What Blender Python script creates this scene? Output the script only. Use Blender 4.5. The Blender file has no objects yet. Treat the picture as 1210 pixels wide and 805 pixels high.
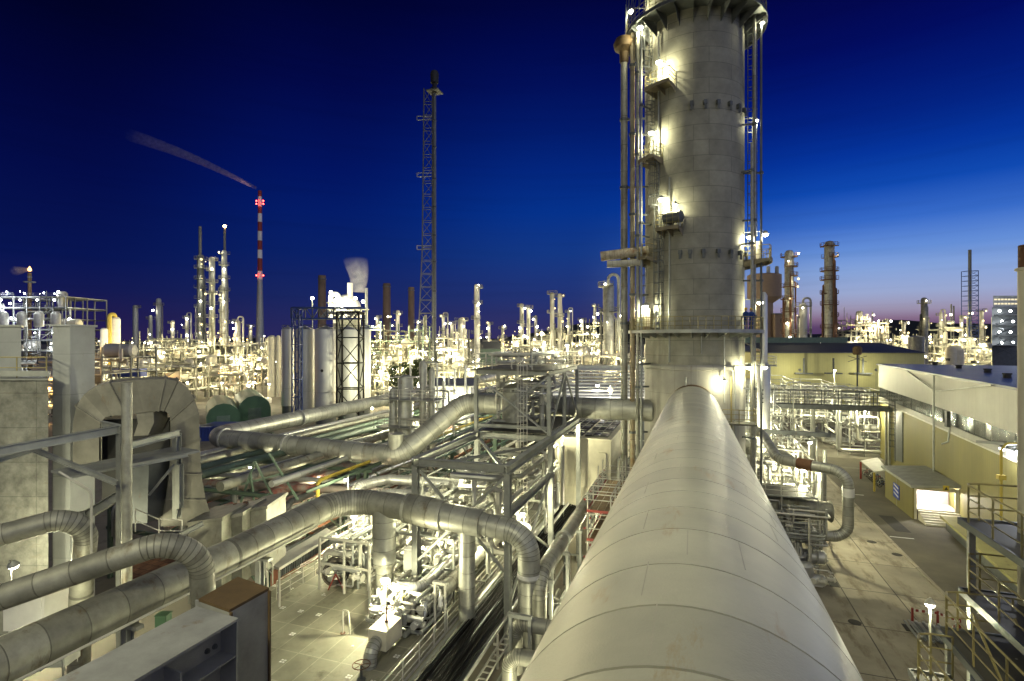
SUN_E = 0.65; HAZE = 0
import bpy, math, random
from math import sin, cos, tan, pi, radians, atan2, sqrt, degrees
from mathutils import Vector, Matrix
V = Vector
scene = bpy.context.scene
COL = scene.collection
rnd = random.Random(7)
# ------------------------------------------------------------------ camera
YAW = radians(18.6); CAMZ = 20.0; F = 633.0; CX, CY = 605.0, 402.0
cam_d = bpy.data.cameras.new('camera'); cam = bpy.data.objects.new('camera', cam_d); COL.objects.link(cam)
cam.location = (0, 0, CAMZ); cam.rotation_euler = (pi/2, 0, YAW)
cam_d.sensor_width = 36; cam_d.lens = F/1210*36; cam_d.clip_start = .1; cam_d.clip_end = 20000
scene.camera = cam
FW = V((-sin(YAW), cos(YAW), 0)); RT = V((cos(YAW), sin(YAW), 0)); UP = V((0, 0, 1)); C0 = V((0, 0, CAMZ))
def ray(px, py): return FW + RT*((px-CX)/F) + UP*((CY-py)/F)
def P(px, py, d): return C0 + ray(px, py)*d                       # survey helpers: photo bearing + distance -> place
def PZ(px, py, z): r = ray(px, py); return C0 + r*((z-CAMZ)/r.z)
def PX(px, py, x): r = ray(px, py); return C0 + r*(x/r.x)
def PY(px, py, y): r = ray(px, py); return C0 + r*(y/r.y)
# ------------------------------------------------------------------ mesh builder
def frame_of(t):
    t = t.normalized()
    u = UP if abs(t.z) < .95 else V((0, 1, 0))
    a = t.cross(u).normalized(); b = a.cross(t).normalized()
    return a, b
def prim(fn):                                                       # remembers where each whole primitive starts
    def w(s, *a, **k):
        if s.depth == 0: s.marks.append((len(s.v), len(s.f)))
        s.depth += 1
        try: return fn(s, *a, **k)
        finally: s.depth -= 1
    return w
class MB:
    def __init__(s): s.v = []; s.f = []; s.t = []; s.k = rnd.random(); s.marks = []; s.depth = 0
    def one(s, fn):                                                 # several primitives that count as one piece
        s.marks.append((len(s.v), len(s.f))); s.depth += 1; fn(s); s.depth -= 1; return s
    def each(s, name, mat, parent, limit=100):                      # every primitive becomes a part object of its own
        mk = s.marks+[(len(s.v), len(s.f))]; out = []
        for i in range(len(mk)-1):
            (v0, f0), (v1, f1) = mk[i], mk[i+1]
            if i >= limit: v1, f1 = mk[-1]
            g = MB(); g.v = s.v[v0:v1]; g.f = [tuple(k-v0 for k in f) for f in s.f[f0:f1]]; g.t = s.t[f0:f1]
            if not g.f: continue
            o = g.build(name, mat, parent); out.append(o)
            if i >= limit: o['kind'] = 'stuff'; break
        return out
    def tone(s): s.k = rnd.random(); return s.k
    @prim
    def add(s, vs, fs, tone=None):
        o = len(s.v); s.v.extend(vs); tn = s.tone() if tone is None else tone
        for f in fs: s.f.append(tuple(i+o for i in f)); s.t.append(tn)
    @prim
    def box(s, x0, x1, y0, y1, z0, z1, tone=None):
        vs = [(x0,y0,z0),(x1,y0,z0),(x1,y1,z0),(x0,y1,z0),(x0,y0,z1),(x1,y0,z1),(x1,y1,z1),(x0,y1,z1)]
        s.add(vs, [(0,3,2,1),(4,5,6,7),(0,1,5,4),(1,2,6,5),(2,3,7,6),(3,0,4,7)], tone); return s
    @prim
    def cbox(s, c, sx, sy, sz, rot=0, tone=None):
        ca, sa = cos(rot), sin(rot); vs = []
        for z in (-.5, .5):
            for x, y in ((-.5,-.5),(.5,-.5),(.5,.5),(-.5,.5)):
                X, Y = x*sx, y*sy; vs.append((c[0]+X*ca-Y*sa, c[1]+X*sa+Y*ca, c[2]+z*sz))
        s.add(vs, [(0,3,2,1),(4,5,6,7),(0,1,5,4),(1,2,6,5),(2,3,7,6),(3,0,4,7)], tone); return s
    @prim
    def bar(s, p, q, w, h=None, tone=None):
        p = V(p); q = V(q); h = h or w
        if (q-p).length < 1e-4: return s
        a, b = frame_of(q-p); vs = []
        for c in (p, q):
            for i, j in ((-1,-1),(1,-1),(1,1),(-1,1)): vs.append(tuple(c+a*(i*w/2)+b*(j*h/2)))
        s.add(vs, [(0,1,2,3),(7,6,5,4),(0,4,5,1),(1,5,6,2),(2,6,7,3),(3,7,4,0)], tone); return s
    @prim
    def ibeam(s, p, q, w, h, t=.02):
        p = V(p); q = V(q); a, b = frame_of(q-p); k = s.tone()
        s.bar(p+b*(h/2-t/2), q+b*(h/2-t/2), w, t, k); s.bar(p-b*(h/2-t/2), q-b*(h/2-t/2), w, t, k)
        s.bar(p, q, t, h-2*t, k); return s
    @prim
    def hcol(s, x, y, z0, z1, w, t=.025):                          # upright H section
        k = s.tone()
        s.box(x-w/2, x+w/2, y-w/2, y-w/2+t, z0, z1, k); s.box(x-w/2, x+w/2, y+w/2-t, y+w/2, z0, z1, k)
        s.box(x-t/2, x+t/2, y-w/2+t, y+w/2-t, z0, z1, k); return s
    @prim
    def rings(s, secs, n, caps=True, tone=None, segtone=False, seamdark=False):
        # secs: list of (pos, tangent, radius)
        o = len(s.v); a, b = frame_of(secs[0][1]); pt = secs[0][1].normalized()
        for (p, t, r) in secs:
            t = t.normalized(); ax = pt.cross(t)
            if ax.length > 1e-6:
                R = Matrix.Rotation(pt.angle(t), 3, ax); a = R @ a; b = R @ b
            pt = t
            for i in range(n):
                an = 2*pi*i/n; s.v.append(tuple(p + a*(cos(an)*r) + b*(sin(an)*r)))
        tn = s.tone() if tone is None else tone
        for j in range(len(secs)-1):
            dl = (secs[j+1][0]-secs[j][0]).length
            if segtone and dl > segtone: tn = base = s.tone()
            elif segtone and seamdark: tn = -1.9
            for i in range(n):
                k = (i+1) % n
                s.f.append((o+j*n+i, o+(j+1)*n+i, o+(j+1)*n+k, o+j*n+k)); s.t.append(tn)
        if caps:
            s.f.append(tuple(o+i for i in range(n))); s.t.append(tn)
            e = o+(len(secs)-1)*n; s.f.append(tuple(e+i for i in range(n))[::-1]); s.t.append(tn)
        return s
    @prim
    def pipe(s, path, r, n=12, bend=None, seam=0, e=-.01, sw=.02, m=6, caps=True, flange=None, gore=True):
        path = [V(p) for p in path]
        if bend is None: bend = r*2.6
        st = []                                                     # (pos, tan, is_gore)
        segs = [(path[i+1]-path[i]) for i in range(len(path)-1)]
        st.append((path[0], segs[0], False))
        for i in range(1, len(path)-1):
            d0 = segs[i-1].normalized(); d1 = segs[i].normalized(); th = d0.angle(d1)
            if th < .02: st.append((path[i], d0+d1, False)); continue
            tl = min(bend*tan(th/2), .48*segs[i-1].length, .48*segs[i].length)
            R = tl/tan(th/2); p0 = path[i]-d0*tl
            nrm = (d1-d0*d0.dot(d1)).normalized(); cen = p0+nrm*R
            mm = max(2, int(round(m*th/(pi/2))))
            for k in range(mm+1):
                an = th*k/mm
                st.append((cen - nrm*(R*cos(an)) + d0*(R*sin(an)), d0*cos(an)+nrm*sin(an), gore))
        st.append((path[-1], segs[-1], False))
        secs = []
        def ridge(p, t):
            t = t.normalized()
            for dd, rr in ((-sw, r), (-sw*.8, r+e), (sw*.8, r+e), (sw, r)): secs.append((p+t*dd, t, rr))
        for i, (p, t, g) in enumerate(st):
            if seam and g: ridge(p, t)
            else: secs.append((p, t, r))
            if i+1 < len(st) and seam:
                q = st[i+1][0]; L = (q-p).length
                if L > seam*1.2:
                    k = int(L/seam); d = (q-p).normalized()
                    for j in range(1, k+1):
                        x = L*j/(k+1)+rnd.uniform(-.12, .12)*L/(k+1); ridge(p+d*x, d)
        s.rings(secs, n, caps, segtone=(sw*2.2 if seam else False), seamdark=bool(seam))
        if flange:
            for (p, t, w) in flange: s.disc(p, t, r+w, .12)
        return s
    @prim
    def disc(s, p, t, r, th, n=None, tone=None):
        p = V(p); t = V(t).normalized(); s.rings([(p-t*(th/2), t, r), (p+t*(th/2), t, r)], n or 14, True, tone); return s
    @prim
    def tube(s, path, r, n=6, bend=None, m=3, caps=True): return s.pipe(path, r, n, bend, 0, m=m, caps=caps)
    @prim
    def lathe(s, c, prof, n=24, axis=(0,0,1), caps=True, tone=None, segtone=False):
        c = V(c); ax = V(axis).normalized()
        return s.rings([(c+ax*z, ax, max(r, .001)) for r, z in prof], n, caps, tone, segtone)
    @prim
    def sphere(s, c, r, n=8, m=5, sz=1):
        return s.lathe(c, [(r*sin(pi*i/m), -r*cos(pi*i/m)*sz) for i in range(m+1)], n, caps=False)
    @prim
    def poly(s, pts, tone=None): s.add([tuple(p) for p in pts], [tuple(range(len(pts)))], tone); return s
    @prim
    def prism(s, pts, d, tone=None):                                # planar outline swept by vector d
        n = len(pts); d = V(d); vs = [tuple(p) for p in pts]+[tuple(V(p)+d) for p in pts]
        fs = [tuple(range(n))[::-1], tuple(range(n, 2*n))]+[(i, (i+1) % n, n+(i+1) % n, n+i) for i in range(n)]
        s.add(vs, fs, tone); return s
    @prim
    def rail(s, pts, h=1.1, post=1.5, r=.028, mid=2, toe=False, n=5, closed=False):
        pts = [V(p) for p in pts]
        if closed: pts = pts+[pts[0]]
        for i in range(len(pts)-1):
            p, q = pts[i], pts[i+1]; L = (q-p).length; k = max(1, int(round(L/post)))
            for j in range(k+1 if i == len(pts)-2 else k):
                b = p.lerp(q, j/k); s.tube([b, b+UP*h], r, n)
            for j in range(mid+1): 
                z = UP*(h*(j+1)/(mid+1)); s.tube([p+z, q+z], r if j == mid else r*.75, n, caps=True)
            if toe: s.bar(p+UP*.075, q+UP*.075, .012, .15)
        return s
    @prim
    def ladder(s, p, z0, z1, out, w=.5, cage=True, r=.03, st=.3):
        p = V(p); o = V(out).normalized(); sd = o.cross(UP).normalized()
        for k in (-1, 1): s.bar(p+sd*(k*w/2)+UP*z0, p+sd*(k*w/2)+UP*(z1+1), r*1.4)
        z = z0+st
        while z < z1: s.bar(p-sd*(w/2)+UP*z, p+sd*(w/2)+UP*z, r); z += st
        if cage and z1-z0 > 3:
            z = z0+2.2; R = .38
            arc = [(sd*(R*cos(a))+o*(.38+R*sin(a))*1.0) for a in [pi*i/6 for i in range(7)]]
            arc = [sd*(w/2)]+arc+[-sd*(w/2)]
            while z < z1+1:
                for a, b in zip(arc[:-1], arc[1:]): s.bar(p+a+UP*z, p+b+UP*z, .012, .06)
                z += .9
            for a in arc[1:-1:2]: s.bar(p+a+UP*(z0+2.2), p+a+UP*(z1+1), .04, .012)
        return s
    def build(s, name, mat, parent=None, label=None, loc=None):
        root = parent
        while root is not None and root.parent: root = root.parent
        off = root['_loc'] if root is not None else (loc or (0, 0, 0))
        me = bpy.data.meshes.new(name)
        ox, oy, oz = off
        me.from_pydata([(x-ox, y-oy, z-oz) for x, y, z in s.v], [], s.f)
        at = me.attributes.new('tone', 'FLOAT', 'FACE'); at.data.foreach_set('value', s.t)
        me.polygons.foreach_set('use_smooth', [True]*len(s.f))
        me.set_sharp_from_angle(angle=radians(32))
        me.materials.append(mat); me.update()
        o = bpy.data.objects.new(name, me); COL.objects.link(o)
        if parent is not None: o.parent = parent
        else: o.location = off; o['_loc'] = tuple(off)
        if label: o['label'] = label
        return o
def thing(name, label, cat, loc=(0, 0, 0), group=None, kind=None):
    o = bpy.data.objects.new(name, None); COL.objects.link(o); o.location = loc; o['_loc'] = tuple(loc)
    o.empty_display_size = .2
    return tag(o, label, cat, group, kind)
def tag(o, label=None, cat=None, group=None, kind=None):
    if label: o['label'] = label
    if cat: o['category'] = cat; o['kind'] = 'thing'
    if group: o['group'] = group
    if kind: o['kind'] = kind
    return o
def solo(name, mb, mat, label, cat, group=None, loc=None): return tag(mb.build(name, mat, None, None, loc), label, cat, group)
def struct(name, mb, mat): o = mb.build(name, mat); o['kind'] = 'structure'; return o
def dup(o, loc=None, rotz=0, parent=None, label=None, group=None):
    c = o.copy(); COL.objects.link(c)
    if parent is not None: c.parent = parent
    else:
        c.location = loc; c.rotation_euler = (0, 0, rotz)
        if label: c['label'] = label
        if group: c['group'] = group
    for ch in list(o.children): dup(ch, parent=c)
    return c
# ------------------------------------------------------------------ materials
def s2l(c):
    return tuple((x/12.92 if x <= .04045 else ((x+.055)/1.055)**2.4) for x in [v/255 for v in c])
def NT(m): m.use_nodes = True; nt = m.node_tree; nt.nodes.clear(); return nt, nt.nodes, nt.links
def M(name, c, rough=.5, metal=0.0, var=.3, scale=.6, tone=.25, stain=None, samt=.3, sscale=1.2, sstretch=(1, 1, .35), bump=0.0, bscale=20, pattern=None, spec=.5, seam=.7):
    m = bpy.data.materials.new(name); nt, N, L = NT(m)
    out = N.new('ShaderNodeOutputMaterial'); b = N.new('ShaderNodeBsdfPrincipled'); L.new(b.outputs[0], out.inputs[0])
    tc = N.new('ShaderNodeTexCoord'); vec = tc.outputs['Object']
    n1 = N.new('ShaderNodeTexNoise'); n1.inputs['Scale'].default_value = scale; n1.inputs['Detail'].default_value = 7; n1.inputs['Roughness'].default_value = .65
    L.new(vec, n1.inputs['Vector'])
    mr = N.new('ShaderNodeMapRange'); mr.inputs[1].default_value = .3; mr.inputs[2].default_value = .7; mr.inputs[3].default_value = 1-var; mr.inputs[4].default_value = 1+var*.6
    L.new(n1.outputs[0], mr.inputs[0])
    at = N.new('ShaderNodeAttribute'); at.attribute_name = 'tone'
    mt = N.new('ShaderNodeMapRange'); mt.inputs[3].default_value = 1-tone; mt.inputs[4].default_value = 1+tone*.6
    L.new(at.outputs['Fac'], mt.inputs[0])
    sm = N.new('ShaderNodeMapRange'); sm.inputs[1].default_value = -1; sm.inputs[2].default_value = -.5; sm.inputs[3].default_value = seam; sm.inputs[4].default_value = 1; L.new(at.outputs['Fac'], sm.inputs[0])
    mul = N.new('ShaderNodeMath'); mul.operation = 'MULTIPLY'; L.new(mr.outputs[0], mul.inputs[0]); L.new(mt.outputs[0], mul.inputs[1])
    mul2 = N.new('ShaderNodeMath'); mul2.operation = 'MULTIPLY'; L.new(mul.outputs[0], mul2.inputs[0]); L.new(sm.outputs[0], mul2.inputs[1]); mul = mul2
    vm = N.new('ShaderNodeVectorMath'); vm.operation = 'SCALE'; vm.inputs[0].default_value = c[:3]; L.new(mul.outputs[0], vm.inputs['Scale'])
    col = vm.outputs[0]; hgt = n1.outputs[0]
    if pattern:
        col, hgt = pattern(N, L, vec, col)
    if stain:
        mp = N.new('ShaderNodeMapping'); mp.inputs['Scale'].default_value = sstretch; L.new(vec, mp.inputs[0])
        n2 = N.new('ShaderNodeTexNoise'); n2.inputs['Scale'].default_value = sscale; n2.inputs['Detail'].default_value = 8; n2.inputs['Roughness'].default_value = .7
        L.new(mp.outputs[0], n2.inputs['Vector'])
        r2 = N.new('ShaderNodeMapRange'); lo = .72-samt*.5; r2.inputs[1].default_value = lo; r2.inputs[2].default_value = lo+.12; r2.inputs[4].default_value = .85
        L.new(n2.outputs[0], r2.inputs[0])
        mx = N.new('ShaderNodeMix'); mx.data_type = 'RGBA'; L.new(r2.outputs[0], mx.inputs[0]); L.new(col, mx.inputs[6]); mx.inputs[7].default_value = (*stain[:3], 1)
        col = mx.outputs[2]
    L.new(col, b.inputs['Base Color'])
    rr = N.new('ShaderNodeMapRange'); rr.inputs[3].default_value = max(.05, rough-.1); rr.inputs[4].default_value = min(1, rough+.15); L.new(n1.outputs[0], rr.inputs[0]); L.new(rr.outputs[0], b.inputs['Roughness'])
    b.inputs['Metallic'].default_value = metal; b.inputs['Specular IOR Level'].default_value = spec
    if bump:
        nb = N.new('ShaderNodeTexNoise'); nb.inputs['Scale'].default_value = bscale; nb.inputs['Detail'].default_value = 3; L.new(vec, nb.inputs['Vector'])
        bp = N.new('ShaderNodeBump'); bp.inputs['Strength'].default_value = bump; bp.inputs['Distance'].default_value = .02; L.new(nb.outputs[0], bp.inputs['Height']); L.new(bp.outputs[0], b.inputs['Normal'])
    return m
def brick_pat(w, h, mortar=.01, off=.5, cyl=False, dark=.45, axis='xz', vary=.12):
    def fn(N, L, vec, col):
        sx = N.new('ShaderNodeSeparateXYZ'); L.new(vec, sx.inputs[0]); cb = N.new('ShaderNodeCombineXYZ')
        if cyl:
            a = N.new('ShaderNodeMath'); a.operation = 'ARCTAN2'; L.new(sx.outputs[0], a.inputs[0]); L.new(sx.outputs[1], a.inputs[1])
            k = N.new('ShaderNodeMath'); k.operation = 'MULTIPLY'; k.inputs[1].default_value = cyl; L.new(a.outputs[0], k.inputs[0])
            L.new(k.outputs[0], cb.inputs[0]); L.new(sx.outputs[2], cb.inputs[1])
        else:
            ix = 'xyz'.index(axis[0]); iy = 'xyz'.index(axis[1])
            L.new(sx.outputs[ix], cb.inputs[0]); L.new(sx.outputs[iy], cb.inputs[1])
        br = N.new('ShaderNodeTexBrick'); br.offset = off; br.inputs['Scale'].default_value = 1
        br.inputs['Brick Width'].default_value = w; br.inputs['Row Height'].default_value = h; br.inputs['Mortar Size'].default_value = mortar
        br.inputs['Mortar Smooth'].default_value = .3
        br.inputs['Color1'].default_value = (1-vary,)*3+(1,); br.inputs['Color2'].default_value = (1+vary,)*3+(1,); br.inputs['Mortar'].default_value = (dark,)*3+(1,)
        L.new(cb.outputs[0], br.inputs['Vector'])
        mm = N.new('ShaderNodeVectorMath'); mm.operation = 'MULTIPLY'; L.new(col, mm.inputs[0]); L.new(br.outputs['Color'], mm.inputs[1])
        return mm.outputs[0], br.outputs['Fac']
    return fn
def EM(name, c, strength, sample=False):
    m = bpy.data.materials.new(name); nt, N, L = NT(m)
    out = N.new('ShaderNodeOutputMaterial'); e = N.new('ShaderNodeEmission'); e.inputs[0].default_value = (*c, 1); e.inputs[1].default_value = strength; L.new(e.outputs[0], out.inputs[0])
    m.cycles.emission_sampling = 'AUTO' if sample else 'NONE'
    return m
rust = (.16, .075, .03)
m_clad = M('aluminium_cladding', (.47, .47, .41), .42, .45, .3, 1.1, .2, stain=(.22, .18, .12), samt=.26, sscale=1.2, bump=.08, bscale=14)
m_clad2 = M('dull_cladding', (.36, .355, .295), .5, .35, .36, 1.3, .26, stain=(.17, .13, .075), samt=.33, sscale=1.4, bump=.12, bscale=16)
m_clad3 = M('bright_cladding', (.6, .6, .57), .36, .5, .15, .5, .14)
m_duct = M('great_duct_cladding', (.49, .48, .38), .42, .1, .24, .5, .13, stain=(.33, .2, .06), samt=.22, sscale=1.5, sstretch=(1, .25, 1), bump=.25, bscale=40, seam=.62)
m_band = M('cladding_band', (.44, .42, .35), .5, .2, .2, 1, .1, stain=(.25, .15, .06), samt=.3)
m_archduct = M('lagged_duct_sheet', (.25, .24, .2), .55, .2, .35, .8, .35, stain=(.2, .13, .06), samt=.25)
m_tower = M('tower_concrete', (.3, .29, .23), .75, 0, .28, .8, .03, stain=(.17, .16, .12), samt=.27, sscale=.5, sstretch=(1.4, 1.4, .12), bump=.2, bscale=12, pattern=brick_pat(3.26, 1.25, .025, .37, cyl=4.15, dark=.58, vary=.1))
m_skirt = M('tower_skirt_panel', (.4, .385, .33), .6, .1, .25, .4, .03, stain=(.2, .17, .12), samt=.3, sscale=.6, sstretch=(1.4, 1.4, .15), pattern=brick_pat(1.3, 2.6, .02, 0, cyl=4.2, dark=.7, vary=.05))
m_steel = M('galvanised_steel', (.41, .42, .385), .5, .45, .25, 1.2, .25, stain=rust, samt=.12)
m_steeld = M('dark_grey_steel', (.13, .14, .14), .5, .3, .3, 1, .25, stain=rust, samt=.15)
m_steelw = M('weathered_white_steel', (.62, .6, .52), .5, .1, .2, 1, .2, stain=rust, samt=.14)
m_steelg = M('green_painted_steel', (.13, .19, .14), .5, .1, .25, 1, .25, stain=rust, samt=.18)
m_steelb = M('blue_painted_steel', (.03, .06, .2), .45, .1, .25, 1, .25)
m_girder = M('zinc_primed_girder', (.36, .365, .36), .55, .35, .3, 1.4, .1, stain=(.22, .14, .06), samt=.16, sscale=1.6, bump=.15, bscale=60)
m_brown = M('rust_brown_primer', (.125, .08, .035), .7, .05, .35, 2, .1, stain=(.1, .06, .03), samt=.3, sscale=3, bump=.2, bscale=70)
m_rust = M('rusted_steel', (.17, .085, .045), .75, .15, .4, 1.2, .2)
m_yel = M('yellow_paint', (.6, .46, .07), .5, 0, .2, 1, .15, stain=rust, samt=.12)
m_yeld = M('dull_yellow_rail', (.32, .27, .11), .5, .1, .3, 1, .2, stain=rust, samt=.2)
m_red = M('red_paint', (.26, .03, .02), .5, 0, .25, 1, .2)
m_white = M('white_paint', (.78, .77, .72), .5, 0, .12, 1, .1, stain=(.4, .36, .28), samt=.12)
m_cream = M('cream_panel', (.66, .62, .48), .55, 0, .15, .8, .1, stain=(.35, .29, .18), samt=.18, sstretch=(1, 1, .2))
m_black = M('black_cable', (.02, .019, .017), .8, 0, .3, 3, .8, spec=.2)
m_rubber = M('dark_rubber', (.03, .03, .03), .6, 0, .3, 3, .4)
m_grate = M('steel_grating', (.13, .125, .1), .6, .3, .25, .8, .25, stain=rust, samt=.15)
m_brick = M('brick_red_oxide', (.3, .12, .06), .7, 0, .3, .8, .15)
m_chimn = M('weathered_chimney_shell', (.2, .14, .1), .75, .1, .45, .12, .1, stain=(.13, .06, .03), samt=.4, sscale=.15, sstretch=(1, 1, .15))
m_green = M('green_sheet_metal', (.07, .15, .08), .5, .05, .2, .6, .1)
m_blue = M('blue_sheet_metal', (.04, .07, .26), .45, .05, .2, .6, .2)
m_bulb = EM('lamp_glow_white', (1, .93, .74), 26)
m_bulbc = EM('lamp_glow_cool', (.93, .97, 1), 26)
m_bulby = EM('lamp_glow_yellow', (1, .8, .38), 2.4)
m_bulbo = EM('lamp_glow_sodium', (1, .55, .16), 22)
m_bulbr = EM('lamp_glow_red', (1, .05, .03), 25)
m_far = M('far_plant_steel', (.22, .22, .18), .55, .2, .3, .3, .6)
m_farv = M('far_vessel_cladding', (.42, .41, .36), .5, .2, .2, .2, .2, stain=rust, samt=.1, sscale=.4)
m_hose = M('grey_hose', (.1, .085, .07), .6, 0, .3, 3, .5)
# ------------------------------------------------------------------ lamps
KL = 2.5
WARM = (1, .955, .6); COOL = (.92, .96, 1); SOD = (1, .58, .2)
def light(pos, watt, color=WARM, r=.12, parent=None, spot=None, target=None, blend=.6):
    d = bpy.data.lights.new('lamp_light', 'SPOT' if spot else 'POINT'); d.energy = watt; d.color = color; d.shadow_soft_size = r
    o = bpy.data.objects.new('lamp_light', d); COL.objects.link(o); p = V(pos)
    if spot: d.spot_size = radians(spot); d.spot_blend = blend; o.rotation_euler = (V(target)-p).to_track_quat('-Z', 'Y').to_euler()
    if parent is not None:
        root = parent
        while root.parent: root = root.parent
        o.parent = parent; p = p - V(root['_loc'])
    o.location = p
    return o
def lamp(pos, label, watt=400, r=.16, mount=None, color=WARM, bulb=None, cat='lamp', name='plant_lamp', group=None, mat=None, shape='globe', aim=(0, 0, -1), gap=None):
    """a lamp of its own: bracket from mount to head, housing, glowing glass, light just outside the glass"""
    p = V(pos); t = thing(name, label, cat, tuple(p), group); bulb = bulb or (m_bulb if color == WARM else (m_bulbc if color == COOL else m_bulbo))
    h = MB(); aim = V(aim).normalized(); a, b = frame_of(aim)
    if mount is not None:
        for q, q2 in zip([V(x) for x in mount][:-1], [V(x) for x in mount][1:]): h.tube([q, q2], .035, 6)
        h.tube([V(mount[-1]), p-aim*(r*.9)], .03, 6)
    h.lathe(p, [(r*.3, -r*1.5), (r*.7, -r*1.2), (r*1.25, -r*.25), (r*1.28, -r*.2)], 12, aim)
    h.build('housing', mat or m_steel, t)
    g = MB(); g.lathe(p, [(r*1.1, -r*.18), (r*1.05, r*.2), (r*.75, r*.6), (r*.3, r*.8), (.01, r*.83)], 12, aim); g.build('glass', bulb, t)
    if watt: light(p+aim*(gap or r*1.6), watt*KL, color, r*.6, t)
    return t
# ------------------------------------------------------------------ sky
w = bpy.data.worlds.new('World'); scene.world = w; w.use_nodes = True
nt = w.node_tree; N = nt.nodes; L = nt.links; N.clear()
out = N.new('ShaderNodeOutputWorld'); bg = N.new('ShaderNodeBackground'); L.new(bg.outputs[0], out.inputs[0])
tc = N.new('ShaderNodeTexCoord'); vr = N.new('ShaderNodeVectorRotate'); vr.rotation_type = 'Z_AXIS'; vr.inputs['Angle'].default_value = -YAW
L.new(tc.outputs['Generated'], vr.inputs['Vector'])
sx = N.new('ShaderNodeSeparateXYZ'); L.new(vr.outputs[0], sx.inputs[0])
az = N.new('ShaderNodeMath'); az.operation = 'ARCTAN2'; L.new(sx.outputs[0], az.inputs[0]); L.new(sx.outputs[1], az.inputs[1])
ZM = .62
fz = N.new('ShaderNodeMath'); fz.operation = 'DIVIDE'; fz.inputs[1].default_value = ZM; fz.use_clamp = True; L.new(sx.outputs[2], fz.inputs[0])
def ramp(px, stops):
    r = N.new('ShaderNodeValToRGB'); a = (px-605)/633; els = r.color_ramp.elements
    pts = sorted(((max(0, ((402-y)/633)/sqrt(1+a*a+((402-y)/633)**2)/ZM), c) for y, c in stops))
    while len(els) < len(pts): els.new(.5)
    for e, (p, c) in zip(els, pts): e.position = p; e.color = (*s2l(c), 1)
    L.new(fz.outputs[0], r.inputs[0]); return r.outputs[0]
R0 = ramp(80, [(402, (44, 32, 74)), (380, (34, 28, 76)), (340, (19, 25, 81)), (300, (8, 21, 82)), (200, (3, 12, 72)), (100, (2, 6, 56)), (0, (1, 3, 38)), (-90, (1, 2, 30))])
R1 = ramp(380, [(402, (44, 42, 92)), (350, (25, 38, 97)), (300, (10, 33, 103)), (250, (4, 28, 105)), (200, (2, 20, 96)), (100, (2, 9, 72)), (0, (1, 4, 50)), (-90, (1, 3, 38))])
R2 = ramp(670, [(402, (58, 50, 92)), (375, (46, 50, 104)), (350, (35, 52, 116)), (300, (20, 56, 132)), (250, (5, 50, 140)), (200, (3, 38, 126)), (150, (2, 26, 106)), (100, (2, 16, 90)), (50, (1, 10, 76)), (0, (2, 6, 60)), (-90, (1, 3, 42))])
R3 = ramp(1030, [(402, (76, 52, 92)), (386, (92, 66, 104)), (376, (134, 108, 136)), (364, (158, 150, 178)), (345, (154, 168, 208)), (318, (134, 164, 218)), (295, (102, 144, 216)), (260, (56, 108, 202)), (220, (16, 74, 178)), (180, (5, 52, 156)), (140, (3, 36, 132)), (100, (2, 25, 116)), (50, (2, 13, 96)), (0, (3, 8, 80)), (-90, (2, 5, 55))])
def azmix(a0, a1, A, B):
    mr = N.new('ShaderNodeMapRange'); mr.interpolation_type = 'SMOOTHSTEP'; mr.inputs[1].default_value = radians(a0); mr.inputs[2].default_value = radians(a1); L.new(az.outputs[0], mr.inputs[0])
    mx = N.new('ShaderNodeMix'); mx.data_type = 'RGBA'; L.new(mr.outputs[0], mx.inputs[0]); L.new(A, mx.inputs[6]); L.new(B, mx.inputs[7]); return mx.outputs[2]
def deg(px): return degrees(atan2(px-605, 633))
c = azmix(deg(80), deg(380), R0, R1); c = azmix(deg(380), deg(670), c, R2); c = azmix(deg(670), deg(1030), c, R3)
# faint stratified cloud streaks low over the horizon
mp = N.new('ShaderNodeMapping'); mp.inputs['Scale'].default_value = (2.2, 2.2, 60); L.new(tc.outputs['Generated'], mp.inputs[0])
nz = N.new('ShaderNodeTexNoise'); nz.inputs['Scale'].default_value = 1.6; nz.inputs['Detail'].default_value = 4; L.new(mp.outputs[0], nz.inputs['Vector'])
cr = N.new('ShaderNodeMapRange'); cr.inputs[1].default_value = .5; cr.inputs[2].default_value = .72; cr.inputs[3].default_value = 1; cr.inputs[4].default_value = .94; L.new(nz.outputs[0], cr.inputs[0])
vm = N.new('ShaderNodeVectorMath'); vm.operation = 'SCALE'; L.new(c, vm.inputs[0]); L.new(cr.outputs[0], vm.inputs['Scale'])
L.new(vm.outputs[0], bg.inputs[0]); bg.inputs[1].default_value = 1.0
# after-glow: one very weak, very broad sun
sd = bpy.data.lights.new('afterglow_sun', 'SUN'); sd.energy = SUN_E; sd.angle = radians(100); sd.color = (.95, .97, 1)
so = bpy.data.objects.new('afterglow_sun', sd); COL.objects.link(so); so.rotation_euler = (V((-.6, .62, -.6))).to_track_quat('-Z', 'Y').to_euler()
scene.view_settings.view_transform = 'Standard'; scene.view_settings.look = 'None'; scene.view_settings.exposure = 0; scene.view_settings.gamma = 1
scene.cycles.use_denoising = True
try: scene.cycles.denoiser = 'OPENIMAGEDENOISE'
except Exception: pass
scene.cycles.max_bounces = 5; scene.cycles.diffuse_bounces = 3; scene.cycles.glossy_bounces = 3; scene.cycles.sample_clamp_indirect = 4; scene.cycles.use_light_tree = True
scene.cycles.volume_bounces = 0
scene.cycles.caustics_reflective = False; scene.cycles.caustics_refractive = False
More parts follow.
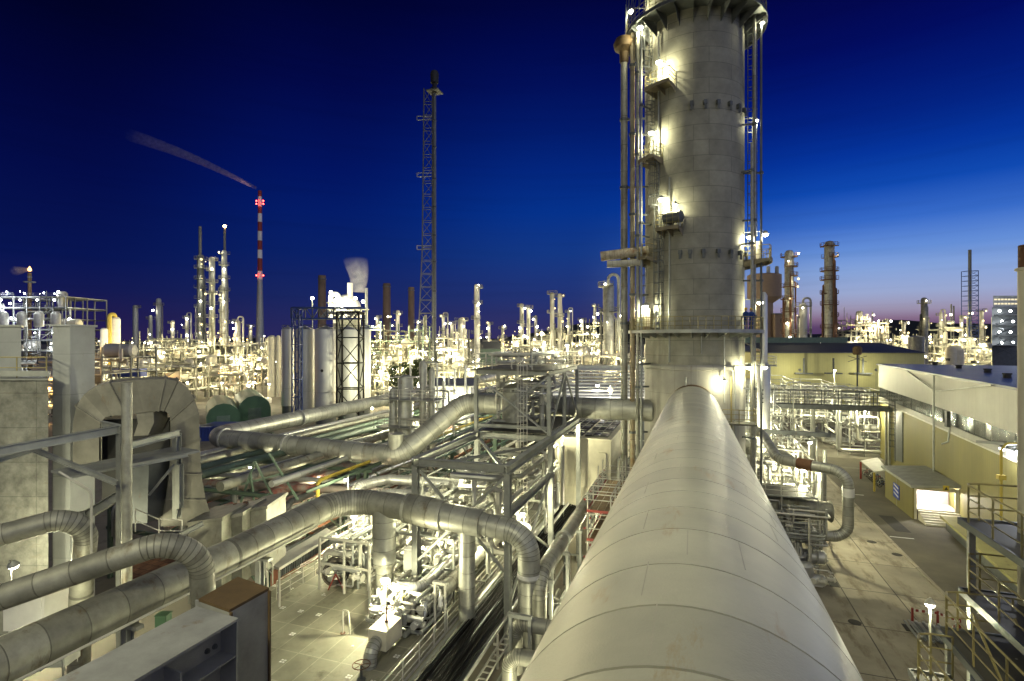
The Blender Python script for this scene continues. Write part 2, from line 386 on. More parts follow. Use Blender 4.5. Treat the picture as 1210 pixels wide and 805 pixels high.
# ------------------------------------------------------------------ ground, road, apron, hills
m_ground = M('yard_concrete', (.22, .2, .16), .85, 0, .35, .12, .1, stain=(.1, .085, .06), samt=.35, sscale=.35, sstretch=(1, 1, 1))
m_apron = M('concrete_slabs', (.36, .32, .24), .8, 0, .3, .3, .1, stain=(.17, .14, .09), samt=.42, sscale=.9, sstretch=(1, .3, 1), bump=.2, bscale=8, pattern=brick_pat(3.8, 6.2, .05, .0, dark=.25, axis='xy', vary=.16))
m_asph = M('worn_asphalt', (.135, .12, .085), .9, 0, .35, .25, .1, stain=(.14, .125, .1), samt=.3, sscale=.3, sstretch=(1, .2, 1), bump=.3, bscale=30)
g = MB(); g.poly([(-7000, -2500, 0), (7000, -2500, 0), (7000, 9000, 0), (-7000, 9000, 0)]); struct('ground', g, m_ground)
g = MB(); g.poly([(3.2, -15, .004), (19.2, -15, .004), (19.2, 97, .004), (3.2, 97, .004)]); struct('concrete_apron', g, m_apron)
g = MB(); g.poly([(18.9, -15, .008), (25.4, -15, .008), (25.9, 96, .008), (18.9, 96, .008)]); g.poly([(2, 97.2, .008), (60, 97.2, .008), (60, 104.5, .008), (2, 104.5, .008)]); struct('asphalt_road', g, m_asph)
g = MB(); 
for y in range(-10, 100, 9): g.box(18.6, 18.9, y, y+8.97, .0, .1)
struct('road_kerb', g, m_apron)
g = MB()
g.poly([(19.1, 48, .013), (20.7, 48, .013), (20.7, 48.2, .013), (19.1, 48.2, .013)]); g.poly([(19.1, 64, .013), (21.2, 64, .013), (21.2, 64.2, .013), (19.1, 64.2, .013)]); g.poly([(19.1, 80, .013), (21, 80, .013), (21, 80.2, .013), (19.1, 80.2, .013)])
struct('road_marking', g, m_white)
m_patch = M('fresh_asphalt_patch', (.045, .042, .035), .9, 0, .3, 1, .1)
g = MB(); g.poly([(20.2, 66, .013), (21.6, 66, .013), (21.6, 71.5, .013), (20.2, 71.5, .013)]); struct('asphalt_patch', g, m_patch)
m_hill = M('wooded_hill', (.018, .026, .022), .95, 0, .4, .004, .2)
def hill(d, h, px0, px1, seed, base=0):
    rr = random.Random(seed); k = 60; ph = [rr.uniform(0, 6.3) for _ in range(6)]
    g = MB(); top = []; bot = []; back = []
    for i in range(k+1):
        x = px0+(px1-px0)*i/k; a = ray(x, 402); a = a/a.length
        hh = h*(.62+.25*sin(3.1*i/k*2+ph[0])+.12*sin(9*i/k*2+ph[1])+.05*sin(31*i/k+ph[2]))*min(1, 8*i/k, 8*(k-i)/k)+base
        p = a*d; top.append((p.x, p.y, hh)); q = a*(d*.86); bot.append((q.x, q.y, -1)); q = a*(d*1.2); back.append((q.x, q.y, -1))
    for i in range(k): g.poly([bot[i], bot[i+1], top[i+1], top[i]]); g.poly([top[i], top[i+1], back[i+1], back[i]])
    return struct('hill', g, m_hill)
hill(3600, 175, 560, 1500, 3); hill(2600, 105, 760, 1330, 5); hill(4200, 46, -400, 720, 9)
# ------------------------------------------------------------------ the great duct in front of the camera
def bolt_ring(mb, c, ax, r, n, s=.03):
    a, b = frame_of(V(ax))
    for i in range(n): 
        an = 2*pi*i/n; p = V(c)+a*(cos(an)*r)+b*(sin(an)*r); mb.bar(p-V(ax)*.06, p+V(ax)*.06, s)
DZ = 15.55
t = thing('great_duct', 'huge beige insulated duct running from the foreground straight into the concrete tower', 'duct', (0, 0, DZ))
g = MB(); g.pipe([(0, -9, 15.84), (0, 41.0, 14.66)], 1.95, 72, seam=1.13, e=-.012, sw=.02)
g.build('shell', m_duct, t)
g = MB(); rr = random.Random(4)
for i in range(42):                                                  # lengthwise lap joints of the cladding sheets
    y = -8.3+i*1.132*1.02
    for k in range(3):
        a = rr.uniform(-.2, pi+.2); c = V((1.951*cos(a), y+.08, 15.624-.0236*y+1.951*sin(a))); g.bar(c, c+V((0, .95, -.0228)), .012, .006)
g.each('lap_joint', m_band, t)
g = MB(); g.lathe((0, 41.0, 14.66), [(1.94, 0), (2.0, .02), (2.0, .2), (1.7, .75), (1.6, .8), (1.6, 4.9)], 72, (0, 1, 0)); g.build('throat', m_duct, t); g = MB(); g.lathe((0, 42.4, 14.66), [(1.6, 0), (1.66, .02), (1.66, .2), (1.6, .22)], 72, (0, 1, 0)); g.build('collar', m_rust, t)
g = MB(); g.lathe((0, 45.6, 14.66), [(1.6, 0), (1.76, .05), (1.8, .5)], 72, (0, 1, 0)); g.build('sealing_hood', m_brown, t)
for y in (6, 24, 40):
    tr = thing('duct_trestle', ['steel trestle carrying the great beige duct close to the camera', 'steel trestle under the middle of the great beige duct', 'steel trestle under the great beige duct beside the tower'][(6, 24, 40).index(y)], 'trestle', (0, y, 0), 'trestles under the great duct')
    g = MB()
    for x in (-1.3, 1.3): g.hcol(x, y, 0, 12.2, .35)
    g.bar((-1.6, y, 12.35), (1.6, y, 12.35), .3); g.each('post', m_steel, tr)
    g = MB(); g.bar((-1.2, y+.02, 1), (1.2, y+.02, 6), .12); g.bar((1.2, y-.02, 7), (-1.2, y-.02, 12.5), .12); g.each('brace', m_steel, tr)
# ------------------------------------------------------------------ tower
TX, TY, TR = .1, 50.0, 4.15
tw = thing('concrete_tower', 'tall round concrete column tower with galleries, rising out of the top of the frame', 'tower', (TX, TY, 0))
g = MB(); g.lathe((TX, TY, 0), [(TR, 17.7), (TR, 66)], 96); g.build('shaft', m_tower, tw)
g = MB(); g.lathe((TX, TY, 0), [(TR+.06, 0), (TR+.06, 17.55), (TR+.16, 17.6), (TR+.16, 17.85), (TR+.01, 18.0)], 96); g.build('skirt', m_skirt, tw)
def TP(a, r=0, z=0): a = radians(a); return V((TX+(TR+r)*sin(a), TY-(TR+r)*cos(a), z))
def TD(a): a = radians(a); return V((sin(a), -cos(a), 0))
def gallery(parent, a0, a1, r0, r1, z, mat_deck, mat_rail, brk=12, rails=True, name='gallery', deep=.5):
    k = max(4, int(abs(a1-a0)/6)); A = [a0+(a1-a0)*i/k for i in range(k+1)]
    g = MB()
    for p, q in zip(A[:-1], A[1:]):
        g.prism([TP(p, r0, z), TP(q, r0, z), TP(q, r1, z), TP(p, r1, z)], (0, 0, .06), .5)
    d = g.build(name+'_deck', mat_deck, parent)
    g = MB()
    for p, q in zip(A[:-1], A[1:]): g.bar(TP(p, r1+.02, z), TP(q, r1+.02, z), .06, .28, .4)
    n = max(2, int(abs(a1-a0)/brk))
    for i in range(n+1):
        a = a0+(a1-a0)*i/n
        tdir = TD(a+90)*.03
        g.prism([TP(a, r0, z-.02)-tdir/2, TP(a, r1-.05, z-.02)-tdir/2, TP(a, r1-.05, z-.14)-tdir/2, TP(a, r0, z-.02-deep)-tdir/2], tdir)
    g.each(name+'_bracket', mat_deck, parent)
    if rails:
        g = MB(); full = abs(a1-a0) >= 359
        pts = [TP(a, r1-.06, z+.06) for a in A]
        if not full: pts = [TP(a0, r0+.05, z+.06)]+pts+[TP(a1, r0+.05, z+.06)]
        g.rail(pts, 1.1, 1.4, .03, 2, toe=False); g.build(name+'_railing', mat_rail, parent)
    return d
gallery(tw, 0, 360, .02, 1.75, 47.0, m_steeld, m_yeld, 15, name='upper_gallery', deep=1.2)
gallery(tw, -75, 100, .02, 1.5, 20.75, m_steel, m_yeld, 14, name='lower_gallery', deep=.55)
# open lattice bracing outside the upper gallery, left edge of the crown
g = MB()
for a in range(-120, -30, 9):
    g.bar(TP(a, 1.7, 46.8), TP(a, 1.7, 50.5), .05); g.bar(TP(a, 1.7, 48.1), TP(a+9, 1.7, 49.8), .04)
g.each('crown_bar', m_steeld, tw)
m_stage = M('rust_stained_grating', (.27, .23, .15), .7, .1, .3, 1, .2, stain=rust, samt=.3)
def stage(a0, a1, r1, z, h=.5, name='stage'): return gallery(tw, a0, a1, .02, r1, z, m_stage, m_yeld, 11, name=name, deep=.55)
stage(-45, -20, 1.35, 41.0); stage(-58, -36, 1.25, 35.3); stage(-33, -12, 1.3, 29.1); stage(72, 108, 2.1, 26.7); stage(-74, -44, 1.25, 27.0); stage(-80, -40, 1.1, 24.0-3)
# ladders between the stages
g = MB()
for (a, z0, z1) in ((-52, 41, 46.9), (-48, 35.3, 41), (-42, 29.1, 35.3), (-36, 20.8, 29.1), (-66, 20.8, 27), (88, 26.7, 46.8)):
    g.ladder(TP(a, .25), z0, z1, TD(a), .5)
g.each('caged_ladder', m_steeld, tw)
# ring of anchor sockets under the stages
g = MB()
for z, As in ((39.2, (-2, 12, 26, 41, 55, 70)), (27.2, (-14, -4, 10, 26, 42, 58, 74))):
    for a in As: 
        g.one(lambda g: (g.bar(TP(a, -.05, z), TP(a, .28, z), .26, .34), g.bar(TP(a, .22, z-.1), TP(a, .22, z-.55), .18, .1)))
g.each('anchor_socket', m_steeld, tw)
# dark run-off pipe and wiring conduits
g = MB()
for a, z0, z1 in ((-26, 18.2, 33.5), (-40, 21, 46), (47, 10, 18), (-8, 12, 17)):
    g.tube([TP(a, .18, z0), TP(a, .18, z1)], .07, 6)
g.tube([TP(8, .15, 20.7), TP(8, .15, 18.9)], .05, 6); g.tube([TP(33, .15, 20.6), TP(33, .15, 15)], .05, 6)
g.each('conduit', m_steel, tw)
# risers standing against the left flank
def riser(name, label, x, y, r, z0, z1, mat, seam=2.2, clamps=(), cap=None, cat='pipe', n=16, grp='risers up the left flank of the tower'):
    t = thing(name, label, cat, (x, y, z0), grp)
    g = MB(); g.pipe([(x, y, z0), (x, y, z1)], r, n, seam=seam, e=.01); g.build('run', mat, t)
    if clamps:
        g = MB()
        for z in clamps: g.one(lambda g: (g.lathe((x, y, z), [(r+.01, -.1), (r+.09, -.1), (r+.09, .1), (r+.01, .1)], n), g.bar((x, y, z), (TX-TR*.75*(1 if x < TX else -1), TY-1.5, z), .1, .14)))
        g.each('clamp', m_steeld, t)
    if cap: cap(t)
    return t
def ballcap(t):
    g = MB(); g.lathe((-5.7, 48, 46.0), [(.36, -1.5), (.4, -1.4), (.42, -.6), (.85, -.25), (.95, .15), (.75, .6), (.3, .85), (.01, .9)], 20); g.build('vent_head', m_brown, t)
riser('vent_riser', 'thick grey vent pipe with rusty mushroom head, outermost on the tower\'s left flank', -5.7, 48, .3, 0, 44.8, m_clad2, 2.6, (8, 14, 21.5, 27, 33.5, 39.5), ballcap)
riser('stained_riser', 'rust-streaked riser pipe second from the left on the tower flank', -4.95, 47.7, .22, 0, 46.8, M('stained_riser_pipe', (.42, .36, .24), .6, .1, .4, .8, .2, stain=(.25, .13, .04), samt=.42, sscale=1, sstretch=(1, 1, .25)), 3, (12, 24, 31, 38, 44), n=12)
riser('thin_riser', 'thin bright riser pipe third from the left on the tower flank', -4.45, 47.1, .15, 0, 46.5, m_clad2, 4, (16, 29, 36, 43), n=10)
riser('instrument_riser', 'slim dark riser pipe closest to the shaft on its left flank', -4.1, 46.7, .1, 0, 46, m_steel, 5, (18, 30, 40), n=8)
riser('drain_riser', 'slim grey pipe running the full height beside the right flank of the tower', 4.9, 48.6, .12, 0, 46.9, m_clad2, 5, (16, 22, 30, 38), n=10, grp='risers up the right flank of the tower')
riser('right_riser', 'thin dark pipe outermost beside the right flank of the tower', 5.45, 49, .09, 0, 46.9, m_steeld, 5, (25, 34), n=8, grp='risers up the right flank of the tower')
riser('short_riser', 'short bright pipe beside the right flank ending below the anchor sockets', 4.65, 48, .12, 8, 36.2, m_clad2, 5, (12, 28, 34), n=8, grp='risers up the right flank of the tower')
# side nozzle with rusty bands under the left stages
t = thing('side_nozzle', 'stubby rust-banded lagged pipe sticking out to the left of the tower above the lower gallery', 'pipe', (-5.5, 47.3, 27.5))
g = MB(); g.pipe([(-7.6, 46.9, 27.35), (-3.6, 47.5, 27.75)], .42, 18, seam=.42, e=.03); g.build('shell', M('rust_banded_lagging', (.5, .44, .32), .6, .1, .4, 1.5, .25, stain=(.24, .11, .03), samt=.4, sscale=2, sstretch=(1, 1, 1)), t)
g = MB(); g.pipe([(-7.0, 46.6, 26.6), (-4, 47.1, 26.7)], .3, 14, seam=.5, e=.02); g.build('lower_shell', m_band, t)
# tank-like cabinet and drum on the middle stage, cabinets
def cabinet(name, label, c, sx, sy, sz, mat, rot=0, group=None, legs=.0, cat='cabinet'):
    t = thing(name, label, cat, (c[0], c[1], c[2]), group)
    g = MB(); g.cbox((c[0], c[1], c[2]+legs+sz/2), sx, sy, sz, rot); g.build('housing', mat, t)
    g = MB(); ca, sa = cos(rot), sin(rot)
    def off(x, y, z): return (c[0]+x*ca-y*sa, c[1]+x*sa+y*ca, c[2]+z)
    g.cbox(off(0, -sy/2-.012, legs+sz/2), sx*.86, .024, sz*.86, rot); g.build('door', mat, t)
    g = MB(); g.cbox(off(0, 0, legs+sz+.02), sx*1.1, sy*1.15, .03, rot); g.build('rain_cover', mat, t)
    if legs:
        for x in (-1, 1):
            for y in (-1, 1):
                g = MB(); g.cbox(off(x*sx*.42, y*sy*.4, legs/2), .06, .06, legs, rot); g.build('leg', m_steel, t)
    return t
t = thing('pressure_drum', 'dark horizontal drum with domed end on the middle tower stage', 'drum', tuple(TP(-19, .75, 29.2)))
g = MB(); c = TP(-19, .75, 30.0); a = TD(-19+90); g.lathe(c, [(.01, -.85), (.3, -.82), (.5, -.7), (.5, .7), (.3, .82), (.01, .85)], 20, a); g.build('shell', m_steeld, t)
g = MB(); g.bar(c-a*.5-UP*.8, c-a*.5-UP*.4, .3, .1); g.bar(c+a*.5-UP*.8, c+a*.5-UP*.4, .3, .1); g.each('saddle', m_steel, t)
cabinet('tower_cabinet', 'grey cabinet on the stage at the right edge of the tower', TP(82, .9, 26.76), .8, .7, 1.5, m_cream, radians(80))
cabinet('tower_switch_box', 'pale switch box on the lower gallery at the left of the tower', TP(-58, .7, 20.82), 1.3, .5, 1.9, m_cream, radians(-50))
t = thing('gallery_valve', 'vertical valve with actuator on the lower gallery beside the pale switch box', 'valve', tuple(TP(-36, .9, 20.8)))
g = MB(); p = TP(-36, .9, 20.8); g.lathe(p, [(.05, 0), (.05, .5), (.2, .55), (.2, .75), (.08, .8), (.08, 1.2), (.16, 1.25), (.16, 1.6), (.05, 1.65)], 10); g.build('body', m_steel, t)
# ------------------------------------------------------------------ people on the gallery
m_over = M('royal_blue_overalls', (.02, .07, .3), .8, 0, .25, 4, 0); m_helm = M('yellow_hard_hat', (.85, .55, .03), .35, 0, .05, 2, 0); m_skin = M('skin', (.5, .3, .2), .6, 0, .1, 5, 0); m_boot = M('dark_boots', (.03, .025, .02), .6, 0, .1, 5, 0)
def person(label, loc, rz, arm):
    t = thing('person', label, 'person', tuple(loc)); t.rotation_euler = (0, 0, rz); L0 = V(loc)
    # continuous body grown as tapered sections (trunk, limbs share one mesh)
    import bmesh
    verts = [(0,0,.95),(0,0,1.15),(0,.01,1.38),(0,.01,1.5),(0,.0,1.58), (-.1,0,.88),(-.11,.01,.5),(-.11,-.02,.1),(-.11,.12,.05), (.1,0,.88),(.11,.01,.5),(.12,-.02,.1),(.12,.12,.05),
             (-.2,0,1.42),(-.26,-.02,1.14),(-.2,.16,.98) , (.2,0,1.42),(.27,-.02,1.15),(.22,.14,.98)]
    if arm: verts[17] = (.33, .08, 1.2); verts[18] = (.2, .24, 1.25)
    edges = [(0,1),(1,2),(2,3),(3,4),(0,5),(5,6),(6,7),(7,8),(0,9),(9,10),(10,11),(11,12),(2,13),(13,14),(14,15),(2,16),(16,17),(17,18)]
    rad = [.16,.15,.17,.09,.06,.11,.075,.06,.05,.11,.075,.06,.05,.085,.055,.042,.085,.055,.042]
    me = bpy.data.meshes.new('body'); me.from_pydata(verts, edges, []); o = bpy.data.objects.new('body', me); COL.objects.link(o); o.parent = t
    bm = bmesh.new(); bm.from_mesh(me); lay = bm.verts.layers.skin.verify(); bm.verts.ensure_lookup_table()
    for v, r in zip(bm.verts, rad): v[lay].radius = (r, r*.8)
    bm.verts[0][lay].use_root = True
    bm.to_mesh(me); bm.free()
    o.modifiers.new('skin', 'SKIN'); o.modifiers.new('sub', 'SUBSURF').levels = 1; me.materials.append(m_over)
    def sub(name, f, mat):
        g = MB(); f(g); me = bpy.data.meshes.new(name); me.from_pydata(g.v, [], g.f); me.polygons.foreach_set('use_smooth', [True]*len(g.f)); me.materials.append(mat); q = bpy.data.objects.new(name, me); COL.objects.link(q); q.parent = t
    sub('head', lambda g: (g.sphere((0, .02, 1.66), .105, 12, 8, 1.2), g.sphere((0, .13, 1.66), .02, 6, 4)), m_skin)
    sub('hard_hat', lambda g: (g.lathe((0, .02, 1.70), [(.15, 0), (.135, .015), (.125, .05), (.1, .1), (.05, .135), (.01, .14)], 14), g.prism([(-.09, .1, 1.7), (.09, .1, 1.7), (.06, .2, 1.7), (-.06, .2, 1.7)], (0, 0, .012))), m_helm)
    sub('hand', lambda g: [g.sphere((s*.21, .2 if not (arm and s > 0) else .29, .95 if not (arm and s > 0) else 1.26), .045, 8, 5, 1.2) for s in (-1, 1)], m_skin)
    sub('boot', lambda g: [g.lathe((s*.115, -.05, .055), [(.01, 0), (.055, .02), (.06, .2), (.04, .26), (.01, .27)], 8, (0, 1, 0)) for s in (-1, 1)], m_boot)
    return t
pp = PY(880, 388, 47.6); pq = PY(889, 388, 47.9)
person('worker in blue overalls and yellow hard hat, left of the pair on the gallery', (4.1, 46.95, 20.82), pi*.75, False)
person('worker in blue overalls with elbows out, right of the pair on the gallery', (4.55, 47.6, 20.82), pi*.9, True)
# ------------------------------------------------------------------ left foreground: lagged pipes, girder, arched duct, clad house
def duct(name, label, path, r, mat, n=28, bend=None, seam=1.1, cat='pipe', group=None, e=-.012, m=9, loc=None):
    path = [V(p) for p in path]; t = thing(name, label, cat, tuple(loc or path[0]), group)
    g = MB(); g.pipe(path, r, n, bend, seam=seam, e=e, m=m, sw=.018); g.build('shell', mat, t); return t
def bands(t, pts, mat=None, name='band'):
    for p, ax, r in pts:
        g = MB(); g.lathe(p, [(r-.01, -.1), (r+.05, -.09), (r+.05, .09), (r-.01, .1)], 28, ax); g.build(name, mat or m_band, t)
XP, YP = -20.0, 27.5
# the big bend: along Y at x=-20, then across to the right and down in front of the walkway
big = duct('lagged_main', 'thick grey lagged pipe sweeping above the lit deck and ending in a downward elbow', [(-20.2, 3, 10.1), (XP, 19, 10.2), (XP, YP, 10.45), (-15.6, YP, 10.3)], .72, m_clad2, 36, 4.6, 1.25, m=14)
g = MB(); g.pipe([(-15.6, YP, 10.3), (-13.4, YP, 10.1)], .84, 36, seam=.9); g.build('wide_section', m_clad2, big)
g = MB(); g.pipe([(-13.4, YP, 10.1), (-11.1, YP, 9.9)], .74, 36, seam=.8); g.build('middle_section', m_clad, big)
g = MB(); g.pipe([(-11.1, YP, 9.9), (-8.3, YP, 9.6), (-8.3, YP, 5.35)], .6, 32, 1.35, seam=.7, m=11); g.build('down_elbow', m_clad, big)
bands(big, [((-15.6, YP, 10.3), (1, 0, -.06), .8), ((-13.4, YP, 10.1), (1, 0, -.06), .8), ((-11.1, YP, 9.9), (1, 0, -.06), .7)], m_clad)
g = MB(); g.lathe((-8.3, YP, 7.35), [(.6, 0), (.63, .01), (.63, .2), (.6, .21)], 32); g.build('white_band', m_white, big)
g = MB(); g.pipe([(-8.3, YP, 5.3), (-8.3, YP, .02)], .34, 18, seam=1); g.build('drop_leg', m_clad2, big)
g = MB(); g.pipe([(-17.2, YP, 10.2), (-17.2, YP, 7.0), ], .68, 28, seam=1.0); g.build('branch_leg', m_clad, big)
g = MB(); g.pipe([(-17.2, YP, 7.0), (-17.2, YP, 4.5)], .5, 24, seam=.8); g.lathe((-17.2, YP, 6.95), [(.5, -.1), (.72, -.08), (.72, .05), (.6, .1)], 28); g.build('branch_stem', m_clad2, big)
g = MB(); g.pipe([(-11.9, YP, 9.8), (-11.9, YP, 4.5)], .47, 24, seam=1.0); g.build('second_leg', m_clad, big)
# pipes that drop in front of it
p3 = duct('elbowed_pipe', 'grey lagged pipe with a ribbed elbow dropping in front of the thick lagged main', [P(-190, 768, 15.5), P(0, 706, 17.4), P(236, 626, 19.3), P(242, 735, 20.3), P(243, 860, 20.8)], .42, m_clad2, 28, 1.35, 1.15, m=12)
p4 = duct('low_elbowed_pipe', 'shorter lagged pipe whose elbow drops behind the ribbed elbow pipe beside the grey clad house', [P(-180, 668, 20), P(0, 632, 21.2), P(104, 604, 22.6), P(96, 700, 23.4), P(93, 800, 24)], .43, m_clad2, 28, 1.2, 1.15, m=10)
# chalk scrawl on the elbow leg: a ring with two short letters
m_chalk = M('grease_pencil', (.06, .05, .045), .8, 0, .1, 1, 0)
g = MB(); c = P(235, 697, 19.93-.42)
rr_, uu_ = RT*.01, UP*.01
def scr(pts): 
    q = [c+rr_*x+uu_*y-FW*.0 for x, y in pts]
    for a, b in zip(q[:-1], q[1:]): g.bar(a, b, .012)
scr([(10*cos(i*.45), 7*sin(i*.45)+1) for i in range(15)]); scr([(-5+2.6*cos(i*.6), 1+3.2*sin(i*.6)) for i in range(12)]); scr([(1, 5), (1, -3)]); scr([(5, 5), (1, 1), (6, -4)]); scr([(-1, 10), (0, 15), (3, 12), (-2, 11)])
g.build('scrawl', m_chalk, p3)
g = MB(); c = P(182, 690, 19.4)-V((-.0, .35, -.62))
scr([(-16, -4), (-8, 0), (0, 1), (7, 5), (4, 10), (-4, 8), (-8, 2), (-3, -2), (4, 0), (16, 9)]); 
# ---- girder in the immediate foreground
gd = thing('steel_girder', 'heavy grey zinc-primed girder end in the lower left, stiffener plates and bolts in its web', 'girder', tuple(P(180, 760, 9)))
zt = 15.45
A = PZ(232, 716, zt); B_ = PZ(282, 730, zt); A0 = PZ(-60, 869, zt); wv = (B_-A); lv = (A0-A); lv.normalize(); wv.z = 0
W = wv.length; wd = wv.normalized(); lenG = 7.0
def gp(l, w, z): return A+lv*l+wd*w+UP*z
def plate(mb, pts, d): mb.prism(pts, d)
g = MB(); g.prism([gp(0, 0, -.04), gp(lenG, 0, -.04), gp(lenG, W, -.04), gp(0, W, -.04)], (0, 0, .04)); g.build('top_flange', m_girder, gd)
g = MB(); g.prism([gp(0.03, W*.6, -1.9), gp(lenG, W*.6, -1.9), gp(lenG, W*.6, -.04), gp(.03, W*.6, -.04)], wd*.03); g.build('web', m_girder, gd)
g = MB(); g.prism([gp(0, 0, -1.94), gp(lenG, 0, -1.94), gp(lenG, W, -1.94), gp(0, W, -1.94)], (0, 0, .04)); g.build('bottom_flange', m_girder, gd)
g = MB(); g.prism([gp(0, .0, -1.9), gp(0, W, -1.9), gp(0, W, -.04), gp(0, 0, -.04)], lv*.035); g.build('end_plate', m_girder, gd)
g = MB(); g.prism([gp(.04, W*.6+.03, -.62), gp(2.3, W*.6+.03, -.62), gp(2.3, W-.02, -.62), gp(.04, W-.02, -.62)], (0, 0, .025)); g.build('shelf_plate', m_girder, gd)
for l in (1.0, 2.32):
    g = MB(); g.prism([gp(l, W*.6+.03, -.6 if l == 1.0 else -1.9), gp(l, W-.015, -.6 if l == 1 else -1.9), gp(l, W-.015, -.3 if l == 1 else -.04), gp(l, W*.6+.03, -.3 if l == 1 else -.04)], lv*.03); g.build('stiffener', m_girder, gd)
for z in (-.16, -.46, -.8, -1.1):
    for l in (.16, .3):
        g = MB(); c = gp(l, W*.6+.03, z); g.lathe(c, [(.045, 0), (.045, .02), (.028, .021), (.028, .05), (.01, .05)], 8, wd); g.build('bolt', m_steeld, gd)
# ---- box end with brown primer
bx = thing('primed_box_girder', 'box girder butting against the grey girder, rust-brown primer on its top edge plates', 'girder', tuple(P(285, 720, 9.5)))
Bq = [PZ(235, 707, zt+.02), PZ(281, 681, zt+.02), PZ(318, 694, zt+.02), PZ(271, 720, zt+.02)]
e1 = (Bq[1]-Bq[0]).normalized(); e2 = (Bq[3]-Bq[0]).normalized()
g = MB(); g.prism([q-UP*.05 for q in Bq], (0, 0, .05)); g.build('top_plate', m_brown, bx)
H = 2.6
g = MB(); g.prism([Bq[3]-UP*.05, Bq[2]-UP*.05, Bq[2]-UP*H, Bq[3]-UP*H], -e2*.03); g.build('face_plate', m_girder, bx)
g = MB(); g.prism([Bq[0]-UP*.05, Bq[1]-UP*.05, Bq[1]-UP*H, Bq[0]-UP*H], e2*.03); g.build('rear_plate', m_girder, bx)
for q in (Bq[3], Bq[2]-e1*.035): 
    g = MB(); g.prism([q-UP*.05, q+e1*.035-UP*.05, q+e1*.035-UP*H, q-UP*H], e2*.05); g.build('edge_strip', m_brown, bx)
    g = MB(); g.prism([q-UP*.05-e2*.035, q+e1*.03-UP*.05-e2*.035, q+e1*.03-UP*H-e2*.035, q-UP*H-e2*.035], -e2*(W*.9)); g.build('side_plate', m_girder, bx)
# ---- arched rectangular duct
ad = thing('arched_duct', 'arch-shaped flat-sided grey sheet duct with a flared leg, beside the grey clad tower block', 'duct', tuple(P(160, 600, 30)))
ad_d = 30.0; AR = ray(175, 402); AR.z = 0; AR.normalize()
def AP(px, py, dd=0): return P(px, py, ad_d)+ (AR*dd)
outer = [(86, 560), (86, 500), (90, 480), (99, 466), (113, 457), (130, 452), (160, 448.5), (196, 447.5), (210, 450), (222, 458), (230, 471), (235, 488), (236, 520), (238, 560), (243, 590), (254, 620)]
inner = [(117, 562), (117, 510), (119, 499), (124, 493), (132, 490.5), (150, 490), (170, 488), (188, 485), (194, 485), (199, 488), (202, 496), (202, 505), (202, 530), (200, 560), (196, 590), (190, 622)]
g = MB(); dp = 2.6
for i in range(len(outer)-1):
    k = .2+.6*rnd.random()
    for (s0, s1) in ((0, 0.0),):
        q = [AP(*outer[i]), AP(*outer[i+1]), AP(*inner[i+1]), AP(*inner[i])]
        g.prism(q, AR*dp, k)
g.build('shell', m_archduct, ad)
for i in (2, 5, 7, 8, 10, 12, 13, 14):
    g = MB(); a, b = AP(*outer[i]), AP(*inner[i]); a2 = a+(a-b).normalized()*.05; b2 = b+(b-a).normalized()*.05
    g.bar(a2-FW*.03, b2-FW*.03, .07, .06); g.bar(a2+(a-b).normalized()*.01, a2+(a-b).normalized()*.01+AR*dp, .06, .07); g.build('stiffening_rib', m_archduct, ad)
g = MB(); g.prism([AP(161, 488), AP(181, 485), AP(182, 499), AP(175, 514), AP(158, 515), AP(163, 500)], FW*1.2); g.build('hopper', m_archduct, ad)
g = MB(); g.prism([AP(118, 500, 1.6), AP(201, 497, 1.6), AP(201, 600, 1.6), AP(118, 600, 1.6)], FW*.1); g.build('shade_sheet', m_rubber, ad)  # black sheet standing in for the dark inside the arch
g = MB(); a = P(175, 560, 33); g.prism([P(152, 545, 29), P(176, 545, 29), P(174, 618, 29), P(155, 618, 29)], FW*2); g.build('inlet_leg', m_steeld, ad)
# ---- skid below the flare of the duct: grey casings
for k, (px0, px1, y0, y1, dd) in enumerate(((222, 262, 618, 668, 28.5), (262, 286, 612, 650, 29.5), (286, 315, 604, 636, 30.5))):
    t = thing('fan_casing', ['rust-streaked casing at the foot of the arched duct', 'grey casing in the middle behind the flared duct leg', 'grey casing farthest from the flared duct leg, next to green trestles'][k], 'casing', tuple(P(px0, y1, dd)), 'casings beside the arched duct')
    g = MB(); g.prism([P(px0, y0, dd), P(px1, y0-6, dd), P(px1, y1+40, dd), P(px0, y1+46, dd)], FW*2.6+V((.0, 0, 0))); g.build('body', m_clad2, t)
    g = MB(); g.prism([P(px0-2, y0-1, dd-.1), P(px1+1, y0-7, dd-.1), P(px1+1, y0-3, dd-.1), P(px0-2, y0+3, dd-.1)], FW*2.8); g.build('lid', m_clad2, t)
    if k == 1:
        for dx in (0, 12, 24):
            g = MB(); c = P(266+dx, 606-dx*.2, 31); g.lathe(c, [(.05, -.5), (.05, 0), (.16, .02), (.16, .1), (.06, .12), (.06, .3), (.12, .32), (.12, .42), (.01, .44)], 10); g.build('vent', m_rust, t)
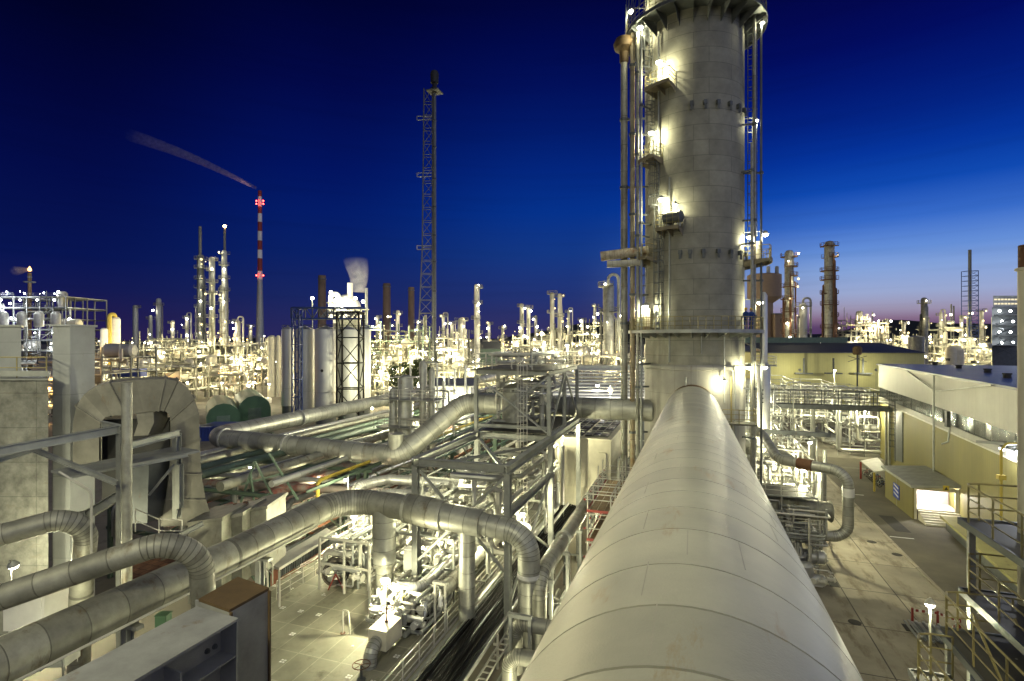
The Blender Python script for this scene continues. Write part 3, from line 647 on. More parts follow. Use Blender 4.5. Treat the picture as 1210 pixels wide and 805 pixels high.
# ---- grey clad house and block behind it
m_cladwall = M('grey_textured_cladding', (.19, .19, .165), .8, .0, .5, 1.6, .06, stain=(.16, .15, .12), samt=.35, sscale=2.2, sstretch=(.5, .5, 1.6), bump=.6, bscale=9, pattern=brick_pat(3.6, 1.9, .03, 0, dark=.7, axis='xz', vary=.05))
m_block = M('grey_panel_block', (.3, .31, .31), .7, .05, .2, .5, .05, stain=(.22, .22, .2), samt=.2, pattern=brick_pat(2.2, 2.4, .02, 0, dark=.75, axis='xz', vary=.05))
def block(name, label, px0, px1, pyt, d, depth, mat, z0=0, cat='building', side=None, roof=None):
    a = P(px0, pyt, d); b = P(px1, pyt, d); t = thing(name, label, cat, (a.x, a.y, z0))
    bk_ = ray(px1, 402); bk_.z = 0; back = bk_.normalized()*depth if side is None else V(side)
    g = MB(); g.prism([V((a.x, a.y, z0)), V((b.x, b.y, z0)), b, a], back); g.build('wall', mat, t)
    g = MB(); top = a.z
    q = [a-RT*.1-FW*.1, b+RT*.1-FW*.1, b+RT*.1+back+FW*.1, a-RT*.1+back+FW*.1]
    g.prism([p+UP*.01 for p in q], (0, 0, .12)); g.build('roof_edge', roof or m_steel, t); return t, a, b
h, a, b = block('clad_house', 'low grey house with rough textured cladding at the left edge', -120, 57, 449, 29.5, 9, m_cladwall)
g = MB(); g.rail([a-FW*.0+UP*.12, b+UP*.12-RT*.1, b+UP*.12-RT*.1+ray(57, 402)*7], 1.15, 1.6, .03, 1); g.build('roof_railing', m_yeld, h)
g = MB(); g.bar(P(-60, 441, 29.3), P(58, 441, 29.3), .12, .3); g.build('gutter', m_steel, h)
for px, py, d_, lab_ in ((16, 668, 26.2, 'glaring lamp low in front of the grey clad house'), (46, 690, 26.5, 'second lamp low in front of the grey clad house, nearer its corner'), (75, 735, 21, 'yard lamp under the thick lagged main at the lower left')):
    p_ = P(px, py, d_); lamp(tuple(p_), lab_, 420 if px < 70 else 110, .2, [V((p_.x, p_.y, p_.z-2.2)), p_+UP*.35-FW*.2], WARM, aim=(-.2, .3, -1), group='lamps in the left yard')
block('panel_block', 'tall grey panelled shaft block standing behind the arched duct', 62, 83, 385.5, 31.5, 3.2, m_block, side=tuple(P(112, 402, 33.2)-P(83, 402, 31.5)), roof=m_block)
block('roof_plant_house', 'grey box on top of the clad house cut by the left edge', -60, 25, 386, 33.5, 4, m_block, 17.5)
# ---- steel frame with long beams in front of the arched duct
sf = thing('pipe_gantry', 'weathered steel frame with round post and long sloping beams in front of the arched duct', 'frame', tuple(P(150, 640, 23)))
g = MB()
q = P(150, 452, 23.5); g.tube([q, V((q.x, q.y, 0))], .2, 14); g.each('post', m_clad2, sf)
g = MB()
for (px, y0, y1, d) in ((143, 502, 660, 24.2), (209, 512, 612, 27.0), (212, 548, 600, 26.8)):
    q = P(px, y0, d); e = P(px, y1, d); g.hcol(q.x, q.y, e.z-(6 if px == 143 else 0), q.z, .28)
g.each('column', m_steel, sf)
g = MB()
for (a_, b_, w_, h_) in (((-30, 538, 21), (144, 506, 24.2), .3, .36), ((120, 500, 26), (146, 506, 24), .2, .25), ((150, 527, 24), (212, 511, 27), .2, .3), ((-20, 548, 22), (40, 531, 23.5), .2, .2), ((33, 528, 23), (137, 570, 22.5), .16, .2), ((80, 622, 25.5), (145, 583, 24.5), .3, .4), ((58, 625, 26), (100, 606, 25), .2, .3), ((176, 585, 26), (206, 548, 26.6), .1, .1), ((150, 551, 24), (222, 537, 26.5), .15, .18), ((213, 632, 26.8), (240, 618, 27.6), .14, .25)):
    g.ibeam(P(*a_), P(*b_), w_, h_)
g.each('beam', m_steel, sf)
g = MB(); g.prism([P(60, 558, 23.6), P(82, 566, 23.2), P(236, 534, 27), P(208, 529, 28.5)], (0, 0, .1)); g.build('platform', m_steel, sf)
g = MB(); g.rail([P(66, 700, 24), P(110, 690, 24)], 1.1, 1); g.build('railing', m_steelw, sf)
# white handrails and a small stair in the gap
st = thing('service_stair', 'small white-railed service stair in the gap under the steel frame', 'stair', tuple(P(180, 640, 26)))
g = MB(); g.rail([P(160, 628, 26), P(188, 640, 26), P(215, 640, 27)], 1.1, .9, .03, 1); g.build('railing', m_steelw, st)
g = MB()
for i in range(6): g.prism([P(160+i*6, 632+i*6, 26), P(172+i*6, 628+i*6, 26), P(172+i*6, 628+i*6, 27), P(160+i*6, 632+i*6, 27)], (0, 0, .05))
g.each('tread', m_grate, st)
g = MB(); g.tube([P(70, 557, 22.5), P(108, 580, 22.5), P(108, 668, 22.5)], .05, 8, .25); solo('conduit_loop', g, m_steelw, 'slim white bent conduit in front of the steel frame', 'pipe', loc=tuple(P(108, 660, 22.5)))
# ---- yard below the pipes: machinery glimpsed between them
for k, (px, py, d, sx, sy, sz, mat, lab) in enumerate(((45, 725, 24, 1.8, 1.4, 1.6, m_white, 'white motor housing glimpsed below the ribbed elbow pipe'), (193, 728, 24, .5, .4, .5, m_green, 'green pump housing glimpsed under the thick lagged main'), (70, 770, 22, 1.1, .8, 1.3, m_steel, 'grey pump block at the lower left under the pipes'))):
    c = P(px, py, d); cabinet('pump_housing', lab, (c.x, c.y, c.z-.6), sx, sy, sz, mat, YAW, legs=.2, cat='pump')
rf = PZ(185, 668, 7.6); g = MB(); g.prism([PZ(128, 652, 8.6), PZ(218, 636, 8.6), PZ(250, 690, 8.6), PZ(168, 700, 8.6)], (0, 0, .12)); t = solo('rust_roof', g, M('rust_red_roof_tiles', (.2, .09, .05), .8, 0, .25, 1, .1, pattern=brick_pat(.4, .5, .03, .5, dark=.4, axis='xy')), 'rust-red tiled canopy roof between the grey lagged pipes', 'canopy', loc=tuple(rf))
wk = thing('yard_walkway', 'concrete walkway with yellow and black kerb beneath the left lagged pipes', 'walkway', tuple(PZ(60, 760, 4.4)))
g = MB(); g.box(-34, -25.4, 8, 25, 4.2, 4.4); g.build('slab', m_ground, wk)
g = MB()
for i in range(22): g.box(-25.7, -25.5, 8+i*.7, 8.35+i*.7, 4.4, 4.6)
g.each('yellow_stripe', m_yel, wk)
g = MB()
for i in range(22): g.box(-25.7, -25.5, 8.35+i*.7, 8.7+i*.7, 4.4, 4.6)
g.each('black_stripe', m_rubber, wk)

g = MB()
for y in (9, 14.5, 21): g.one(lambda g: (g.hcol(-20.15, y, 0 if y < 10 else 4.5, 9.2, .3), g.bar((-20.8, y, 9.3), (-19.5, y, 9.3), .3, .14)))
g.each('support', m_steel, big)
g = MB()
for k, (dx, dz, r) in enumerate(((.86, -.35, .05), (-.2, -.86, .07))): g.tube([(-20.1+dx, 3, 10.1+dz), (-20.0+dx, 19, 10.2+dz), (-20.0+dx, 24, 10.3+dz)], r, 8)
g.each('tracer_line', m_steelw, big)
# ------------------------------------------------------------------ generic plant pieces
def handwheel(mb, c, ax, r=.25, spokes=4):
    a, b = frame_of(V(ax)); c = V(c)
    def f(g):
        pts = [c+a*(cos(i*pi/7)*r)+b*(sin(i*pi/7)*r) for i in range(15)]
        g.pipe(pts, .022, 5, 0, caps=True)
        for i in range(spokes): g.bar(c, c+a*(cos(i*2*pi/spokes)*r)+b*(sin(i*2*pi/spokes)*r), .025)
    mb.one(f)
def valve(mb, c, ax=(1, 0, 0), r=.14, stem=.5, wheel=.2):
    c = V(c); ax = V(ax).normalized()
    def f(g):
        g.lathe(c, [(r*1.5, -r*2), (r*1.5, -r*1.6), (r*.8, -r*1.5), (r*1.15, 0), (r*.8, r*1.5), (r*1.5, r*1.6), (r*1.5, r*2)], 10, ax)
        g.lathe(c, [(r*.6, 0), (r*.6, r*1.8), (r*1, r*1.85), (r*1, r*2.2), (.03, r*2.3), (.03, stem)], 8)
    mb.one(f); handwheel(mb, c+UP*stem, UP, wheel)
def pipework(mb, bx, n, rg, r0=.05, r1=.16, seg=4, ns=7, vert=.4, seam=0):
    x0, x1, y0, y1, z0, z1 = bx; lo = (x0, y0, z0); hi = (x1, y1, z1)
    for _ in range(n):
        p = [rg.uniform(lo[k], hi[k]) for k in range(3)]; path = [V(p)]; last = -1
        for s in range(rg.randint(2, seg)):
            ax = 2 if (rg.random() < vert and last != 2) else rg.choice([k for k in (0, 1) if k != last] or [2])
            if ax == last: continue
            q = list(path[-1]); q[ax] = rg.uniform(lo[ax], hi[ax])
            if abs(q[ax]-path[-1][ax]) < .5: continue
            path.append(V(q)); last = ax
        if len(path) > 1: r = rg.uniform(r0, r1)*rg.choice((.7, 1, 1, 1.3)); mb.pipe(path, r, ns, r*2.5, seam=seam, m=3)
def skid(name, label, bx, seed, n=22, nv=5, frame=True, mats=None, r1=.15, group=None, rails=True, drums=0, cat='pipe skid', mfr=None, seam=0):
    x0, x1, y0, y1, z0, z1 = bx; rg = random.Random(seed); t = thing(name, label, cat, ((x0+x1)/2, (y0+y1)/2, z0), group); mats = mats or (m_clad3, m_steelw, m_steel)
    if frame:
        g = MB()
        for x in (x0, (x0+x1)/2, x1):
            for y in (y0, y1): g.box(x-.055, x+.055, y-.055, y+.055, z0, z1)
        g.each('post', mfr or m_steel, t)
        g = MB()
        for z in (z0+(z1-z0)*.5, z1):
            for y in (y0, y1): g.bar((x0, y, z+.06), (x1, y, z+.06), .1, .12)
            for x in (x0, x1): g.bar((x, y0+.09, z-.05), (x, y1-.09, z-.05), .09, .1)
        g.each('beam', mfr or m_steel, t)
    for k, mt in enumerate(mats):
        g = MB(); pipework(g, bx, n//len(mats), rg, .05, r1, seam=seam); g.each('pipe', mt, t)
    g = MB()
    for _ in range(nv): valve(g, (rg.uniform(x0, x1), rg.uniform(y0, y1), rg.uniform(z0+.4, z0+(z1-z0)*.8)), rg.choice(((1, 0, 0), (0, 1, 0))), rg.uniform(.1, .18), rg.uniform(.4, .7), rg.uniform(.14, .26))
    g.each('valve', m_steelw, t)
    for _ in range(drums):
        g = MB(); c = V((rg.uniform(x0+1, x1-1), rg.uniform(y0+1, y1-1), rg.uniform(z0+.8, z1-.8))); r = rg.uniform(.4, .7); Ld = rg.uniform(1.2, 2.6); ax = rg.choice(((1, 0, 0), (0, 1, 0), (0, 0, 1)))
        g.lathe(c, [(.01, -Ld/2-.25), (r*.7, -Ld/2-.15), (r, -Ld/2), (r, Ld/2), (r*.7, Ld/2+.15), (.01, Ld/2+.25)], 18, ax); g.build('vessel', m_clad3, t)
    return t
# ------------------------------------------------------------------ the lit deck
DK = 4.5
m_deck = M('deck_plates', (.26, .25, .19), .6, .15, .35, .5, .06, stain=(.12, .11, .08), samt=.35, sscale=.5, sstretch=(1, 1, 1), bump=.25, bscale=28, pattern=brick_pat(1.25, 2.1, .03, 0, dark=1.5, axis='xy', vary=.16))
dk = thing('service_deck', 'lit service deck of grey floor plates with white fixing dots, below the thick lagged main', 'deck', (-18.5, 26, DK))
g = MB(); g.box(-25.2, -12.2, 10, 30.5, DK-.25, DK); g.box(-25.2, -12.2, 30.5, 47, DK-.25, DK-.004); g.build('floor', m_deck, dk)
g = MB(); rr = random.Random(12); fx = MB()
for i in range(10):
    for j in range(11):
        if rr.random() < .25: continue
        x = -25+i*1.25; y = 12.6+j*2.1
        def cl(g, x=x, y=y):
            for dx, dy in ((-.08, -.075), (.08, -.075), (-.08, .075), (.08, .075)):
                if rr.random() < .9: g.box(x+dx-.055, x+dx+.055, y+dy-.05, y+dy+.05, DK+.002, DK+.02)
        fx.one(cl)
fx.each('fixing', m_white, dk, 120)
g = MB(); g.rail([(-12.35, 12, DK), (-12.35, 46, DK)], 1.1, 1.55, .03, 2, toe=True); g.build('railing', m_steelw, dk)
g = MB(); g.box(-12.2, -12.05, 10, 47, DK-.35, DK+.02); g.build('edge_beam', m_steel, dk)
for k in range(10):
    g = MB(); x, y = (-24.5, -12.6)[k % 2], 12+7*(k//2); g.hcol(x, y, 0, DK-.26, .3); g.build('column', m_steel, dk)
# shadowed wall under the deck edge
# ---- cable tray with black cables, running beside the deck towards the white building
ct = thing('cable_tray', 'open cable tray heaped with black cables beside the deck railing', 'cable tray', (-10.8, 26, DK))
g = MB(); g.box(-11.75, -9.85, 4, 54, DK-.05, DK-.02); g.build('bed', m_steeld, ct)
g = MB()
for x in (-11.8, -9.8): g.box(x-.03, x+.03, 4, 54, DK-.06, DK+.14)
g.each('side_rail', m_steel, ct)
rr = random.Random(5); g = MB()
for k in range(30):
    x = -11.65+1.6*(k/29)+rr.uniform(-.05, .05); z = DK+.05+rr.uniform(0, .16); pts = []; ph = rr.uniform(0, 6)
    for j in range(26): pts.append((x+.07*sin(j*.7+ph)+rr.uniform(-.03, .03), 4+50*j/25, z+rr.uniform(0, .05)))
    g.pipe(pts, rr.uniform(.03, .05), 5, .05, m=1)
g.each('cable', m_black, ct)
for k in range(7):
    g = MB(); y = 8+7*k; g.box(-10.05, -9.9, y, y+.15, 0, DK-.06); g.build('support', m_steel, ct)
lt = thing('cable_ladder', 'narrow pale ladder-type tray on brackets along the outer side of the black cables', 'cable ladder', (-9.3, 26, DK))
g = MB()
for x in (-9.55, -9.1): g.box(x-.025, x+.025, 4, 50, DK-.4, DK-.28)
g.each('side_rail', m_steelw, lt)
g = MB()
for k in range(92): g.box(-9.52, -9.13, 4.3+k*.5, 4.36+k*.5, DK-.37, DK-.31)
g.each('rung', m_steelw, lt)
g = MB()
for k in range(12): g.one(lambda g: (g.box(-9.6, -9.5, 6+4*k, 6.1+4*k, DK-1.5, DK+.3), g.box(-9.78, -9.6, 6+4*k, 6.08+4*k, DK-.3, DK-.2)))
g.each('bracket', m_steelw, lt)
# ---- hose reel
c = PZ(397, 693, DK); hr = thing('hose_reel', 'standing reel of dark coiled hose on the deck plates', 'hose reel', tuple(c))
ax = V((.55, -.83, .0)); a_, b_ = frame_of(ax); cc = c+UP*.95; g = MB(); rr = random.Random(3)
for k in range(16):
    R = rr.uniform(.58, .88); off = ax*rr.uniform(-.22, .22); tl = rr.uniform(-.09, .09)
    pts = [cc+off+a_*(R*cos(i*2*pi/20))+b_*(R*sin(i*2*pi/20)*1.02)+ax*(tl*sin(i*2*pi/20)) for i in range(21)]
    g.pipe(pts, .04, 5, 0)
g.build('hose_coil', m_hose, hr)
g = MB(); g.lathe(cc, [(.1, -.3), (.1, .3)], 10, ax)
for s in (-1, 1):
    for k in range(6): g.bar(cc+ax*(.3*s), cc+ax*(.3*s)+a_*(.62*cos(k*pi/3))+b_*(.62*sin(k*pi/3)), .04)
g.build('drum', m_steeld, hr)
g = MB(); 
for s in (-1, 1): g.bar(c+ax*(.36*s)+a_*.45, cc+ax*(.36*s), .06); g.bar(c+ax*(.36*s)-a_*.45, cc+ax*(.36*s), .06)
g.build('stand', m_red, hr)
# ---- long canopy box (roofed duct bank) at the far side of the deck
cp = thing('pipe_trough', 'long flat-topped trough with fringed underside raised on thin legs beside the hose reel', 'pipe trough', tuple(PZ(340, 690, DK)))
zc = DK+2.1; q = [PZ(316, 668, zc), PZ(386, 626, zc), PZ(395, 633, zc), PZ(330, 674, zc)]
g = MB(); g.prism(q, (0, 0, .16)); g.build('cover', m_steelw, cp)
g = MB(); e = (q[2]-q[3]); n_ = 34
for i in range(n_): p = q[3]+e*(i/n_); g.bar(p-UP*.02, p-UP*.42, .1, .06)
g.build('fringe', m_steeld, cp)
for s, w in ((q[0], 1), (q[3], 1), (q[1], 1), (q[2], 1)):
    g = MB(); g.box(s.x-.05, s.x+.05, s.y-.05, s.y+.05, DK, zc-.01); g.build('leg', m_steelw, cp)
g = MB(); g.rail([PZ(327, 708, DK), PZ(372, 680, DK), PZ(400, 655, DK)], 1.1, 1.3, .03, 2); solo('deck_railing', g, m_steelw, 'white railing along the fringed trough on the far edge of the deck', 'railing', loc=tuple(PZ(372, 680, DK)))
g = MB(); g.rail([PZ(283, 690, DK+2), PZ(300, 668, DK+2), PZ(322, 690, DK+2)], 1.1, 1.2, .04, 1); solo('landing_railing', g, m_steelw, 'small white railing in the gap above the rust-brown primed box girder', 'railing', loc=tuple(PZ(300, 680, DK+2)))
# ---- box valve with hand wheel and its pipe
bv = thing('boxed_valve', 'cream boxed valve with a hand wheel and stub elbow standing on the deck plates', 'valve', tuple(PZ(455, 775, DK)))
c = PZ(453, 772, DK); rot = 0
g = MB(); g.cbox((c.x, c.y+.2, DK+.95), 1.0, 1.5, .95, rot); g.build('box', m_cream, bv)
g = MB(); g.pipe([(c.x-.05, c.y-.3, DK+.9), (c.x-.05, c.y-1.0, DK+.75), (c.x-.05, c.y-1.15, DK-.1)], .33, 20, .5, seam=.25, m=5); g.build('stub_elbow', m_clad, bv)
g = MB(); g.pipe([(c.x, c.y+.9, DK+.95), (c.x, c.y+3.2, DK+1.3), (c.x, c.y+9, DK+1.3)], .3, 18, .6, seam=.8); g.build('pipe', m_clad3, bv)
g = MB(); g.lathe((c.x, c.y+.3, DK+1.4), [(.09, 0), (.09, .1), (.04, .12), (.04, .8)], 8); g.build('stem', m_rust, bv)
g = MB(); handwheel(g, (c.x, c.y+.3, DK+2.1), UP, .38, 5); g.build('hand_wheel', m_rust, bv)
g = MB(); g.lathe((c.x, c.y+1.9, DK+1.55), [(.12, 0), (.12, .08), (.05, .1), (.05, .35), (.1, .37), (.1, .45), (.01, .47)], 8); g.build('relief_cap', m_yeld, bv)
c = PZ(427, 803, DK); hw = thing('hand_wheel_stand', 'hand wheel on a short floor stand at the bottom of the picture', 'valve', tuple(c))
g = MB(); g.lathe(c, [(.2, 0), (.2, .04), (.06, .06), (.05, .7)], 10); g.build('stand', m_steeld, hw); g = MB(); handwheel(g, c+UP*.7, UP, .4, 5); g.build('wheel', m_rust, hw)
c = PZ(405, 748, DK); dp_ = thing('drain_post', 'thin bent standpipe standing alone on the deck plates', 'standpipe', tuple(c)); g = MB(); g.tube([c, c+UP*1.25, c+UP*1.3+V((.35, 0, -.06)), c+V((.45, 0, 0))], .04, 7, .1); g.build('pipe', m_steelw, dp_); g = MB(); g.lathe(c, [(.14, 0), (.14, .03)], 10); g.build('foot', m_rust, dp_)
# railed pit round the bright lamp
q = [PZ(437, 745, DK), PZ(500, 752, DK), PZ(522, 712, DK), PZ(462, 703, DK)]
pt = thing('pit_guard', 'white pipe guard rail round the opening under the glaring deck lamp', 'railing', tuple(q[0]))
for i in range(4):
    g = MB(); g.rail([q[i], q[(i+1) % 4]], 1.35, 1.4, .035, 2); g.build('guard_rail', m_steelw, pt)
g = MB(); g.prism([PZ(440, 743, DK+.004), PZ(498, 749, DK+.004), PZ(518, 712, DK+.004), PZ(463, 705, DK+.004)], (0, 0, .01)); g.build('opening', m_black, pt)
c = PZ(455, 742, DK)
lamp(c+UP*2.55, 'glaring round deck lamp on a white post beside the boxed valve', 640, .22, [c, c+UP*2.2], WARM, aim=(.2, -.6, -.5), mat=m_steelw)
# white collector pipe running away along the deck
cl = thing('collector_pipe', 'white lagged collector pipe running away from the glaring deck lamp towards the trestle', 'pipe', tuple(PZ(500, 690, DK+1.6)))
c = PZ(495, 695, DK+1.8); g = MB(); g.pipe([c+V((-1.4, -.3, 0)), c, c+V((0, 13, 0))], .3, 18, .6, seam=.9); g.build('run', m_clad3, cl)
g = MB(); g.pipe([c+V((1.1, 0.5, -.3)), c+V((1.1, 12, -.3))], .42, 18, seam=1.2); g.build('lower_run', m_clad2, cl)
# cabinets on stands
for px, py, sx, sy, sz, lg, lab in ((412, 667, .9, .5, .9, .9, 'cream double cabinet on legs next to the hose reel'), (430, 668, .75, .5, 1.0, .9, 'white control cabinet under the pipe branch behind the hose reel'), (486, 700, .75, .6, 1.3, 1.4, 'white grey-topped control cabinet on a stand amid the deck valves'), (507, 672, .6, .5, .8, 1.2, 'small pale cabinet behind the amid-valves control cabinet'), (560, 640, .8, .6, 1.2, 1.4, 'pale cabinet at the far end of the deck under the trestle')):
    c = PZ(px, py, DK); cabinet('control_cabinet', lab, tuple(c), sx, sy, sz, m_white, 0.0, legs=lg, group='cabinets on the deck')
# instrument panel frame near the rail
c = PZ(520, 745, DK); ip = thing('sampling_station', 'upright instrument frame with a bottle-shaped sampler at the deck railing', 'instrument', tuple(c))
g = MB()
for dx in (-.3, .3): g.box(c.x+dx-.05, c.x+dx+.05, c.y-.05, c.y+.05, DK, DK+2.5)
g.each('post', m_steelw, ip); g = MB(); g.box(c.x-.4, c.x+.4, c.y-.12, c.y+.12, DK+2.5, DK+2.62); g.build('hood', m_steelw, ip)
g = MB(); g.lathe((c.x+.02, c.y, DK+1.3), [(.01, 0), (.12, .02), (.12, .5), (.05, .62), (.05, .9), (.01, .92)], 12); g.build('sampler', m_white, ip)
# skids of valves and pipes
skid('valve_skid', 'crowded valve skid with white pipes directly behind the glaring deck lamp', (-22, -18.4, 27.8, 33.5, DK, DK+3.2), 21, 48, 12, group='valve skids on the deck', mfr=m_steelw)
skid('valve_skid', 'valve skid with white pipes between the two legs of the lagged main', (-17.8, -13.4, 29.0, 36, DK, DK+3.6), 22, 54, 14, group='valve skids on the deck')
skid('valve_skid', 'valve skid farthest back on the deck, beneath the braced trestle', (-20, -12.9, 37.5, 46, DK, DK+4.8), 23, 54, 12, group='valve skids on the deck', drums=2)
skid('valve_skid', 'pipe skid on the far left of the deck behind the fringed trough', (-26.5, -21.5, 36, 45, DK, DK+3.2), 24, 34, 8, group='valve skids on the deck')
skid('valve_skid', 'low valve skid by the deck railing beside the sampling frame', (-16.6, -13.0, 24.2, 28.6, DK+.2, DK+1.9), 25, 46, 12, group='valve skids on the deck', frame=False)
for px, py, hh, lab in ((418, 612, 2.6, 'deck lamp behind the crossing lagged main, beside its first leg'), (500, 646, 2.4, 'deck lamp between the two legs of the lagged main'), (575, 632, 2.8, 'deck lamp at the far end of the deck beside the railing'), (395, 628, 2.0, 'deck lamp at the far end of the fringed trough')):
    c = PZ(px, py+40, DK); lamp(c+UP*hh, lab, 420, .2, [c, c+UP*(hh-.2)], WARM, aim=(.2, -.3, -1), group='lamps over the deck')
for x, y, z, lab in ((-20, 31.5, 9.2, 'lamp hung under the thick lagged main over the valve skids, left'), (-14.5, 33, 8.8, 'lamp hung under the thick lagged main over the valve skids, right'), (-16, 41, 9.8, 'lamp under the trestle over the farthest valve skid')): lamp((x, y, z), lab, 420, .17, [(x, y+.3, DK), (x, y+.3, z+.3)], WARM, group='lamps over the deck')
# big drum and tree of relief valves
c = PZ(470, 655, DK); rv = thing('relief_valve', 'white relief valve with a round cap rising from the valve skid', 'valve', tuple(c))
g = MB(); g.lathe(c, [(.12, 0), (.12, 2.2), (.3, 2.3), (.3, 2.45), (.15, 2.5), (.15, 3.1), (.5, 3.2), (.5, 3.35), (.1, 3.45), (.01, 3.46)], 16); g.build('body', m_steelw, rv)
# ------------------------------------------------------------------ braced trestle and its upper box frame
ts = thing('braced_trestle', 'grey steel trestle of heavy beams with X bracing between deck and tower', 'trestle', (-12.6, 36, DK))
X0, X1, Y0, Y1, ZT = -15.6, -9.8, 28.4, 48.0, 12.8
g = MB()
for x in (X0, X1):
    for y in (Y0, 38, Y1): g.hcol(x, y, 0 if x == X1 else DK, ZT-.25, .36, .03)
g.each('column', m_steel, ts)
g = MB()
for x in (X0, X1): g.ibeam((x, Y0-.3, ZT), (x, Y1+.3, ZT), .4, .5, .03)
for y in (Y0, 38, Y1): g.ibeam((X0+.21, y, ZT+.004), (X1-.21, y, ZT+.004), .34, .44, .03)
g.ibeam((X1, Y0+.22, 10.2), (X1, 37.7, 10.2), .3, .35, .03); g.ibeam((X0, Y0+.22, 9.6), (X0, 37.7, 9.6), .3, .35, .03); g.ibeam((X0+.22, Y0, 10.0), (X1-.22, Y0, 10.0), .2, .26, .02)
g.each('beam', m_steel, ts)
g = MB()
g.bar((X0, Y0+.1, 12.4), (X1, 37.8, 12.5), .2, .14); g.bar((X1-.3, Y0+.3, 12.62), (X0+.3, 37.6, 12.62), .2, .14); g.bar((X0, 38.2, 12.55), (X1, Y1-.2, 12.55), .2, .14)
g.bar((X0+.2, Y0+.05, 12.3), (X1-.2, Y0+.05, 7.0), .14); g.bar((X0+.2, Y0-.06, 7.0), (X1-.2, Y0-.06, 12.3), .14)
g.bar((X1+.05, Y0+.4, 9.9), (X1+.05, 37.6, 5), .14); g.bar((X1-.06, Y0+.4, 5), (X1-.06, 37.6, 9.9), .14); g.bar((X0, Y0+.3, 9.3), (X0, 37.7, 5), .14)
g.each('brace', m_steel, ts)
ub = thing('vessel_cage', 'box-shaped steel cage with crossed braces and railed roof round a small round vessel', 'steel cage', (-12.7, 42, ZT+.25))
ZU = 17.6; Y2 = 37.7; Y3 = 47.6
g = MB()
for x in (X0+.05, X1-.05):
    for y in (Y2, 42.6, Y3): g.hcol(x, y, ZT+.27, ZU-.2, .27, .03)
g.each('column', m_steel, ub); g = MB()
for x in (X0+.05, X1-.05): g.ibeam((x, Y2, ZU), (x, Y3, ZU), .26, .32, .03)
for y in (Y2-.02, 42.6, Y3): g.ibeam((X0+.23, y, ZU+.003), (X1-.23, y, ZU+.003), .24, .3, .03)
g.ibeam((X0+.23, Y2, 13.6), (X1-.23, Y2, 13.6), .2, .25, .02)
g.each('beam', m_steel, ub); g = MB()
g.bar((X0+.2, Y2+.07, 13.3), (X1-.2, Y2+.07, ZU-.3), .12); g.bar((X1-.2, Y2-.08, 13.3), (X0+.2, Y2-.08, ZU-.3), .12)
g.bar((X1, Y2+.2, 13.3), (X1, 42.4, ZU-.3), .14); g.bar((X1+.02, 42.8, ZU-.3), (X1+.02, Y3-.2, 13.3), .14)
g.each('brace', m_steel, ub)
g = MB(); g.prism([(X0-.2, Y2-.4, ZU+.2), (X1+.4, Y2-.4, ZU+.2), (X1+.4, Y3+.4, ZU+.2), (X0-.2, Y3+.4, ZU+.2)], (0, 0, .07)); g.build('roof_deck', m_grate, ub)
g = MB(); g.rail([(X0-.1, Y2-.3, ZU+.27), (X1+.3, Y2-.3, ZU+.27), (X1+.3, Y3+.3, ZU+.27), (X0-.1, Y3+.3, ZU+.27)], 1.15, 1.4, .03, 2, closed=True); g.build('roof_railing', m_steelw, ub)
g = MB(); g.prism([(X0+.3, Y2+.3, ZT+.3), (X1-.3, Y2+.3, ZT+.3), (X1-.3, Y3-.3, ZT+.3), (X0+.3, Y3-.3, ZT+.3)], (0, 0, .06)); g.build('floor_deck', m_grate, ub)
vs = thing('round_vessel', 'squat grey vessel with a flanged lid inside the braced steel cage', 'vessel', (-13.3, 40.2, ZT+.4))
g = MB(); g.lathe((-13.3, 40.2, ZT+.37), [(1.0, 0), (1.0, 2.6), (1.12, 2.62), (1.12, 2.8), (1.0, 2.82), (.9, 3.1), (.4, 3.4), (.01, 3.45)], 28); g.build('shell', m_clad, vs)
g = MB(); g.lathe((-13.3, 40.2, ZT+.37), [(1.7, .35), (1.72, .36), (1.72, .45), (1.7, .46)], 28); g.build('ring_platform', m_grate, vs)
g = MB(); g.pipe([(-14.6, 44, ZT+.4), (-14.6, 44, 16.4), (-14.6, 41, 16.4)], .25, 14, .5, seam=.6); g.pipe([(-11.3, 41, ZT+.4), (-11.3, 41, 17), (-11.3, 46, 17)], .2, 12, .5, seam=.6); g.each('pipe', m_clad3, vs)
skid('roof_pipework', 'cluster of pipes and valves standing on the railed roof of the steel cage', (X0+.3, X1-.3, Y2+.2, Y3-.2, ZU+.27, ZU+1.5), 31, 18, 5, frame=False, cat='pipework')
g = MB(); g.ladder((-11.6, Y2-.55, 0), 5.2, 17.6, (0, -1, 0), .5); solo('cat_ladder', g, m_steelw, 'long white caged ladder up the front of the braced trestle', 'ladder', loc=(-11.6, Y2-.55, 5))
# ------------------------------------------------------------------ zig-zag duct from the tower
zz = thing('zigzag_duct', 'silver lagged duct leaving the tower leftward, dropping diagonally and doubling back into the distance', 'duct', (-25, 44, 9.3))
g = MB(); g.pipe([(-3.2, 48, 13.9), (-21.3, 48.4, 13.9), (-25.8, 43.9, 9.25), (-48.2, 43.2, 9.85), (-50.0, 150, 10.4)], .95, 32, 2.3, seam=1.25, e=.014, m=11); g.build('shell', m_clad, zz)
bands(zz, [((-10.6, 48.15, 13.9), (1, 0, 0), 1.0), ((-46.0, 43.25, 9.8), (1, 0, 0), 1.02), ((-38.2, 43.5, 9.6), (1, 0, 0), 1.02), ((-48.3, 57, 9.95), (0, 1, 0), 1.02)], m_clad3)
g = MB(); g.lathe((-26.2, 43.95, 9.9), [(.72, -.5), (.72, 1.3), (.78, 1.32), (.78, 1.42), (.01, 1.44)], 24); g.build('manhole_neck', m_clad, zz)
g = MB()
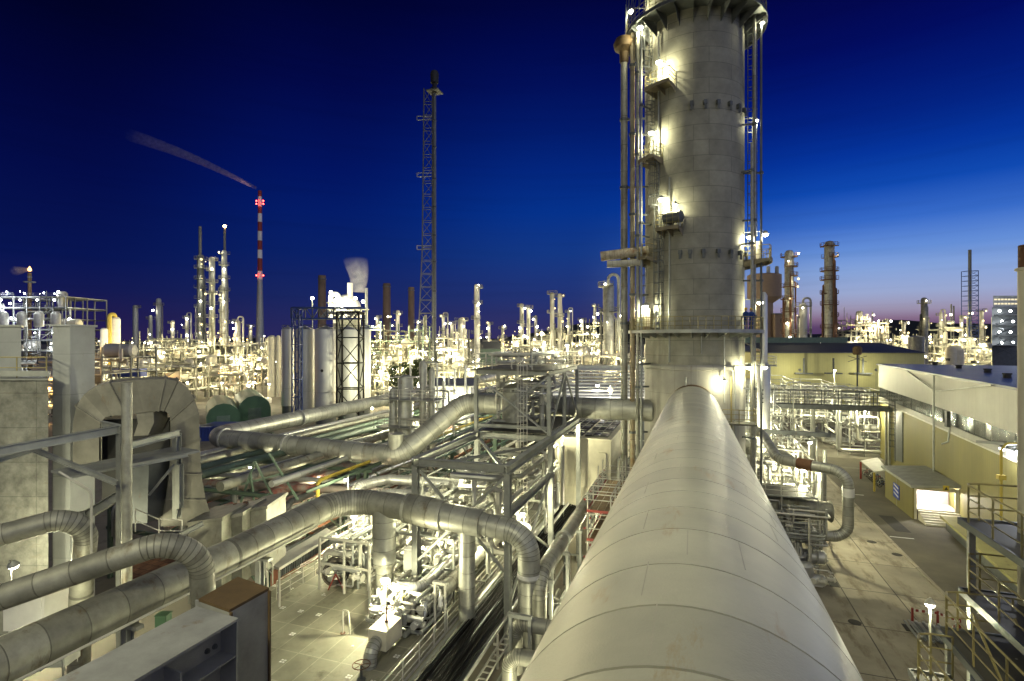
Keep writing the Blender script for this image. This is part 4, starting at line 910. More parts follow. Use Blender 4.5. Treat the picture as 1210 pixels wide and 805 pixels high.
for x in (-18, -30, -36, -43): g.one(lambda g: (g.hcol(x, 43.5 if x < -25 else 48.3, 0, 8.4 if x < -25 else 12.8, .3), g.bar((x-.8, 43.5 if x < -25 else 48.3, 8.5 if x < -25 else 12.85), (x+.8, 43.5 if x < -25 else 48.3, 8.5 if x < -25 else 12.85), .3, .12)))
for y in range(52, 150, 14): g.one(lambda g: (g.hcol(-48.8, y, 0, 8.7, .3), g.bar((-49.7, y, 8.85), (-47.9, y, 8.85), .3, .12)))
g.each('support', m_steelg, zz)
# ------------------------------------------------------------------ pipe rack along the left
pr = thing('pipe_rack', 'long green steel pipe rack of open trestles receding below the silver duct', 'pipe rack', (-37, 60, 0))
cols, beams, brs = MB(), MB(), MB()
RZ = (4.2, 6.4, 8.4)
for y in range(32, 142, 9):
    xs = (-46.5, -37, -27.5) if y > 36 else (-46.5, -37, -30)
    for x in xs: cols.hcol(x, y, 0, 8.6, .3)
    for z in RZ: beams.ibeam((-47, y, z), (xs[-1]+.6, y, z), .25, .3)
    if y < 80:
        brs.bar((xs[0]+.2, y+.2, 1), (xs[1]-.2, y+.2, 6.2), .12); brs.bar((xs[2]-.2, y+.2, 1), (xs[1]+.2, y+.2, 6.2), .12)
for x in (-46.7, -27.3): 
    for z in RZ: beams.ibeam((x, 33, z+.3), (x, 140, z+.3), .2, .25)
for y in range(33, 110, 9): brs.bar((-27.5, y+.3, 1), (-27.5, y+8.4, 8), .12); brs.bar((-27.4, y+8.4, 1), (-27.4, y+.3, 8), .12)
cols.each('column', m_steelg, pr); beams.each('beam', m_steelg, pr); brs.each('brace', m_steelg, pr)
g = MB(); g.rail([(-27.0, 50, 8.6), (-27.0, 118, 8.6)], 1.1, 2, .03, 1); g.build('railing', m_steelg, pr)
m_redpipe = M('patchy_red_white_pipe', (.42, .36, .32), .6, .1, .3, 1, .2, stain=(.33, .07, .05), samt=.46, sscale=.5, sstretch=(1, 1, 1))
pm = [(m_steelg, 'dull green'), (m_clad3, 'bright silver'), (m_clad2, 'dull grey lagged'), (m_yel, 'yellow'), (m_steeld, 'dark'), (m_redpipe, 'patchy red and white'), (m_rust, 'rusty brown')]
rr = random.Random(17)
slots = [(-45.6, .28, 1), (-44.2, .18, 0), (-43.2, .35, 2), (-41.6, .14, 3), (-40.8, .3, 0), (-39.5, .2, 4), (-38.3, .35, 0), (-36, .16, 1), (-35, .25, 4), (-33.8, .4, 2), (-32, .18, 0), (-31, .28, 1), (-29.6, .22, 0), (-28.5, .15, 3)]
ORD = ['first', 'second', 'third', 'fourth', 'fifth', 'sixth', 'seventh', 'eighth', 'ninth', 'tenth', 'eleventh', 'twelfth', 'thirteenth', 'fourteenth']
tier = {8.4: 'top', 6.4: 'middle', 4.2: 'lowest'}
for z in RZ:
    for x, r, k in slots:
        if rr.random() < .16: continue
        mt, nm = pm[k if z == 8.4 else rr.randrange(7)]
        g = MB(); y0 = rr.uniform(30, 36); 
        path = [(x, y0, z+.17+r), (x, 142, z+.17+r)]
        if rr.random() < .3: path = [(x, y0, z+.17+r-2.5)]+path
        g.pipe(path, r, 10 if r < .25 else 14, r*3, seam=3.1 if k in (1, 2) else 0, m=3)
        solo('rack_pipe', g, mt, f'{"thick" if r > .25 else "slim"} {nm} pipe on the {tier[z]} rack tier, {ORD[slots.index((x, r, k))]} from its far side', 'pipe', 'pipes lying on the green rack', loc=(x, 40, z+.3))
g = MB(); g.pipe([(-44, 36.5, 7.2), (-24, 39.2, 7.3)], .33, 16, seam=2); solo('patched_pipe', g, m_redpipe, 'red and white patchy pipe crossing in front of the green rack beneath the silver duct', 'pipe', loc=(-34, 38, 7.2))
g = MB(); g.pipe([(-42, 35.5, 8.4), (-27, 37.4, 8.4)], .2, 12, seam=2); solo('crossing_pipe', g, m_clad3, 'slim silver pipe crossing in front of the green rack above the patchy one', 'pipe', loc=(-34, 36.5, 8.4))
# green A-frame in front of the rack
af = thing('sway_frame', 'green A-shaped steel braces standing in front of the pipe rack', 'trestle', (-31, 34, 0))
g = MB()
for px0, py0, px1, py1, d in ((301, 545, 283, 598, 42), (301, 545, 330, 600, 42), (318, 535, 352, 590, 43), (285, 572, 330, 560, 42), (296, 560, 300, 590, 41.6), (272, 555, 300, 548, 42)): g.bar(P(px0, py0, d), P(px1, py1, d+.1), .14)
g.each('brace', m_steelg, af)
# upright silver lagged loop and risers near the rack end
lp = duct('lagged_loop', 'pale lagged pipe loop rising beside the pipe rack behind the thick main', [(-26.3, 37.5, 1), (-26.3, 37.5, 8.0), (-25.0, 40.5, 8.0), (-11, 41.2, 8.2)], .42, m_clad3, 20, .9, .8)
lp2 = duct('lagged_loop', 'second lagged pipe loop, nearer and lower, behind the thick main', [(-24.8, 36.8, 1), (-24.8, 36.8, 7.3), (-23.6, 39, 7.3), (-12.5, 39.6, 7.5), (-12.5, 39.6, 5)], .4, m_clad3, 20, .8, .8)
# oxide-red service floor, lit from below
g = MB(); g.box(-34, -25.5, 33, 52, 0.02, .3); solo('oxide_floor', g, m_brick, 'red-brown service floor glowing between rack and deck', 'floor slab', loc=(-30, 40, 0))
skid('pump_skid', 'pump and pipe skid on the red-brown service floor', (-33, -26.2, 35, 46, .3, 3.4), 41, 22, 6, mats=(m_brick, m_steelw, m_clad3), cat='pump skid')
for (x, y, z, lab) in ((-28, 37, 3.6, 'lamp over the red-brown service floor, nearer one'), (-31, 45, 3.6, 'lamp over the red-brown service floor, farther one')): lamp((x, y, z), lab, 420, .18, [(x, y, .3), (x, y, z-.2)], (1, .75, .45), m_bulb)
# ------------------------------------------------------------------ platform column between rack and trestle
pc = thing('reactor_column', 'cluster of slim grey vessels with ring platforms left of the diagonal silver duct', 'column', (-24, 56, 0))
c = P(490, 480, 62)
g = MB()
for dx, r, zt_ in ((-1.2, .9, 15.5), (1.1, .45, 17.2), (2.2, .35, 16.4), (-2.8, .5, 14)): g.lathe((c.x+dx, c.y, 0), [(r, 0), (r, zt_), (r*.8, zt_+.3), (r*.3, zt_+.5), (.01, zt_+.55)], 18)
g.each('vessel', m_clad, pc)
g = MB()
for z in (10, 13.2): g.box(c.x-4, c.x+3.4, c.y-1.8, c.y+1.5, z, z+.12)
g.each('platform', m_steel, pc)
g = MB()
for z in (10.12, 13.32): g.one(lambda g: g.rail([(c.x-3.9, c.y-1.7, z), (c.x+3.3, c.y-1.7, z), (c.x+3.3, c.y+1.4, z), (c.x-3.9, c.y+1.4, z)], 1.1, 1.4, .04, 2, closed=True))
g.each('railing', m_steelw, pc)
skid('column_pipework', 'tangle of white pipes round the slim grey vessels left of the diagonal duct', (c.x-4, c.x+4, c.y-1.5, c.y+3, 5, 17.5), 51, 26, 4, frame=False, cat='pipework')
# ------------------------------------------------------------------ cream building with fan coolers
fb = thing('cooler_building', 'cream building with black fan coolers in its roof, beside the scaffold', 'building', (-7.5, 54, 0))
g = MB(); g.box(-12.2, -7.0, 48.8, 72, 6.5, 10.9); g.build('upper_storey', m_cream, fb)
g = MB(); g.box(-12.0, -9.0, 49.1, 72, 0, 6.48); g.build('lower_storey', m_cream, fb)
g = MB(); g.box(-12.3, -6.9, 48.7, 72.1, 10.9, 11.05); g.build('parapet', m_cream, fb)
for i in range(3):
    for j in range(2):
        f = MB(); x0 = -11.9+j*2.4; y0 = 49.6+i*3.6; f.box(x0, x0+2.1, y0, y0+3.2, 11.06, 11.2); fo = f.build('fan_cooler', m_rubber, fb)
        f = MB()
        for k in range(1, 3): f.box(x0+.7*k-.03, x0+.7*k+.03, y0-.03, y0+3.23, 11.2, 11.28)
        for k in range(1, 3): f.box(x0-.03, x0+2.13, y0+1.05*k-.03, y0+1.05*k+.03, 11.28, 11.34)
        f.build('guard', m_steelw, fo)
g = MB(); g.box(-8.1, -7.4, 48.62, 48.79, 8.2, 9.8); g.build('louvre', m_cream, fb)
g = MB(); g.tube([(-7.3, 48.6, 6.4), (-7.3, 48.6, 0)], .1, 8); g.build('down_pipe', m_steelw, fb)
_c = P(706, 455, 92); lamp(tuple(_c), 'added fill lamp over the dark stepped slat roof', 1200, .3, [V((_c.x, _c.y, 12)), _c+UP*.5], WARM, aim=(.05, -.2, -1), gap=1)  # lamp added only to brighten the slats below
# terraced roof of slats behind the tower
sr = thing('slatted_roof', 'dark stepped roof of long slats behind the horizontal duct left of the tower', 'roof', (-10, 95, 12))
g = MB()
for k in range(9): a = P(652+k*1.5, 471-k*4.1, 84+k*4); b = P(765, 471-k*4.1, 84+k*4); g.prism([a+UP*.1, b+UP*.1, b+FW*1.5+UP*.2, a+FW*1.5+UP*.2], (0, 0, .2))
g.each('slat', m_white, sr)
g = MB(); a = P(660, 434, 121); b = P(768, 434, 121); g.bar(a, b, 1.2, 1.0); g.build('ridge', m_steel, sr)
g = MB(); a = P(652, 474, 85); b = P(765, 474, 85); g.prism([V((a.x, a.y, 0)), V((b.x, b.y, 0)), b, a], FW*34); g.build('wall', m_steeld, sr)
# ------------------------------------------------------------------ pipe running beside the great duct + drop pipes
duct('trench_pipe', 'grey lagged pipe running in line beneath the black cables towards the tower', [(-7.7, 27.3, 1), (-7.7, 27.3, 7.5), (-7.7, 62, 7.6)], .42, m_clad2, 22, None, 1.3)
g = MB(); 
for y in (33, 41, 49): g.lathe((-7.7, y, 7.52), [(.42, -.18), (.5, -.16), (.5, .16), (.42, .18)], 22, (0, 1, 0))
g.each('flange', m_clad, bpy.data.objects['trench_pipe'])
tw2 = thing('pipe_stool', 'steel stools holding the grey pipe beside the black cables', 'pipe support', (-7.7, 40, 0))
g = MB()
for y in range(24, 62, 4): g.one(lambda g: (g.box(-8.25, -8.1, y, y+.15, 0, 6.9), g.box(-7.3, -7.15, y, y+.15, 0, 6.9), g.box(-8.3, -7.1, y-.02, y+.17, 6.9, 7.08)))
g.each('stool', m_steel, tw2)
for k, (z, y, x0) in enumerate(((6.4, 24.6, -8.1), (5.5, 23.4, -8.0))):
    duct('short_header', ['upper of two grey headers crossing under the great duct', 'lower of two grey headers crossing under the great duct'][k], [(x0, y, z-2.4), (x0, y, z), (1.5, y, z)], .36, m_clad2, 20, .6, 1.1, group='headers under the great duct')
skid('trench_pipework', 'dense pipework in the pit between black cables and great duct, close by', (-8.9, -3.2, 15, 27, 0.05, 3.6), 61, 22, 5, group='pipework in the pit', cat='pipework', mats=(m_steelw, m_clad2, m_steel))
skid('trench_pipework', 'dense pipework in the pit below the scaffold', (-8.4, -3.6, 28, 38, 0.05, 4.5), 62, 20, 4, group='pipework in the pit', cat='pipework', mats=(m_steelw, m_clad2, m_steel))
skid('trench_pipework', 'dense pipework in the pit at the foot of the tower', (-6.5, -3.4, 50, 60, 0.05, 9), 63, 24, 4, group='pipework in the pit', cat='pipework', mats=(m_steelw, m_clad2, m_steel))
for (p_, lab) in (((-10.9, 45.6, 11.8), 'lamp on a post in front of the fan cooler building'), ((-6.5, 21, 3.9), 'pit lamp nearest the foreground beside the black cables'), ((-5.5, 31, 4.6), 'pit lamp under the scaffold end'), ((-5.2, 43, 5), 'pit lamp beside the scaffold'), ((-7.2, 47.3, 5.2), 'lamp washing the cream cooler building wall')):
    lamp(p_, lab, 380, .18, [(p_[0]+.3, p_[1], 0), (p_[0]+.3, p_[1], p_[2]+.3)], WARM, group='lamps in the pit')
# ------------------------------------------------------------------ scaffold
sc = thing('scaffold', 'tube scaffold with red-ended planks between cable tray and great duct', 'scaffold', (-5, 44, 0))
g = MB(); xs = (-6.9, -5.3, -3.7); ys = (37, 39.2, 41.4, 43.6, 45.8)
for x in xs:
    for y in ys: g.tube([(x, y, 0), (x, y, 9.3+(1 if y > 40 else 0))], .045, 6)
g.each('standard', m_steelw, sc); g = MB()
for z in (1.9, 2.9, 3.9, 4.9, 5.9, 6.9, 7.9, 8.9, 9.3):
    for x in xs: g.tube([(x, ys[0]-.2, z), (x, ys[-1]+.2, z)], .035, 6)
    for y in ys: g.tube([(xs[0]-.2, y, z+.05), (xs[-1]+.2, y, z+.05)], .035, 6)
g.each('ledger', m_steelw, sc); g = MB()
for z in (2, 4, 6, 8): 
    for k in range(3): g.box(-6.8+k*.5, -6.35+k*.5, 37, 45.8, z+.09, z+.13)
g.each('plank', M('scaffold_plank', (.35, .25, .14), .8, 0, .3, 2, .3), sc); g = MB()
for z in (2, 4, 6, 8): g.box(-6.95, -3.6, 36.9, 36.96, z+.1, z+.28); g.box(-6.95, -6.9, 37, 45.8, z+.1, z+.28)
g.each('toe_board', m_red, sc); g = MB()
for z in (2.9, 4.9, 6.9, 8.9):
    for y in ys: g.box(-7.18, -7.04, y-.05, y+.05, z-.02, z+.1)
g.each('coupler', m_red, sc)

for k, (x, y, z, lab) in enumerate(((-41, 41.5, 7.6, 'lamp under the left end of the silver duct over the rack'), (-33, 41.8, 7.0, 'lamp under the middle of the silver duct over the rack'), (-38, 58, 11.5, 'lamp on the rack between the two runs of the silver duct, nearer'), (-38, 84, 11.5, 'lamp on the rack between the two runs of the silver duct, farther'), (-26, 36, 9.0, 'lamp at the near edge of the green rack'))): lamp((x, y, z), lab, (120, 170, 70, 70, 150)[k], .14, [(x, y+.3, 0), (x, y+.3, z+.3)], WARM, aim=(.1, -.2, -1) if k not in (2, 3) else (0, -.6, .1), group='lamps on the pipe rack')
for k, (x, y, z, lab) in enumerate(((-14.5, 33, 11.6, 'lamp inside the braced trestle, near end'), (-11, 35, 8.2, 'lamp low inside the braced trestle'), (-12.8, 44, 16.5, 'lamp inside the vessel cage'), (-10.4, 46, 19.6, 'lamp on the railed roof of the vessel cage'))): lamp((x, y, z), lab, 260, .15, [(x, y+.3, 4.6 if z < 12 else z-2), (x, y+.3, z+.3)], WARM, group='lamps in the braced trestle')

skid('cage_pipework', 'pipes and valves crowded round the vessel inside the steel cage', (X0+.5, X1-.5, 38.2, 47.2, ZT+.5, 17.2), 91, 40, 8, frame=False, cat='pipework')
skid('trestle_pipework', 'maze of pipes inside the braced trestle below the steel cage', (-15.1, -10.3, 29.2, 47, 5, 12), 92, 60, 8, frame=False, cat='pipework', r1=.22, mats=(m_clad3, m_clad, m_steelw))
# ------------------------------------------------------------------ exchanger unit right of the great duct
def exch(name, label, p, q, r, mat, group=None, cone=0, saddles=True):
    p, q = V(p), V(q); ax = (q-p).normalized(); Ld = (q-p).length; t = thing(name, label, 'heat exchanger', tuple((p+q)/2-UP*r), group)
    g = MB(); pr = [(.01, -r*.45), (r*.6, -r*.35), (r, 0)]
    if cone: pr += [(r, Ld*.55), (r*cone, Ld*.9), (r*cone, Ld), (r*cone+.12, Ld), (r*cone+.12, Ld+.1), (.01, Ld+.12)]
    else: pr += [(r, Ld), (r*.6, Ld+r*.35), (.01, Ld+r*.45)]
    g.lathe(p, pr, 28, ax, segtone=.5); g.build('shell', mat, t)
    for k in range(1, 4):
        g = MB(); c = p+ax*(Ld*k/4*(.6 if cone else 1)); g.lathe(c, [(r, -.06), (r+.06, -.05), (r+.06, .05), (r, .06)], 28, ax); g.build('band', m_band, t)
    if saddles:
        for k in (.2, .75):
            g = MB(); c = p+ax*(Ld*k*(.65 if cone else 1)); g.cbox((c.x, c.y, c.z-r-.3+.06), .3, r*1.4, .75); g.build('saddle', m_steel, t)
    return t
exch('conical_exchanger', 'large horizontal exchanger tapering towards its flanged right end, uppermost of the stack', (5.2, 52, 5.4), (11.2, 52.4, 5.3), 1.1, m_clad2, 'stacked exchangers', cone=.72)
exch('shell_exchanger', 'horizontal lagged exchanger joined to the tall pipe loop, middle of the stack', (5.5, 51, 3.6), (9.6, 51, 3.6), .78, m_clad, 'stacked exchangers')
exch('shell_exchanger', 'lowest and shortest exchanger of the stack with a pale end cap', (6, 50.6, 1.9), (10.4, 50.6, 1.9), .55, m_clad3, 'stacked exchangers')
lp = duct('pipe_loop', 'tall lagged pipe loop arching over and down onto the stacked exchangers', [(3.2, 58, 11.2), (6.3, 58.5, 11.2), (7.4, 54, 9.2), (12.3, 51.2, 9.0), (12.3, 51.2, 3.6), (9.9, 51.0, 3.6)], .43, m_clad, 24, 1.25, .8, m=9)
g = MB(); g.pipe([(8.85, 53.1, 9.14), (9.9, 52.5, 9.1)], .5, 24); g.build('rusty_sleeve', m_rust, lp)
g = MB(); g.lathe((12.3, 51.2, 7.0), [(.43, 0), (.46, .01), (.46, .7), (.43, .71)], 24); g.build('white_sleeve', m_white, lp)
duct('column_pipe', 'upright silver pipe beside the road ending in a flange, right of the exchangers', [(11.6, 58.5, .1), (11.6, 58.5, 7.2)], .36, m_clad3, 18, None, 1.0)
duct('column_pipe', 'thin dark upright beside the silver pipe at the roadside', [(12.4, 60, .1), (12.4, 60, 9.2)], .16, m_steel, 12, None, 3)
for k, (y, z, r) in enumerate(((60, 9.8, .5), (57, 8.0, .55), (54, 6.4, .45))):
    duct('cross_header', ['topmost header', 'middle header', 'lowest header'][k]+' emerging from under the great duct beside the exchangers', [(1, y, z), (4.8, y, z), (6, y-1.5, z-1.6), (6, y-1.5, z-4)], r, m_clad2, 20, 1.0, .9, group='headers right of the great duct')
skid('access_tower', 'steel access frame with pipes round the stacked exchangers', (4.4, 9.8, 49.8, 53.5, .05, 6.9), 71, 20, 6, cat='steel frame', seam=0)
g = MB(); g.prism([(4.6, 49.9, 6.95), (9.6, 49.9, 6.95), (9.6, 53.4, 6.95), (4.6, 53.4, 6.95)], (0, 0, .06)); t = solo('exchanger_platform', g, m_grate, 'grated platform over the stacked exchangers with railings', 'platform', loc=(7, 51, 6.95))
g = MB(); g.rail([(4.7, 50, 7.01), (9.5, 50, 7.01), (9.5, 53.3, 7.01), (4.7, 53.3, 7.01)], 1.1, 1.2, .03, 2, closed=True); g.build('railing', m_steelw, t)
g = MB(); g.rail([(4.5, 49.4, 4.2), (9.9, 49.4, 4.2)], 1.1, 1, .03, 2); g.rail([(5, 48.9, 2.4), (8, 48.9, 2.4), (8, 48.9, .6)], 1.1, 1, .035, 1); t2 = solo('access_railing', g, m_steelw, 'white pipe railings on the road side of the stacked exchangers', 'railing', loc=(7, 49, 0))
skid('pump_row', 'row of pumps and valves at the foot of the exchangers', (5, 10.5, 47.8, 49.2, .05, 1.6), 72, 14, 6, frame=False, drums=3, cat='pumps')
skid('unit_pipework', 'thin pipes and valves tangled in front of the stacked exchangers', (4.6, 10.6, 48.9, 50.6, .1, 6.5), 76, 40, 10, frame=False, r1=.1, group='pipework behind the exchangers')
lamp((8.2, 48.6, 1.6), 'floor lamp glaring beneath the access railings of the exchangers', 420, .16, [(8.2, 49, 0), (8.2, 49, 1.9)], WARM)
skid('unit_pipework', 'crowded valves and pipes behind the exchanger stack, near half', (4.6, 11, 54.5, 63, .05, 8.5), 73, 44, 10, drums=3, group='pipework behind the exchangers')
skid('unit_pipework', 'crowded valves and pipes behind the exchanger stack, far half', (4.6, 12.5, 64, 76, .05, 9.5), 74, 48, 10, drums=4, group='pipework behind the exchangers')
skid('unit_pipework', 'tall frame full of slender pipes right of the tower foot, by the bridge', (5, 12.5, 78, 95, .05, 13), 75, 50, 8, drums=3, group='pipework behind the exchangers')
g = MB(); g.bar((4.8, 61, 10.6), (13.4, 62.5, 10.3), .4, .45); solo('dark_header_beam', g, m_steeld, 'dark horizontal beam spanning above the valves right of the tower', 'beam', loc=(9, 62, 10.5))
for k in range(5):
    t = thing('bent_tube', f'{["nearest", "second", "third", "fourth", "farthest"][k]} of five dark curved tubes arching over the valves behind the exchangers', 'pipe', (8, 62+k, 6), 'curved tubes behind the exchangers')
    g = MB(); g.pipe([(7.2, 62+k*.9, 4), (7.2, 62+k*.9, 7.6), (10.6, 62+k*.9, 7.8), (10.8, 62+k*.9, 4.5)], .2, 12, 1.3, m=7); g.build('run', m_clad2, t)
# grey vessel column and thin pipes between tower and yellow hall
t = thing('grey_column', 'slim grey vessel column with dark holes, between tower and yellow hall', 'column', (8.3, 72, 0))
g = MB(); g.lathe((8.3, 72, 0), [(.75, 0), (.75, 16.8), (.6, 17.1), (.42, 17.3), (.42, 25.5), (.2, 25.9), (.01, 25.95)], 22, segtone=2); g.build('shell', m_clad3, t)
g = MB(); g.box(7.0, 9.6, 70.6, 73.4, 16.9, 17.0); g.build('platform', m_steel, t); g = MB(); g.rail([(7.1, 70.7, 17), (9.5, 70.7, 17), (9.5, 73.3, 17), (7.1, 73.3, 17)], 1.1, 1.2, .035, 2, closed=True); g.build('railing', m_steelw, t)
g = MB(); 
for z in (12.5, 13, 13.5, 14): g.bar((8.1, 71.2, z), (8.1, 71.26, z), .14)
g.each('port', m_black, t)
# unit beyond the crossing road: silver drums, forest of pipes
for k, (px, py) in enumerate(((985, 498), (1004, 497), (985, 522), (1003, 524))):
    c = P(px, py, 104); exch('silver_drum', ['upper left', 'upper right', 'lower left', 'lower right'][k]+' of the four long silver drums beyond the crossing road', c, c+V((-4.5, 8.0, .6)), .95, m_clad3, 'silver drums beyond the road', saddles=False)
for k, (x0, x1, y0, y1, h_) in enumerate(((9, 17, 106, 118, 13), (17.5, 25, 112, 124, 12), (24, 32, 106.5, 118, 11), (8, 20, 122, 138, 10.5), (20, 34, 126, 140, 10))):
    skid('road_unit', ['pipe forest beyond the crossing road, close to the grey column', 'pipe forest beyond the crossing road, behind the silver drums', 'pipe forest beyond the road at the corner of the yellow-walled building', 'tall pipe forest farther back below the yellow hall, on its left', 'tall pipe forest farther back below the yellow hall, on its right'][k], (x0, x1, y0, y1, .05, h_), 80+k, 46, 6, drums=3, mats=(m_clad3, m_clad3, m_steelw, m_steel), r1=.22, group='pipe forests beyond the road', cat='process unit')
rr = random.Random(81)
for (p_, w_, lab) in (((9.8, 56, 7.9), 700, 'lamp among the valves above the stacked exchangers'), ((6.6, 48.6, 1.9), 300, 'low lamp over the pumps in front of the exchangers'), ((8.5, 64.5, 6.5), 800, 'lamp under the curved dark tubes'), ((6, 70, 9.5), 800, 'lamp beside the grey vessel column'), ((12.2, 66, 8.8), 420, 'roadside lamp behind the tall pipe loop'), ((9.5, 84, 8.5), 700, 'lamp in the tall pipe frame right of the tower foot'), ((11, 96, 6.5), 700, 'lamp at the crossing road beside the tall pipe frame'),
                     ((13, 107, 9), 800, 'lamp in the pipe forest close to the grey column'), ((21, 111, 7), 800, 'lamp above the four silver drums'), ((28, 106, 8), 700, 'lamp at the corner of the yellow-walled building across the road'), ((14, 119.5, 14), 1500, 'lamp high in the left pipe forest below the yellow hall'), ((27, 122, 14), 1500, 'lamp high in the right pipe forest below the yellow hall')):
    lamp(p_, lab, w_*1.35, .2, [(p_[0], p_[1]+.5, 0), (p_[0], p_[1]+.5, p_[2]+.35), (p_[0], p_[1]+.1, p_[2]+.4)], WARM, group='lamps right of the great duct', gap=.5, aim=(rr.uniform(-.2, .2), -.4, -1))
# ------------------------------------------------------------------ bridge walkway
br = thing('footbridge', 'dark steel footbridge from the tower side to the big yellow-walled building', 'bridge', (19, 100, 9))
g = MB(); g.box(8, 30.4, 99.3, 101.2, 9.0, 9.25); g.build('deck', m_steeld, br)
for y in (99.2, 101.3):
    g = MB(); g.box(8, 30.4, y-.08, y+.08, 8.7, 9.4); g.build('girder', m_steeld, br)
    g = MB(); g.rail([(8, y, 9.4), (30.4, y, 9.4)], 2.3, 2.4, .07, 3); g.build('railing', m_steeld, br)
for x in (8.6, 19, 29.6):
    for y in (99.5, 101): g = MB(); g.box(x-.15, x+.15, y-.15, y+.15, 0, 8.7); g.build('pillar', m_steel, br)
# ------------------------------------------------------------------ yellow hall in the distance
yh = thing('yellow_hall', 'long low yellow hall with dark roof behind the footbridge', 'hall', tuple(P(1000, 402, 150)-UP*20))
a, b = P(905, 417, 150), P(1092, 419, 150); z1 = a.z; k = FW*32
m_yclad = M('yellow_profiled_cladding', (.48, .45, .2), .6, .05, .1, .25, .03, stain=(.3, .26, .12), samt=.15, sscale=.3, sstretch=(1, 1, .15), pattern=brick_pat(.45, 40, .03, 0, dark=.82, axis='xz', vary=.02))
m_yclad2 = M('yellow_wall_cladding', (.215, .19, .06), .6, .05, .2, .2, .03, stain=(.28, .24, .12), samt=.2, sscale=.3, sstretch=(1, 1, .12), pattern=brick_pat(.5, 40, .03, 0, dark=.84, axis='yz', vary=.03))
m_wclad = M('white_wall_cladding', (.36, .355, .31), .55, .1, .16, .25, .03, stain=(.4, .37, .28), samt=.16, sscale=.3, sstretch=(1, 1, .12), pattern=brick_pat(.9, 40, .025, 0, dark=.86, axis='yz', vary=.02))
g = MB(); g.prism([V((a.x, a.y, 0)), V((b.x, b.y, 0)), V((b.x, b.y, z1)), V((a.x, a.y, z1))], k); g.build('wall', m_yclad, yh)
m_roofd = M('dark_roof_felt', (.07, .075, .085), .55, .1, .25, .15, .1)
g = MB(); q = [V((a.x, a.y, z1))-FW*.6, V((b.x, b.y, z1))-FW*.6]; m_ = [q[0]+FW*14+UP*2.6-RT*0, q[1]+FW*14+UP*2.6-RT*3]; g.prism([q[0], q[1], m_[1], m_[0]], (0, 0, .25)); g.build('roof_slope', m_roofd, yh)
g = MB(); g.prism([m_[0]+UP*.26, m_[1]+UP*.26-RT*10, m_[1]+UP*1.9-RT*10, m_[0]+UP*1.9], FW*10); g.build('ridge_monitor', m_steelg, yh)
for k_ in range(3):
    t = MB(); c = P(950+k_*35, 440, 148); t.box(c.x-2.2, c.x+2.2, c.y, c.y+.5, c.z-.4, c.z); t.box(c.x-.2, c.x+.2, c.y, c.y+.4, c.z, c.z+4); t.build('vent_rail', m_steeld, yh)
t = thing('roof_fan', 'rusty extractor fan housing on a stand in front of the yellow hall', 'fan', tuple(P(1013, 440, 144)))
g = MB(); c = P(1013, 414, 144); g.lathe(c-UP*1.1, [(.9, 0), (1.1, .3), (1.1, 1.9), (.6, 2.4), (.01, 2.45)], 16); g.build('housing', m_brown, t); g = MB(); g.box(c.x-.15, c.x+.15, c.y-.15, c.y+.15, 0, c.z-1.1); g.bar((c.x-2.2, c.y, c.z-1.4), (c.x+2.2, c.y, c.z-3), .15); g.bar((c.x+2.2, c.y, c.z-1.4), (c.x-2.2, c.y, c.z-3), .15); g.build('stand', m_steeld, t)
# ------------------------------------------------------------------ big building along the road
WA = V((30.6, 107.4, 0)); WD = V((-.08, -.997, 0)).normalized(); WN = V((-.997, .08, 0)).normalized()
def WP(s, z, out=0): return WA+WD*s+WN*out+UP*z
def WALL(px, py, out=0):
    r = ray(px, py); d = (WA-C0).dot(WN)/r.dot(WN); p = C0+r*d; return p+WN*out
hb = thing('process_hall', 'big road-side hall with white upper cladding, yellow lower wall and flat dark roof', 'building', tuple(WA))
LB = 96.0
def wallbox(z0, z1, s0, s1, out, th, name, mat, parent=hb):
    g = MB(); g.prism([WP(s0, z0, out), WP(s1, z0, out), WP(s1, z1, out), WP(s0, z1, out)], -WN*th); return g.build(name, mat, parent)
wallbox(0, 9.7, 0, LB, 0, 45, 'lower_wall', m_yclad2)
wallbox(9.72, 10.4, 0, LB, .25, 45, 'upper_wall', m_wclad); wallbox(12.0, 15.75, 0, LB, .25, 45, 'upper_wall', m_wclad)
wallbox(9.55, 9.74, -.1, LB, .32, .3, 'drip_edge', m_steelw)
m_ribbon = M('glazing_ribbon', (.2, .21, .21), .12, .75, .5, 1.0, .5, bump=.5, bscale=.7)
g = MB(); rr = random.Random(6)
for k in range(64):
    s0 = k*1.5; d0 = rr.uniform(-.03, .03); d1 = rr.uniform(-.05, .05)
    g.poly([WP(s0+.02, 10.4, .1+d0), WP(s0+1.48, 10.4, .1+d1), WP(s0+1.48, 12.0, .1-d0), WP(s0+.02, 12.0, .1-d1)])
g.build('glazing_ribbon', m_ribbon, hb)
wallbox(10.4, 12.0, 0, LB, -.3, 1, 'ribbon_backing', m_steel)
g = MB(); g.prism([WP(-.4, 15.76, .5), WP(LB, 15.76, .5), WP(LB, 15.76, -45), WP(-.4, 15.76, -45)], (0, 0, .24)); g.build('roof', M('blue_grey_roof_membrane', (.11, .12, .15), .4, .1, .25, .15, .03, pattern=brick_pat(3, 1.5, .03, 0, dark=.75, axis='xy', vary=.06)), hb)
for k, (px, py) in enumerate(((1105, 431), (1133, 435), (1167, 440), (1120, 426), (1190, 446), (1150, 429))):
    g = MB(); c = PZ(px, py, 16.0); g.lathe(c, [(.35, 0), (.35, .35), (.42, .36), (.42, .5), (.01, .52)], 12); g.build('roof_vent', m_rubber, hb)
wd_ = lambda px, py, o=.3: WALL(px, py, o)
g = MB(); a, b = wd_(1062, 474, .5), wd_(1062, 545, .5)
